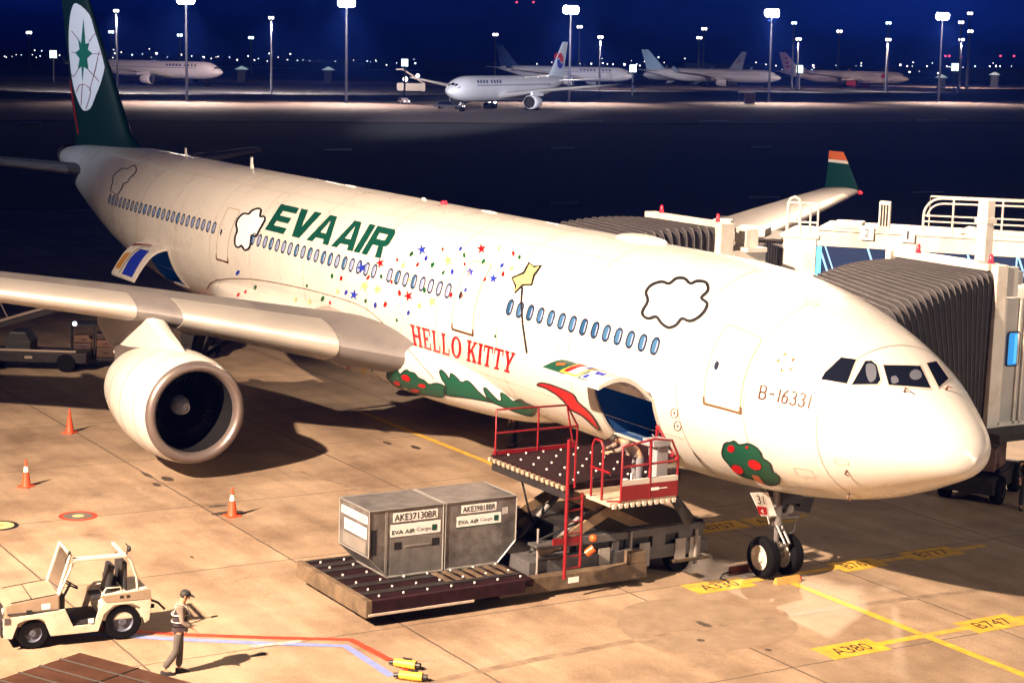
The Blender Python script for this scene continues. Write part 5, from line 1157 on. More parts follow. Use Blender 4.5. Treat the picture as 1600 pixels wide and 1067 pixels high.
# ================================================================== BAGGAGE TRACTOR (local x forward)
c = gnd(60, 1013); TR = thing('baggage_tractor', 'cream baggage tractor with open cab and black seat, lower left corner', 'tractor', (9.47, 17.05, 0), R_(84))
def side_poly(y0, y1, poly, name, m_, par=TR, bev=.02):
    q = MB(); q.prism(poly, y0, y1, 'y'); return q.build(name, m_, par, bevel=bev)
hood = [(.50, .50), (1.50, .50), (1.55, .56), (1.55, .98), (1.40, 1.03), (.42, 1.14), (.42, .80)]
side_poly(-.60, .60, hood, 'hood', TUG2, bev=.03)
arch = [(1.58, .30), (1.60, .40), (1.60, .72), (.45, .80), (.32, .82), (.15, .42), (-.30, .42), (-.42, .80), (-.52, .86), (-1.5, .86), (-1.52, .80), (-1.48, .40), (-1.38, .34), (-1.28, .70), (-1.1, .80), (-.72, .80), (-.50, .62), (-.38, .26), (.62, .26), (.75, .60), (.85, .66), (1.15, .66), (1.30, .60), (1.42, .28)]
for y0, y1 in ((.60, .66), (-.66, -.60)): side_poly(y0, y1, arch, 'side_skirt', TUG, bev=.01)
side_poly(-.6, .6, [(-1.5, .45), (-.5, .45), (-.42, .86), (-.55, 1.0), (-1.5, 1.04), (-1.54, .9)], 'rear_body', TUG, bev=.03)
side_poly(-.58, .58, [(-.5, .30), (1.5, .30), (1.5, .50), (.5, .5), (.45, .46), (-.5, .46)], 'chassis', DSTEEL, bev=.01)
side_poly(.605, .665, [(-1.52, .862), (-.55, .862), (-.42, 1.02), (-1.5, 1.08)], 'rear_side_panel', TUG2, bev=.01)
q = MB()
for a, b in ((.16, .0), (.30, .0)): q.box(-.92 - a + .16, -.84 - a + .16, .665, .669, .94, 1.0)
q.build('vent_marking', BLACK, TR)
q = MB(); q.box(1.55, 1.62, -.5, .5, .28, .5); q.box(1.60, 1.61, .3, .52, .6, .74); q.box(1.60, 1.61, -.52, -.3, .6, .74); q.build('front_bumper', DSTEEL, TR, bevel=.01)
q = MB(); q.box(1.45, 1.58, .66, .668, .60, .74); q.build('headlight', mat('lens_dark', (.08, .07, .07), .2), TR)
q = MB(); q.tube([(1.5, .62, .80), (.45, .62, .80)], .018, 6); q.box(1.0, 1.12, .62, .65, .78, .86); q.build('hood_trim', BLACK, TR)
for x, r in ((.98, .33), (-.92, .40)):
    for s in (1, -1):
        q = MB(); q.lathe([(-.11, r * .55), (-.12, r * .9), (-.08, r), (.08, r), (.12, r * .9), (.11, r * .55)], (x, s * .50, r), (0, 1, 0), 28, cap=False); w_ = q.build('wheel', RUB, TR, smooth=35)
        q = MB(); q.lathe([(s * .10, r * .56), (s * .05, r * .48), (s * .05, r * .25), (s * .09, r * .2), (s * .09, .01)], (x, s * .50, r), (0, 1, 0), 20); q.build('rim', mat('rim_blue_grey', (.10, .11, .16), .4, metal=.3), w_, smooth=35)
q = MB(); P = [(.46, 1.12), (.18, 1.94)]
q.tube([(.46, .56, 1.10), (.18, .54, 1.95), (.18, -.54, 1.95), (.46, -.56, 1.10), (.46, .56, 1.10)], .035, 8); ws = q.build('windshield_frame', TUG, TR, smooth=50)
q = MB(); q.add([(.45, .53, 1.14), (.20, .51, 1.90), (.20, -.51, 1.90), (.45, -.53, 1.14)], [(0, 1, 2, 3)]); gl_ = q.build('windshield', mat('tractor_glass', (.10, .08, .07), .08), ws)
gl_.data.materials[0].node_tree.nodes['Principled BSDF'].inputs['Transmission Weight'].default_value = .85
q = MB(); q.tube([(.22, .60, 1.98), (.30, .66, 1.9), (.30, .66, 1.82)], .015, 6); q.sph((.22, .6, 2.02), .04, 5); q.build('mirror_bracket', BLACK, ws)
q = MB(); q.box(-1.02, .12, .40, .60, 1.80, 1.87); q.box(-1.02, -.94, -.58, .40, 1.80, 1.86); q.build('roof', TUG, TR, bevel=.025)
q = MB()
for s in (1, -1):
    q.tube([(.05, s * .56, 1.83), (.12, s * .565, 1.80), (.44, s * .57, 1.1)], .03, 8); q.tube([(-1.0, s * .56, 1.83), (-1.10, s * .57, 1.72), (-1.22, s * .57, 1.35), (-1.25, s * .57, 1.02)], .03, 8)
q.build('roof_pillar', TUG, TR, smooth=50)
q = MB(); q.tube([(-1.0, .58, 1.85), (-1.03, .60, 2.05), (-.98, .60, 2.12)], .015, 6); q.sph((-1.05, .6, 2.0), .07, 6, (.7, 1, 1)); q.build('work_lamp', BLACK, TR, smooth=60)
q = MB(); q.box(-.72, -.28, -.05, .46, .88, .98); q.prism([(-.68, .96), (-.56, .96), (-.68, 1.62), (-.80, 1.60)], -.02, .43, 'y'); q.build('driver_seat', SEAT, TR, bevel=.04)
q = MB(); q.box(-1.05, -.98, -.45, .45, 1.05, 1.66); q.build('rear_screen', SEAT, TR, bevel=.02)
q = MB(); q.box(-.95, -.72, -.5, -.1, .9, 1.22); q.build('toolbox', SEAT, TR, bevel=.03)
q = MB(); ctr = Vector((.12, .2, 1.22)); ax = Vector((-.5, 0, .86)).normalized(); a_ = Vector((0, 1, 0)); b_ = ax.cross(a_)
q.tube([ctr + (a_ * math.cos(t) + b_ * math.sin(t)) * .18 for t in [2 * PI * k / 20 for k in range(21)]], .018, 6, cap=False); q.tube([ctr, (.32, .2, .85)], .03, 8); q.tube([ctr - a_ * .17, ctr + a_ * .17], .014, 6); q.build('steering_wheel', BLACK, TR, smooth=60)
q = MB(); q.box(.3, .44, -.55, .55, .5, 1.08); q.build('dashboard', DSTEEL, TR, bevel=.02)
q = MB(); q.tube([(-.45, .63, 1.0), (-.55, .63, 1.18), (-.85, .63, 1.18), (-.92, .63, 1.02)], .018, 6); q.tube([(-.2, .3, 1.0), (-.22, .34, 1.18), (-.5, .34, 1.22)], .014, 6); q.build('grab_handle', TUG, TR, smooth=60)
q = MB(); q.box(-1.62, -1.5, -.2, .2, .45, .65); q.tube([(-1.6, 0, .5), (-1.75, 0, .5)], .05, 8); q.tube([(-1.5, .4, .8), (-1.72, .45, .7), (-1.9, .3, .5)], .03, 6); q.build('tow_hitch', DSTEEL, TR, bevel=.01)

q = MB()
for y_ in (.59, -.59): q.tube([(1.42, y_, 1.04), (.46, y_, 1.145)], .010, 5)
q.tube([(1.0, -.58, 1.085), (1.0, .58, 1.085)], .008, 5); q.box(1.551, 1.558, -.35, .35, .66, .92); q.build('hood_seam', DSTEEL, TR)
q = MB()
for k in range(6): q.box(1.558, 1.566, -.33, .33, .68 + k * .04, .695 + k * .04)
q.build('grille', BLACK, TR)
q = MB(); q.box(.62, .80, .601, .606, .84, .96); q.box(-.28, -.16, .661, .668, .46, .56); q.build('data_plate', PLATE, TR)
q = MB()
for y_ in (-.45, .45): q.lathe([(0, .07), (.03, .075), (.04, .02)], (1.555, y_, .84), (1, 0, 0), 14, cap=True)
q.build('headlight', mat('lens_pale', (.5, .48, .42), .15), TR)
q = MB(); q.box(-1.56, -1.54, .40, .52, .74, .86); q.box(-1.56, -1.54, -.52, -.40, .74, .86); q.build('tail_light', REDD, TR)
q = MB(); q.tube([(.30, .05, .5), (.28, .05, .95)], .015, 6); q.sph((.28, .05, .97), .03, 5); q.tube([(.36, -.2, 1.08), (.40, -.2, 1.2)], .012, 5); q.build('gear_lever', BLACK, TR)

# ================================================================== DARK TUG BEHIND THE NOSE
TG = thing('aircraft_tug', 'dark tug with a brown box and one visible wheel, parked beyond the nose', 'tug', (11.1, -11.6, 0), R_(-60))
q = MB(); q.box(-1.6, 1.7, -.8, .8, .35, .85); q.build('chassis', DSTEEL, TG, bevel=.04)
q = MB(); q.box(-.9, .25, -.75, .75, .85, 1.0); q.build('deck', DARK, TG)
q = MB(); q.prism([(-1.3, 1.0), (.1, 1.0), (.1, 1.75), (-1.2, 1.80)], -.7, .7, 'y'); q.build('box_body', mat('tug_brown', (.13, .07, .055), .6, noise=.3), TG, bevel=.03)
q = MB(); q.box(-1.35, .15, -.75, .75, 1.78, 1.9); q.build('lid', DARK, TG, bevel=.02)
for x in (-1.0, 1.05):
    for s in (.78, -.78):
        q = MB(); q.lathe([(-.14, .22), (-.15, .40), (-.1, .43), (.1, .43), (.15, .40), (.14, .22)], (x, s, .43), (0, 1, 0), 24, cap=True); w_ = q.build('wheel', RUB, TG, smooth=40)
        q = MB(); q.lathe([(-.155, .2), (-.12, .18), (-.12, .02)], (x, s, .43), (0, 1, 0), 16); q.lathe([(.155, .2), (.12, .18), (.12, .02)], (x, s, .43), (0, 1, 0), 16); q.build('rim', STEEL, w_)
q = MB(); q.tube([(.6, .5, 1.0), (.8, .5, 1.4), (1.3, .55, 1.0), (1.5, .5, .8)], [.09, .10, .12, .08], 10); q.build('hose_bundle', mat('hose_pale', (.7, .66, .7), .4), TG, smooth=60)

# ================================================================== PEOPLE
def skinned(name, pts, edges, m_, par, root=0, sub=2):
    me = bpy.data.meshes.new(name); me.from_pydata([p[:3] for p in pts], edges, []); o = bpy.data.objects.new(name, me); COL.objects.link(o)
    sk = o.modifiers.new('s', 'SKIN'); sd = o.modifiers.new('d', 'SUBSURF'); sd.levels = sub; sd.render_levels = sub
    for i, p in enumerate(pts):
        s = me.skin_vertices[0].data[i]; s.radius = (p[3], p[4] if len(p) > 4 else p[3]); s.use_root = (i == root)
    bpy.context.view_layer.update(); dg = bpy.context.evaluated_depsgraph_get(); nm = bpy.data.meshes.new_from_object(o.evaluated_get(dg))
    bpy.data.objects.remove(o); bpy.data.meshes.remove(me); nm.name = name; nm.materials.clear(); nm.materials.append(m_)
    nm.polygons.foreach_set('use_smooth', [True] * len(nm.polygons))
    o = bpy.data.objects.new(name, nm); COL.objects.link(o); o.parent = par
    return o
def person(label, loc, rz, J, shirt, trousers, hat, vest=None, hair=(.02, .015, .01)):
    t = thing('person', label, 'person', loc, rz)
    def j(n, r, r2=None): p = J[n]; return (p[0], p[1], p[2], r, r2 or r)
    head = Vector(J['head']); neck = Vector(J['neck'])
    names = ['pelvis', 'waist', 'chest', 'neck', 'chin', 'head', 'crown', 'lhip', 'lknee', 'lankle', 'ltoe', 'rhip', 'rknee', 'rankle', 'rtoe', 'lsh', 'lelb', 'lwri', 'rsh', 'relb', 'rwri']
    J.setdefault('chin', tuple(neck.lerp(head, .45))); J.setdefault('crown', tuple(head + (head - neck).normalized() * .10))
    rad = dict(pelvis=.13, waist=.12, chest=.14, neck=.052, chin=.075, head=.092, crown=.065, lhip=.085, lknee=.055, lankle=.038, ltoe=.035, rhip=.085, rknee=.055, rankle=.038, rtoe=.035, lsh=.055, lelb=.04, lwri=.028, rsh=.055, relb=.04, rwri=.028)
    pts = [j(n, rad[n]) for n in names]; ix = {n: i for i, n in enumerate(names)}
    E_ = [('pelvis', 'waist'), ('waist', 'chest'), ('chest', 'neck'), ('neck', 'chin'), ('chin', 'head'), ('head', 'crown'), ('pelvis', 'lhip'), ('lhip', 'lknee'), ('lknee', 'lankle'), ('lankle', 'ltoe'), ('pelvis', 'rhip'), ('rhip', 'rknee'), ('rknee', 'rankle'), ('rankle', 'rtoe'), ('chest', 'lsh'), ('lsh', 'lelb'), ('lelb', 'lwri'), ('chest', 'rsh'), ('rsh', 'relb'), ('relb', 'rwri')]
    ed = [(ix[a], ix[b]) for a, b in E_]
    for s in 'lr':                                            # palm, four fingers and a thumb, all in the same skin
        w_ = Vector(J[s + 'wri']); d_ = (w_ - Vector(J[s + 'elb'])).normalized(); sd_ = d_.cross(Vector((1, .3, .1))).normalized(); cu = d_.cross(sd_)
        pi_ = len(pts); p = w_ + d_ * .07; pts.append((p.x, p.y, p.z, .03, .018)); ed.append((ix[s + 'wri'], pi_))
        for k, L in enumerate((.075, .085, .08, .062)):
            b0 = p + d_ * .025 + sd_ * (k - 1.5) * .02; b1_ = b0 + d_ * L * .5 + cu * .01; b2_ = b1_ + d_ * L * .35 + cu * .03; i0 = len(pts)
            for bb in (b0, b1_, b2_): pts.append((bb.x, bb.y, bb.z, .0095, .0095))
            ed += [(pi_, i0), (i0, i0 + 1), (i0 + 1, i0 + 2)]
        tb = w_ + d_ * .035 + sd_ * -.03; te = tb + d_ * .045 - sd_ * .022; i0 = len(pts); pts += [(tb.x, tb.y, tb.z, .012, .012), (te.x, te.y, te.z, .010, .010)]; ed += [(pi_, i0), (i0, i0 + 1)]
    b = skinned('body', pts, ed, SKIN, t)
    f = Vector((1, 0, 0)); f = (f - (head - neck).normalized() * f.dot((head - neck).normalized())).normalized(); sdv = f.cross((head - neck).normalized()); upv = (head - neck).normalized()
    q = MB(); q.sph(head + f * .10 - upv * .015, .018, 5, (1, .7, 1.2)); q.sph(head + sdv * .088, .022, 5, (.8, .4, 1.3)); q.sph(head - sdv * .088, .022, 5, (.8, .4, 1.3)); q.build('nose_and_ears', SKIN, b, smooth=60)
    q = MB(); q.sph(head + f * .088 + sdv * .032 + upv * .012, .009, 4); q.sph(head + f * .088 - sdv * .032 + upv * .012, .009, 4); q.build('eyes', BLACK, b)
    q = MB(); q.sph(head - f * .015 + upv * .02, .103, 8, (1, .92, 1)); hm = q.build('hair', mat('hair%s' % (hair,), hair, .7), t, smooth=60)
    bmh = bmesh.new(); bmh.from_mesh(hm.data); bmesh.ops.bisect_plane(bmh, geom=bmh.verts[:] + bmh.edges[:] + bmh.faces[:], plane_co=head - upv * .01 + f * .03, plane_no=(-f * .6 + upv).normalized() * -1, clear_outer=True); bmh.to_mesh(hm.data); bmh.free()
    if hat:
        q = MB(); rr = []
        for k in range(6):
            a = PI / 2 * k / 6; rr.append([head + upv * (.045 + .085 * math.sin(a)) + (f * math.cos(u) + sdv * math.sin(u)) * .112 * math.cos(a) for u in [2 * PI * i / 16 for i in range(16)]])
        q.loft(rr, True, True)
        q.loft([[head + upv * (.05 - z) + f * (.06 + L * math.cos(u)) + sdv * .09 * math.sin(u) for u in [-PI / 2 + PI * i / 8 for i in range(9)]] for L, z in ((.13, .008), (.13, -.004))]); q.build('cap', mat('cap%s' % (hat,), hat, .7), t, smooth=50)
    def sub(name, ns, es, rs, m_, root=0): return skinned(name, [(*J[n][:3], r) if not isinstance(n, tuple) else (*n, r) for n, r in zip(ns, rs)], es, m_, t, root)
    TM = mat('cloth%s' % (trousers,), trousers, .85, noise=.2, nscale=6); SM = mat('cloth%s' % (shirt,), shirt, .85, noise=.2, nscale=6)
    def up_(n, dz): p = J[n]; return (p[0], p[1], p[2] + dz)
    sub('trousers', ['pelvis', 'lhip', 'lknee', up_('lankle', .02), 'rhip', 'rknee', up_('rankle', .02), up_('pelvis', .09)], [(0, 1), (1, 2), (2, 3), (0, 4), (4, 5), (5, 6), (0, 7)], [.155, .105, .082, .072, .105, .082, .072, .145], TM)
    sub('shirt', ['waist', 'chest', up_('neck', -.06), 'lsh', 'lelb', tuple(Vector(J['lelb']).lerp(Vector(J['lwri']), .85)), 'rsh', 'relb', tuple(Vector(J['relb']).lerp(Vector(J['rwri']), .85)), up_('waist', -.10)], [(0, 1), (1, 2), (1, 3), (3, 4), (4, 5), (1, 6), (6, 7), (7, 8), (0, 9)], [.145, .165, .07, .075, .056, .045, .075, .056, .045, .15], SM)
    if vest: sub('vest', [up_('waist', -.06), 'waist', 'chest', up_('neck', -.10)], [(0, 1), (1, 2), (2, 3)], [.165, .163, .182, .10], mat('vest%s' % (vest,), vest, .8, noise=.2, nscale=5), 1)
    if vest:
        q = MB()
        for nn, rx, ry, dz in (('waist', .172, .178, .02), ('chest', .182, .19, -.06)):
            cc = Vector(J[nn]); q.tube([cc + Vector((rx * math.cos(u), ry * math.sin(u), dz)) for u in [2 * PI * k / 20 for k in range(21)]], .013, 5, cap=False)
        for sy in (.09, -.09): q.tube([Vector(J['chest']) + Vector((x_, sy, z_)) for x_, z_ in ((.18, -.08), (.13, .08), (.04, .15), (-.08, .12), (-.17, -.08))], .012, 5)
        q.build('reflective_band', mat('reflective_grey', (.45, .43, .38), .4), t, smooth=60)
    for s in 'lr':
        q = MB(); a = Vector(J[s + 'ankle']); o_ = Vector(J[s + 'toe']); d_ = (o_ - a); d_.z = 0; d_.normalize(); n2 = Vector((-d_.y, d_.x, 0)); z0 = min(a.z, o_.z) - .055 if a.z < .2 else a.z - .08
        z0 = max(0, z0) if a.z < .2 else z0
        rr = []
        for u, w_, h_ in ((-.07, .03, .09), (-.04, .042, .10), (.05, .045, .10), (.14, .05, .065), (.20, .04, .045), (.225, .02, .03)):
            c_ = Vector((a.x, a.y, z0)) + d_ * u; rr.append([c_ + n2 * w_ * x + Vector((0, 0, h_ * z)) for x, z in ((-1, 0), (1, 0), (1, .5), (.6, 1), (-.6, 1), (-1, .5))])
        q.loft(rr); q.build('shoe', BLACK, t, smooth=50)
    return t
# walking worker (local x = facing direction); mid-stride
walk = dict(pelvis=(0, 0, .94), waist=(.02, 0, 1.10), chest=(.03, 0, 1.33), neck=(.06, 0, 1.50), head=(.12, 0, 1.64), lhip=(0, .09, .90), lknee=(.02, .09, .50), lankle=(.0, .09, .09), ltoe=(.15, .09, .03),
            rhip=(0, -.09, .90), rknee=(-.05, -.09, .50), rankle=(-.30, -.09, .13), rtoe=(-.18, -.09, .04), lsh=(.02, .19, 1.42), lelb=(-.06, .24, 1.14), lwri=(.08, .24, .93), rsh=(.03, -.19, 1.42), relb=(.06, -.24, 1.16), rwri=(.26, -.20, 1.02))
c = gnd(288, 1052)
person('worker in grey overalls, dark vest and black cap walking right past the tractor', (c.x + .05, c.y + .1, 0), math.atan2(-.93, -.35), walk, (.20, .16, .13), (.075, .065, .06), (.012, .012, .015), vest=(.022, .012, .018))
stand = dict(pelvis=(0, 0, .93), waist=(0, 0, 1.08), chest=(0, 0, 1.32), neck=(.01, 0, 1.50), head=(.03, 0, 1.64), lhip=(0, .10, .90), lknee=(.02, .12, .50), lankle=(0, .13, .09), ltoe=(.16, .15, .03), rhip=(0, -.10, .90), rknee=(.02, -.12, .50), rankle=(0, -.13, .09), rtoe=(.16, -.15, .03),
             lsh=(0, .19, 1.42), lelb=(-.02, .26, 1.15), lwri=(.10, .24, .92), rsh=(0, -.19, 1.42), relb=(-.02, -.26, 1.15), rwri=(.10, -.24, .92))
c = gnd(803, 699); person('worker in dark clothes standing on the ground under the belly, behind the loader', (c.x, c.y, 0), R_(40), dict(stand), (.03, .03, .035), (.025, .025, .03), (.02, .02, .03))
c = gnd(1601, 796); person('worker in black at the right edge of the picture, under the jet bridge', (c.x, c.y, 0), R_(150), dict(stand), (.02, .02, .025), (.02, .02, .025), (.02, .02, .02))
lean = dict(stand); lean.update(waist=(.12, 0, 1.06), chest=(.34, 0, 1.20), neck=(.50, 0, 1.30), head=(.63, 0, 1.33), lsh=(.38, .18, 1.26), lelb=(.58, .24, 1.12), lwri=(.80, .14, 1.06), rsh=(.38, -.18, 1.26), relb=(.60, -.22, 1.10), rwri=(.82, -.10, 1.08))
person('loader operator in light grey bending forward inside the red cage', (6.75, 4.28, ZB), R_(80), lean, (.22, .17, .15), (.15, .15, .17), None)

# ================================================================== EQUIPMENT UNDER THE WING AND TAIL
def gthing(name, label, cat, px, py, rz=0):
    c = gnd(px, py); return thing(name, label, cat, (c.x, c.y, 0), rz)
AXR = math.atan2(RT.y, RT.x)                                  # direction that runs to the right in the picture
t = gthing('belt_loader', 'long dark belt loader sloping up to the right behind the wing', 'belt loader', 50, 575, AXR)
q = MB(); q.box(-1.9, 2.3, -.7, .7, .35, .75); q.build('chassis', DSTEEL, t, bevel=.03)
q = MB(); q.box(-1.9, 1.9, -.73, -.70, .78, .86); q.box(-.1, .2, -.74, -.70, .5, .6); q.box(-1.85, -1.7, -.74, -.7, .45, .75); q.build('side_rail', mat('pale_rail', (.28, .22, .18), .5), t)
q = MB(); q.loft([[Vector((x, y, z + dz)) for y, dz in ((-.45, 0), (.45, 0), (.45, .22), (-.45, .22))] for x, z in ((-3.2, .95), (2.4, 2.75))]); bl = q.build('conveyor', DSTEEL, t)
q = MB(); q.loft([[Vector((x, y, z + .24 + dz)) for y, dz in ((-.50, 0), (-.44, 0), (-.44, .1), (-.50, .1))] for x, z in ((-3.2, .95), (2.4, 2.75))])
for x in (-.8, 1.0): z = .95 + (x + 3.2) * .3214; q.tube([(x, -.47, z + .3), (x - .45, -.47, z + 1.25)], .03, 6)
q.build('handrail', mat('rail_bare', (.25, .2, .18), .4, metal=.3), bl)
q = MB(); q.tube([(2.3, -.3, 2.6), (3.9, -.3, .6)], .07, 8); q.build('support_arm', BLACK, t)
q = MB(); q.box(-.9, .1, -.6, .5, .75, 1.15); q.prism([(-.9, 1.1), (.1, 1.1), (-.1, 1.5), (-.7, 1.5)], -.6, .4, 'y'); q.build('driver_cab', BLACK, t, bevel=.03)
for x in (-1.4, 1.5):
    for s in (-.65, .65): q = MB(); q.lathe([(-.12, .2), (-.12, .36), (.12, .36), (.12, .2)], (x, s, .36), (0, 1, 0), 20, cap=True); q.build('wheel', RUB, t, smooth=40)
q = MB(); q.sph((1.9, -.9, 1.95), .09, 6); q.build('work_light', LAMPB, t)
t = gthing('baggage_cart', 'brown stack of cases on a dark cart beside the engine pylon', 'baggage cart', 148, 572, AXR + .2)
q = MB(); q.box(-.9, .9, -.6, .6, .3, .42); q.build('cart_bed', DSTEEL, t, bevel=.02)
for x in (-.75, .75):
    for s in (-.5, .5): q = MB(); q.lathe([(-.06, .05), (-.06, .16), (.06, .16), (.06, .05)], (x, s, .16), (0, 1, 0), 14, cap=True); q.build('wheel', RUB, t)
q = MB()
for x, y in ((-.88, -.58), (.88, -.58), (-.88, .58), (.88, .58), (0, -.58)): q.tube([(x, y, .4), (x, y, 1.7)], .035, 6)
q.box(-.9, .9, -.6, .6, 1.68, 1.74); q.build('cart_frame', BLACK, t)
k = 0
for x, z, w_, h_, cc in ((-.45, .42, .36, .32, (.09, .03, .02)), (-.45, .745, .34, .26, (.06, .03, .03)), (-.42, 1.01, .36, .3, (.10, .05, .03)), (.42, .42, .38, .4, (.06, .03, .02)), (.42, .825, .36, .3, (.11, .05, .03)), (.40, 1.13, .33, .25, (.04, .02, .02))):
    lab = ['brown case at the lower left of the stack on the cart', 'dull purple case in the middle left of the cart stack', 'light brown case on the upper left of the cart stack', 'dark brown case at the lower right of the cart stack', 'tan case in the middle right of the cart stack', 'dark case on top of the right cart stack'][k]; k += 1
    M = Matrix.Translation(t.location) @ Matrix.Rotation(AXR + .2, 4, 'Z'); p = M @ Vector((x, -.1, z + .002)); o = thing('suitcase', lab, 'suitcase', p, AXR + .2, 'cases on the cart')
    q = MB(); q.box(-w_, w_, -.38, .38, 0, h_ - .01); q.build('case_shell', mat('case%s' % (cc,), cc, .6, noise=.2), o, bevel=.04); q = MB(); q.tube([(-.08, -.39, h_ * .5), (-.08, -.43, h_ * .5), (.08, -.43, h_ * .5), (.08, -.39, h_ * .5)], .012, 6); q.build('handle', BLACK, o)
t = gthing('container_dolly', 'low dark dolly with red cover under the inner wing', 'dolly', 300, 555, AXR)
q = MB(); q.box(-1.2, 1.2, -.7, .7, .35, .5); q.build('dolly_bed', DSTEEL, t, bevel=.02); q = MB(); q.prism([(-.9, 1.4), (.9, 1.4), (.7, 1.8), (-.6, 1.85)], -.6, .6, 'y'); q.build('red_cover', mat('dull_red_cover', (.22, .02, .02), .6, noise=.2), t, bevel=.03)
q = MB(); q.box(-.85, .85, -.55, .55, .5, 1.4); q.build('box_body', DSTEEL, t, bevel=.02)
for x in (-.9, .9):
    for s in (-.6, .6): q = MB(); q.lathe([(-.08, .06), (-.08, .2), (.08, .2), (.08, .06)], (x, s, .2), (0, 1, 0), 14, cap=True); q.build('wheel', RUB, t)
# ---- solid brown slab standing in for a reflection in the lower left corner
cr = gnd(125, 1019, 3.2); REFL = thing('reflection_slab', 'brown seamed slab standing in for a reflection, lower left corner', 'reflection_slab', (cr.x, cr.y, 0))
aL = gnd(-60, 1080, 3.2) - cr; aR = gnd(300, 1066, 3.2) - cr; aL.z = aR.z = 0
a1 = aL * 1.6; a2 = aR * 1.6
q = MB(); q.loft([[Vector((p.x, p.y, z)) for p in (Vector((0, 0, 0)), a1, a1 + a2, a2)] for z in (3.02, 3.2)]); rf = q.build('roof', mat('brown_reflection_sheet', (.045, .018, .009), .45, noise=.35, nscale=2.5, dirt=(.06, .03, .02)), REFL)
q = MB()
for k in range(1, 9):
    o_ = a1 * (k / 9.0); q.tube([(o_.x, o_.y, 3.205), (o_.x + a2.x, o_.y + a2.y, 3.205)], .018, 4)
for k in (1, 2): o_ = a2 * (k / 3.0); q.tube([(o_.x, o_.y, 3.205), (o_.x + a1.x, o_.y + a1.y, 3.205)], .014, 4)
q.build('slab_seam', mat('slab_seam_dark', (.012, .006, .004), .8), rf)
q = MB(); q.tube([(0, 0, 3.12), (a1.x, a1.y, 3.12)], .05, 6); q.tube([(0, 0, 3.12), (a2.x, a2.y, 3.12)], .05, 6); q.build('slab_edge', mat('slab_edge_pale', (.2, .13, .09), .6), rf)
i1 = (a1 + a2) * .06; q = MB(); q.loft([[Vector((p.x, p.y, z)) for p in (i1, a1 * .94 + a2 * .06, a1 * .94 + a2 * .94, a1 * .06 + a2 * .94)] for z in (0, 3.02)]); q.build('wall', CREAM2, REFL)
# ================================================================== THE AIRFIELD BEYOND
def fthing(name, label, cat, p, rz=0, group=None):
    o = thing(name, label, cat, (p.x, p.y, 0), rz, group); o.matrix_world = FAR @ Matrix.Translation((p.x, p.y, 0)) @ Matrix.Rotation(rz, 4, 'Z'); return o
def far_z(px, py, dist_pt):                                   # height over the far ground at that column for pixel row py
    o = FARI @ CAMP; d = FARI.to_3x3() @ ray(px, py); h = Vector((d.x, d.y, 0)).length
    return o.z + d.z / h * (Vector((dist_pt.x, dist_pt.y, 0)) - Vector((o.x, o.y, 0))).length
VIEW = math.atan2(FH.y, FH.x)
masts = []
def mast(px, ybase, yhead, label, energy, big=True, dist=None, s=1.0, group='floodlight masts along the taxiway', lampm=None):
    p = farpt(px, ybase) if dist is None else farx(px, dist)
    d = (p - Vector((CAMP.x, CAMP.y, 0))).length; h = far_z(px, yhead, p)
    t = fthing('floodlight_mast', label, 'floodlight mast', p, VIEW + PI / 2, group)
    q = MB(); k = d / 450 * s; r = .22 * (d / 450) if not big else .30
    q.tube([(0, 0, 0), (0, 0, h)], [r * 1.3, r * .7], 8); q.build('pole', POLE, t)
    w_ = (1.9 if big else 1.7 * d / 900) * s; hh = w_ * .28
    q = MB(); q.box(-w_ * 1.05, w_ * 1.05, -.25, .25, h - .12, h + .12); q.tube([(0, 0, h - 1), (0, 0, h)], r, 8); q.build('lamp_bar', POLE, t)
    q = MB(); n = 3 if big else 2
    for i in range(n):
        x = -w_ + (i + .5) * 2 * w_ / n; q.sph((x, 0, h + hh * .4), w_ / n * (1.45 if big else 1.05), 6, (1, .8, 1.35 if big else 1.0))
    q.build('floodlight', lampm or (LAMP if big else LAMPS), t, smooth=60)
    if energy:
        l_ = bpy.data.lights.new('floodlight_glow', 'SPOT'); l_.energy = energy; l_.spot_size = R_(125); l_.spot_blend = .3
        if big: l_.spot_size = R_(100); l_.spot_blend = .9
        l_.color = (1.0, .74, .60); l_.shadow_soft_size = 1.2
        lo_ = bpy.data.objects.new('floodlight_glow', l_); COL.objects.link(lo_); lo_.parent = t; lo_.location = (0, 0, h - 1.0) if not big else (0, 1.4, h + .2); lo_.rotation_euler = (R_(27) if big else R_(-32), 0, 0)
    return t
E1 = 240000
mast(292, 160, 1, 'tall floodlight mast rising beside the parked airliner at left, head at the top edge', E1)
mast(541, 162, 6, 'tall floodlight mast left of the twin-jet with the red and blue tail emblem', E1)
mast(889, 160, 17, 'tall floodlight mast right of the red and blue tail emblem', E1)
mast(1201, 160, 22, 'tall floodlight mast standing above the jet bridge end, second from the right', E1)
mast(1466, 160, 27, 'tall floodlight mast farthest right, above the airliner with red markings', E1)
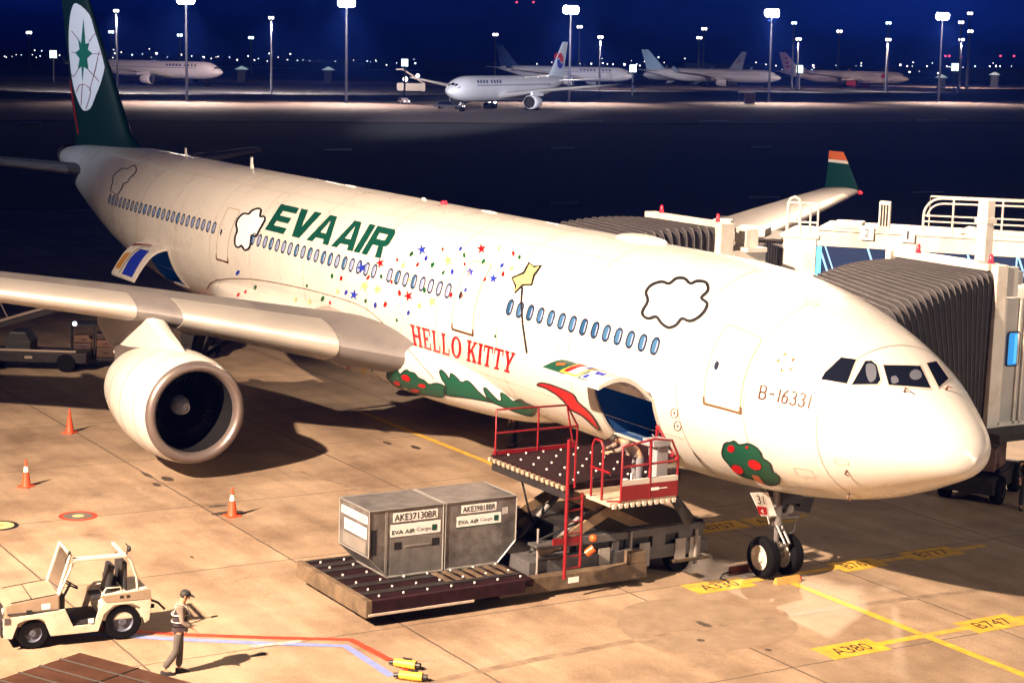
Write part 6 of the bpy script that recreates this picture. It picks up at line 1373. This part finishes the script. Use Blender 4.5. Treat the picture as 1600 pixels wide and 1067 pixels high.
for px, dist, yh, lb in ((184, 540, 18, 'twin-headed lamp mast left of the nearest tall mast'), (425, 560, 29, 'twin-headed lamp mast right of the airliner parked at far left'), (774, 900, 55, 'slim lamp mast above the twin-jet with the emblem tail'), (938, 690, 59, 'slim lamp mast just right of the emblem tail'), (1092, 950, 60, 'slim lamp mast above the blue-tailed airliner'), (1247, 740, 62, 'lamp mast right of the second tall mast'), (1387, 790, 63, 'bright lamp mast above the airliner with red markings'), (1501, 950, 63, 'lamp mast right of the last tall mast'), (1514, 900, 50, 'twin lamp mast beside the last tall mast, a little higher'), (1099, 1100, 46, 'small high lamp left of the dark diagonal gap'), (905, 1100, 43, 'small high lamp beside the third tall mast'), (1310, 1100, 50, 'small lamp between the two right tall masts'), (47, 1100, 52, 'lone lamp left of the green tail fin'), (175, 1100, 51, 'bluish lamp under the twin-headed mast at left'), (282, 1000, 56, 'bluish lamp over the airliner at far left'), (393, 1000, 60, 'bluish lamp right of the airliner at far left'), (1239, 800, 37, 'flat lamp head above the small lamp mast'), (1386, 800, 37, 'flat lamp head above the bright lamp mast'), (1499, 800, 36, 'small lamp head right of the last tall mast'), (1512, 900, 22, 'round lamp at top right')):
    mast(px, 0, yh, lb, (420000 if px < 500 else 230000) if px in (184, 425, 938, 1247, 1387, 1501) else 0, False, dist, .8, 'slim lamp masts beyond the taxiway', LAMPB if 'bluish' in lb or 'flat' in lb else None)
# ---- lit stand signs
for px, yb, yc, lb in ((84, 128, 90, 'square green-white lit sign left of the tail fin'), (632, 150, 103, 'square green-white lit sign left of the emblem-tailed jet'), (988, 150, 112, 'square lit sign over the engine of the third airliner'), (1490, 150, 110, 'square lit sign under the last tall mast'), (1248, 140, 113, 'square lit sign between the two right-hand airliners')):
    p = farpt(px, yb); d = (p - Vector((CAMP.x, CAMP.y, 0))).length; h = far_z(px, yc, p); s = 5.0 * d / FPX
    t = fthing('lit_sign', lb, 'lit sign', p, VIEW + PI / 2, 'lit stand signs'); q = MB(); q.tube([(0, 0, 0), (0, 0, h)], .25 * d / 500, 8); q.build('post', POLE, t)
    q = MB(); q.box(-s, s, -.2, .2, h - s * .2, h + s * 2); q.build('sign_face', LAMPG, t)
# ---- shed roofs given a pale glow of their own, as if lit from above
for px, py, lb in ((320 + 58, 107, 'small lit hut right of the far left airliner'), (513, 108, 'small lit hut left of the tall mast'), (1470, 120, 'small lit hut below the last tall mast'), (1553, 116, 'small lit hut near the right edge')):
    p = farpt(px, py + 22); t = fthing('lit_hut', lb, 'hut', p, VIEW + PI / 2, 'lit huts on the airfield'); z = far_z(px, py, p)
    q = MB(); q.box(-1.5, 1.5, -2, 2, 0, z - .5); q.build('wall', mat('hut_wall', (.03, .035, .045), .8), t); q = MB(); q.prism([(-2.6, z - .5), (2.6, z - .5), (0, z + .9)], -2, 2, 'y'); q.build('roof', mat('hut_roof_glow', (.3, .33, .35), .6, emit=(.6, .9, .95), estr=.35), t)
    q = MB(); q.sph((0, -2.3, z), .5, 5); q.build('lamp', LAMPS, t)
# ---- the string of distant lights
random.seed(11)
lights = [(245, 84, 1.3), (234, 77, .6), (223, 85, .6), (284, 86, .9), (319, 90, 1.0), (300, 88, .7), (341, 89, .7), (359, 90, .8), (371, 94, .9), (388, 88, .8), (421, 84, .8), (398, 95, .8), (404, 92, .7), (418, 97, .6), (454, 85, .9), (435, 90, .6), (549, 101, 1.1), (574, 99, .8), (524, 102, .8), (649, 100, .9), (680, 101, .9), (710, 98, .7), (712, 112, .9), (763, 99, .7), (792, 97, .5), (906, 65 + 35, .9), (924, 100, 1.0), (941, 92, .6), (942, 99, .9), (958, 101, .8), (976, 101, 1.4), (1000, 103, .9), (1029, 90, 1.0), (1013, 96, .8), (1038, 98, .6), (1070, 92, .7), (1075, 106, 1.0), (1091, 94, .7), (1127, 102, 1.3), (1145, 107, .8), (1142, 103, .8), (1165, 104, .9), (1188, 104, .8), (1213, 103, .7), (1227, 109, .8), (1271, 103, 1.3), (1346, 99, .7), (1346, 103, .8), (1407, 102, 1.3), (1418, 104, .9), (1427, 98, .7), (1449, 104, .8), (1457, 99, .6), (1480, 104, .9), (1485, 105, .6), (1512, 99, .6), (1512, 104, .7), (1524, 104, .9), (1547, 104, .8), (1552, 99, .6), (1557, 104, .9), (1563, 104, .9), (1581, 104, .6), (1572, 115, 1.2), (1422, 113, 1.1), (1467, 115, 1.0), (1528, 108, .5), (66, 80, .7), (55, 79, .6), (47, 77, .7), (180, 84, .8), (190, 82, .6), (207, 86, 1.0), (178, 78, .6), (500, 78 + 20, .6), (588, 96, .5), (620, 99, .5), (740, 100, .6), (820, 99, .6), (868, 99, .5), (478, 97, .7)]
random.seed(5); lights += [(random.uniform(5, 1595), 0, random.uniform(.35, .7)) for _ in range(70)]
for i, (px, py, s) in enumerate(lights):
    if py == 0: py = 88 + px * .0115 + random.uniform(-4, 9)
    if 'p' and 68 < px < 75: continue
    d = random.uniform(1500, 2300); p = farx(px, d); h = max(2.0, far_z(px, py, p)); r = 1.05 * s * d / FPX * 1.15
    where = 'left of the fin' if px < 80 else 'over the far left airliner' if px < 345 else 'left of centre on the horizon' if px < 660 else 'over the middle airliners' if px < 1060 else 'over the right-hand airliners' if px < 1420 else 'near the right edge of the horizon'
    t = fthing('distant_lamp', 'tiny distant street light %s' % where, 'street light', p, VIEW + PI / 2, 'distant lights ' + where)
    q = MB(); q.tube([(0, 0, 0), (0, 0, h)], .18, 5); q.build('pole', POLE, t)
    q = MB(); q.sph((0, 0, h), r, 5, (1, 1, 1.1)); q.build('lamp_head', LAMPR if py < 92 and 1480 < px < 1590 and i % 2 else (LAMPB if i % 5 == 2 else LAMPS), t, smooth=60)
for px, py in ((1477, 88), (1483, 88), (1501, 89), (1563, 88), (1584, 88), (806, 4), (832, 4)):
    d = 1800; p = farx(px, d); h = far_z(px, py, p); t = fthing('warning_light_mast', 'tall thin mast with a red warning light, %s' % ('near the right edge' if px > 900 else 'left one of a pair at top centre' if px < 820 else 'right one of a pair at top centre'), 'warning light', p, 0, 'red warning lights ' + ('at right' if px > 900 else 'at top'))
    q = MB(); q.tube([(0, 0, 0), (0, 0, h)], .15, 5); q.build('mast', POLE, t); q = MB(); q.sph((0, 0, h), 1.1, 5); q.build('red_lamp', LAMPR, t, smooth=60)
# ---- low dark buildings behind
BLD = mat('distant_building', (.05, .065, .09), .8, noise=.2, nscale=.05)
for i, (px, w_, py, dd) in enumerate(((60, 70, 96, 1300), (520, 55, 98, 1350), (745, 80, 98, 1400), (1130, 60, 101, 1400), (1540, 60, 108, 1300))):
    p = farx(px, dd); h = max(3, far_z(px, py, p)); W_ = w_ * dd / FPX; pos = ('at far left', 'left of centre', 'behind the emblem-tailed jet', 'right of centre', 'at far right')[i]
    t = fthing('terminal_building', 'low dark airport building on the horizon %s' % pos, 'building', p, VIEW + PI / 2)
    q = MB(); q.box(-W_, W_, -15, 15, 0, h); q.build('wall', BLD, t); q = MB(); q.box(-W_ - .5, W_ + .5, -15.5, 15.5, h, h + .6); q.build('roof', BLD, t)
    q = MB()
    for k in range(int(W_ / 4)):
        x = -W_ + 3 + k * 8
        if random.random() < .45: q.box(x, x + 2.5, -15.06, -15.01, h * .4, h * .55)
    if q.v: o = q.build('window_band', mat('dim_windows', (.1, .12, .14), .5, emit=(.6, .8, 1.0), estr=.5), t)

# ---- parked airliners beyond the taxiway
def far_airliner(label, nose, heading, s=1.0, wl=True, body=(.62, .64, .68), tail=(.55, .57, .62), engine=None, belly=None, emblem=None, title=None, nose_mark=None):
    t = fthing('airliner', label, 'airliner', nose, heading, 'airliners parked beyond the taxiway')     # local -x is forward (nose at 0), y starboard
    t.matrix_world = FAR @ Matrix.Translation((nose.x, nose.y, 0)) @ Matrix.Rotation(heading, 4, 'Z') @ Matrix.Scale(s, 4)
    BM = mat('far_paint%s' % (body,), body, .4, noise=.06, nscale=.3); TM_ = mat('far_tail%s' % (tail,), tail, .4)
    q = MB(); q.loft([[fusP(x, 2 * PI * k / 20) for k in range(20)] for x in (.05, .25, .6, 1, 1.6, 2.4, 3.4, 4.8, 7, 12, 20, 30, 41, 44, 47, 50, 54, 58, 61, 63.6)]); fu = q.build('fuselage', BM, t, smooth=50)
    q = MB()
    for x in [9 + .9 * i for i in range(44)]: q.box(x, x + .35, 2.70, 2.80, 5.6, 5.95); q.box(x, x + .35, -2.80, -2.70, 5.6, 5.95)
    o = q.build('window_row', mat('far_window', (.1, .12, .18), .3), t); o['kind'] = 'stuff'
    q = MB(); g_ = [fusP(2.5, a, .03) for a in (R_(28), R_(60), R_(90), R_(120), R_(152))] ; g2 = [fusP(1.7, a, .03) for a in (R_(25), R_(60), R_(90), R_(120), R_(155))]; q.loft([g_, g2], False, False, closed=False); q.build('cockpit_window', GLASSD, t)
    for sg in (1, -1):
        q = MB(); q.loft([foil(wsec(y)[0], wsec(y)[1], sg * y, wsec(y)[2], .12, .02, n=6) for y in (2, 9.4, 20, 29.8)]); wg = q.build('wing', mat('far_wing', (.5, .5, .5), .4), t, smooth=40)
        if wl:
            q = MB(); q.loft([[Vector((wsec(29.8)[0] + u + c_ * k, sg * (29.8 + .4 * v), wsec(29.8)[2] + 2.2 * v)) for k in (0, .5, 1, .5)] for u, c_, v in ((0, 2.3, 0), (1.9, 1.0, 1))]); q.build('winglet', TM_, wg)
        c = (21.8, sg * 9.37, 2.1); q = MB(); q.lathe([(0, 1.38), (.1, 1.5), (1.5, 1.62), (3.5, 1.4), (4.7, 1.1)], c, (1, 0, 0), 20); eg = q.build('engine', mat('far_eng%s' % (engine,), engine, .4) if engine else BM, t, smooth=50)
        q = MB(); q.lathe([(-.02, 1.36), (.6, 1.2)], c, (1, 0, 0), 20); q.disc((22.6, sg * 9.37, 2.1), (1, 0, 0), 1.25); q.build('intake', DARK, eg)
        q = MB(); q.box(23, 29, sg * 9.37 - .25, sg * 9.37 + .25, 3.4, 4.4); q.build('pylon', BM, eg)
        q = MB(); q.loft([foil(x_, c_, sg * y, ZC + z, .1, 0, n=5) for y, x_, c_, z in ((.5, 55, 5.4, 1.4), (9.7, 61, 2, 2.1))]); q.build('tailplane', BM, t)
        q = MB(); q.tube([(32, sg * 5.3, .7), (32, sg * 5.3, 3.8)], .2, 6)
        g_ = q.build('main_gear', DSTEEL, t)
        for dx in (-1, 1): q = MB(); q.lathe([(-1.0, .3), (-1.0, .7), (1.0, .7), (1.0, .3)], (32 + dx, sg * 5.3, .7), (0, 1, 0), 14, cap=True); q.build('wheel', RUB, g_)
    q = MB(); q.loft([[Vector((p.x, p.z, z)) for p in foil(x_, c_, 0, 0, .09, 0, n=6)] for z, x_, c_ in ((ZC + 2.2, 51, 10.9), (ZC + 3.3, 53.9, 8.15), (ZC + 10.9, 61.2, 3.3))]); fn = q.build('tail_fin', TM_, t, smooth=40)
    q = MB(); q.tube([(6.67, 0, .5), (6.67, 0, 2.6)], .14, 6); g_ = q.build('nose_gear', DSTEEL, t); q = MB(); q.lathe([(-.45, .2), (-.45, .5), (.45, .5), (.45, .2)], (6.67, 0, .5), (0, 1, 0), 14, cap=True); q.build('wheel', RUB, g_)
    for sg in (1, -1):
        if emblem == 'swirl':
            cx, cz, r = 58.9, ZC + 6.3, 1.9; n = 24
            def S(up):
                arc = [(cx + r * math.cos(a), cz + r * math.sin(a)) for a in [PI * k / n for k in range(n + 1)]] if up else [(cx + r * math.cos(a), cz + r * math.sin(a)) for a in [PI + PI * k / n for k in range(n + 1)]]
                e_ = cx + (-r if up else r); s_ = [(cx + (-r + 2 * r * k / n) * (1 if up else -1), cz + (.75 * math.sin(2 * PI * k / n) * (-1) + (.16 if up else -.16) if True else 0)) for k in range(1, n)]
                return arc + (s_ if up else [(cx + (r - 2 * r * k / n) * 1, cz - .75 * math.sin(2 * PI * (1 - k / n)) - .16) for k in range(1, n)])
            for up, m_, nm_ in ((True, mat('emblem_red', (.6, .02, .03), .4), 'emblem_red_half'), (False, mat('emblem_blue', (.01, .04, .45), .4), 'emblem_blue_half')):
                if up: arc = [(cx + r * math.cos(a), cz + r * math.sin(a)) for a in [PI * k / n for k in range(n + 1)]]; mid = [(cx - r + 2 * r * k / n, cz + .2 + .6 * math.sin(2 * PI * k / n)) for k in range(1, n)]
                else: arc = [(cx + r * math.cos(a), cz + r * math.sin(a)) for a in [-PI * k / n for k in range(n + 1)]]; mid = [(cx - r + 2 * r * k / n, cz - .2 + .6 * math.sin(2 * PI * k / n)) for k in range(1, n)]
                q = MB(); P = arc + mid; q.add([(x, sg * .48, z) for x, z in P], [tuple(range(len(P)))]); me = q.build(nm_, m_, fn)
        if emblem == 'red':
            q = MB()
            for z0, w_ in ((ZC + 3.6, 3.2), (ZC + 5.4, 2.4), (ZC + 7.4, 1.6)): q.add([(57.2 + (z0 - ZC) * .35, sg * .5, z0), (57.2 + (z0 - ZC) * .35 + w_, sg * .5, z0 + .5), (57.6 + (z0 - ZC) * .4, sg * .42, z0 + 1.4)], [(0, 1, 2)])
            q.build('tail_marking', mat('mark_maroon', (.35, .03, .04), .5), fn)
        if emblem == 'stripe':
            q = MB(); q.add([(57.5, sg * .5, ZC + 5), (60.2, sg * .45, ZC + 6.4), (60.6, sg * .43, ZC + 7.2), (58.2, sg * .48, ZC + 6)], [(0, 1, 2, 3)]); q.build('tail_marking', mat('mark_maroon', (.35, .03, .04), .5), fn)
        if title:
            q = MB(); x = 7.5
            for k in range(title): x += 1.5 if k != 4 else 2.4; q.add([(x, sg * 2.63, 6.25), (x + .95, sg * 2.63, 6.25), (x + .95, sg * 2.35, 6.95), (x + .2, sg * 2.35, 6.95)], [(0, 1, 2, 3)])
            o = q.build('title_lettering', mat('title_ink', (.05, .07, .16), .5), t); o['kind'] = 'stuff'
        if nose_mark:
            q = MB(); P = [(9.5, 6.7), (10.4, 6.9), (12.6, 6.6), (12.0, 5.9), (12.9, 5.4), (12.0, 4.6), (10.9, 4.8), (9.8, 5.6)]; q.add([(x, sg * 2.9, z) for x, z in P], [tuple(range(8))]); q.build('nose_marking', REDD, t)
    return t
def head(dx_img, toward):                                     # heading so that local +x (tail) points: image-right component, away component
    v = RH * dx_img + FH * toward; return math.atan2(v.y, v.x)
# emblem-tailed jet facing left toward us
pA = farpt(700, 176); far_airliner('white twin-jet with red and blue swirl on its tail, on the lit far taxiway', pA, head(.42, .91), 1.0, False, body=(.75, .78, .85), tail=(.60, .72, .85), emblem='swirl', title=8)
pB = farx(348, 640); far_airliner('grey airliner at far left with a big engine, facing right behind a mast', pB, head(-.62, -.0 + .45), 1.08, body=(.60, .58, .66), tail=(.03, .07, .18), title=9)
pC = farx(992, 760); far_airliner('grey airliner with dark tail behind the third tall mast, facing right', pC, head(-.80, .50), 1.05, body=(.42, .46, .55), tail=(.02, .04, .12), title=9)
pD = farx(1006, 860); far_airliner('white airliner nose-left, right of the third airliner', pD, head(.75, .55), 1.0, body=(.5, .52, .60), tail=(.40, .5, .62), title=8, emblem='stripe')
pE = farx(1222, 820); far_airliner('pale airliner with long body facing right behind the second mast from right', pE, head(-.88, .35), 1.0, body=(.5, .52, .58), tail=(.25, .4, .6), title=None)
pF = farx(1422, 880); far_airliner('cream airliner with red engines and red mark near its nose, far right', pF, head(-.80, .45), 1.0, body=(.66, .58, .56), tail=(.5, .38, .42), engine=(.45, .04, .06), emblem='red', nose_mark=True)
# ---- small vehicles on the far taxiway
def car(label, px, py, rz, col, lights_, L=4.6, H=1.5, name='car', cat='car'):
    p = farpt(px, py); t = fthing(name, label, cat, p, rz)
    q = MB(); q.prism([(-L / 2, .35), (L / 2, .35), (L / 2, .9), (L * .28, .98), (L * .12, H), (-L * .3, H), (-L * .42, 1.0), (-L / 2, .95)], -.9, .9, 'y'); b = q.build('body', mat('car%s' % (col,), col, .3), t, bevel=.06)
    q = MB(); q.prism([(L * .25, 1.0), (L * .11, H - .08), (-L * .28, H - .08), (-L * .38, 1.02)], -.91, .91, 'y'); q.build('window', GLASSD, b)
    for x in (-L * .3, L * .3):
        for s in (-.8, .8): q = MB(); q.lathe([(-.12, .15), (-.12, .34), (.12, .34), (.12, .15)], (x, s, .34), (0, 1, 0), 12, cap=True); q.build('wheel', RUB, t)
    for s in (-.6, .6): q = MB(); q.sph((L / 2 + .02, s, .75), .22 if lights_ else .12, 6); q.build('headlight', LAMP if lights_ else LAMPS, t)
toward = math.atan2(-FH.y, -FH.x)
car('small white car with red tail lights on the far taxiway, left of the emblem-tailed jet', 631, 163, toward + .4, (.6, .5, .5), False)
car('van with bright headlights coming from behind the belly of the emblem-tailed jet', 770, 165, toward, (.15, .15, .18), True, 5, 2.1, 'van', 'van')
car('dark tow truck under the nose of the emblem-tailed jet', 702, 171, toward + 1.2, (.05, .05, .06), False, 7, 1.9, 'tow_truck', 'tow truck')
p = farpt(1170, 164); t = fthing('equipment_cabin', 'small pinkish cabin beside the second mast from the right', 'cabin', p, VIEW + PI / 2); q = MB(); q.box(-1.6, 1.2, -1.2, 1.2, .2, 3.2); q.build('wall', mat('cabin_pink', (.45, .32, .3), .6), t); q = MB(); q.box(-1.7, 2.9, -1.3, 1.3, 3.2, 3.4); q.tube([(2.7, -1.1, 0), (2.7, -1.1, 3.2)], .1, 6); q.build('roof', mat('cabin_roof', (.2, .2, .22), .6), t)
p = farpt(640, 145); t = fthing('passenger_stairs', 'lit white vehicle with steps left of the emblem-tailed jet', 'stairs truck', p, VIEW + PI / 2); q = MB(); q.box(-5, 4, -1.4, 1.4, .6, 3.0); q.build('body', mat('stairs_white', (.5, .5, .5), .5), t); q = MB(); q.prism([(-5, 3), (2, 7.6), (4.4, 7.6), (4.4, 7.1), (2.2, 7.1), (-4, 3)], -1.2, 1.2, 'y'); q.build('stairway', mat('stairs_white', (.5, .5, .5), .5), t)
q = MB(); q.sph((-2.5, -1.6, 5.4), .6, 6); q.sph((1.5, -1.6, 4.2), .8, 6); q.build('lamp', LAMPS, t)
for x in (-3.5, 3): q = MB(); q.lathe([(-1.3, .2), (-1.3, .5), (1.3, .5), (1.3, .2)], (x, 0, .5), (0, 1, 0), 14, cap=True); q.build('wheel', RUB, t)

# unseen spot added only to brighten the emblem-tailed jet
l3 = bpy.data.lights.new('added_jet_spot', 'SPOT'); l3.energy = 17000000; l3.color = (1.0, .93, .95); l3.spot_size = R_(7.5); l3.spot_blend = .6; l3.shadow_soft_size = 1.0
o3 = bpy.data.objects.new('added_jet_spot', l3); COL.objects.link(o3); o3.location = (-20, 80, 34)
cA = FAR @ Vector((pA.x + 24 * math.cos(head(.42, .91)), pA.y + 24 * math.sin(head(.42, .91)), 9)); o3.rotation_euler = (cA - Vector(o3.location)).to_track_quat('-Z', 'Y').to_euler()
# worn taxiway markings
for px, py, w_ in ((880, 233, 18), (528, 236, 22), (915, 190, 26), (1115, 190, 24), (1455, 188, 24), (1195, 311, 24), (1450, 303, 26), (882, 320, 22), (45, 193, 20), (1190, 231, 16)):
    a = FAR @ (farpt(px - w_, py) + Vector((0, 0, .14))); b = FAR @ (farpt(px + w_, py - 1) + Vector((0, 0, .14))); c_ = FAR @ (farpt(px + w_, py + 1) + Vector((0, 0, .14))); d_ = FAR @ (farpt(px - w_, py + 2) + Vector((0, 0, .14)))
    if (a - CAMP).length < 260: a.z = b.z = c_.z = d_.z = max(a.z, b.z, c_.z, d_.z) + .02
    q = MB(); q.add([a, b, c_, d_], [(0, 1, 2, 3)]); tag(q.build('taxiway_marking', mat('worn_taxi_paint', (.5, .52, .5), .7, noise=.4, nscale=.5)), kind='structure')

# ---- thin night haze over the airfield
q = MB(); q.box(-120, 5200, -4300, 3200, -75, 95); hz = q.build('haze', []); tag(hz, kind='stuff')
hm_ = bpy.data.materials.new('night_haze'); hm_.use_nodes = True; n = hm_.node_tree.nodes; n.clear()
vo_ = n.new('ShaderNodeOutputMaterial'); pv = n.new('ShaderNodeVolumePrincipled'); pv.inputs['Density'].default_value = .00036; pv.inputs['Color'].default_value = (.035, .13, 1, 1); pv.inputs['Anisotropy'].default_value = .65
hm_.node_tree.links.new(pv.outputs[0], vo_.inputs['Volume']); hz.data.materials.append(hm_)
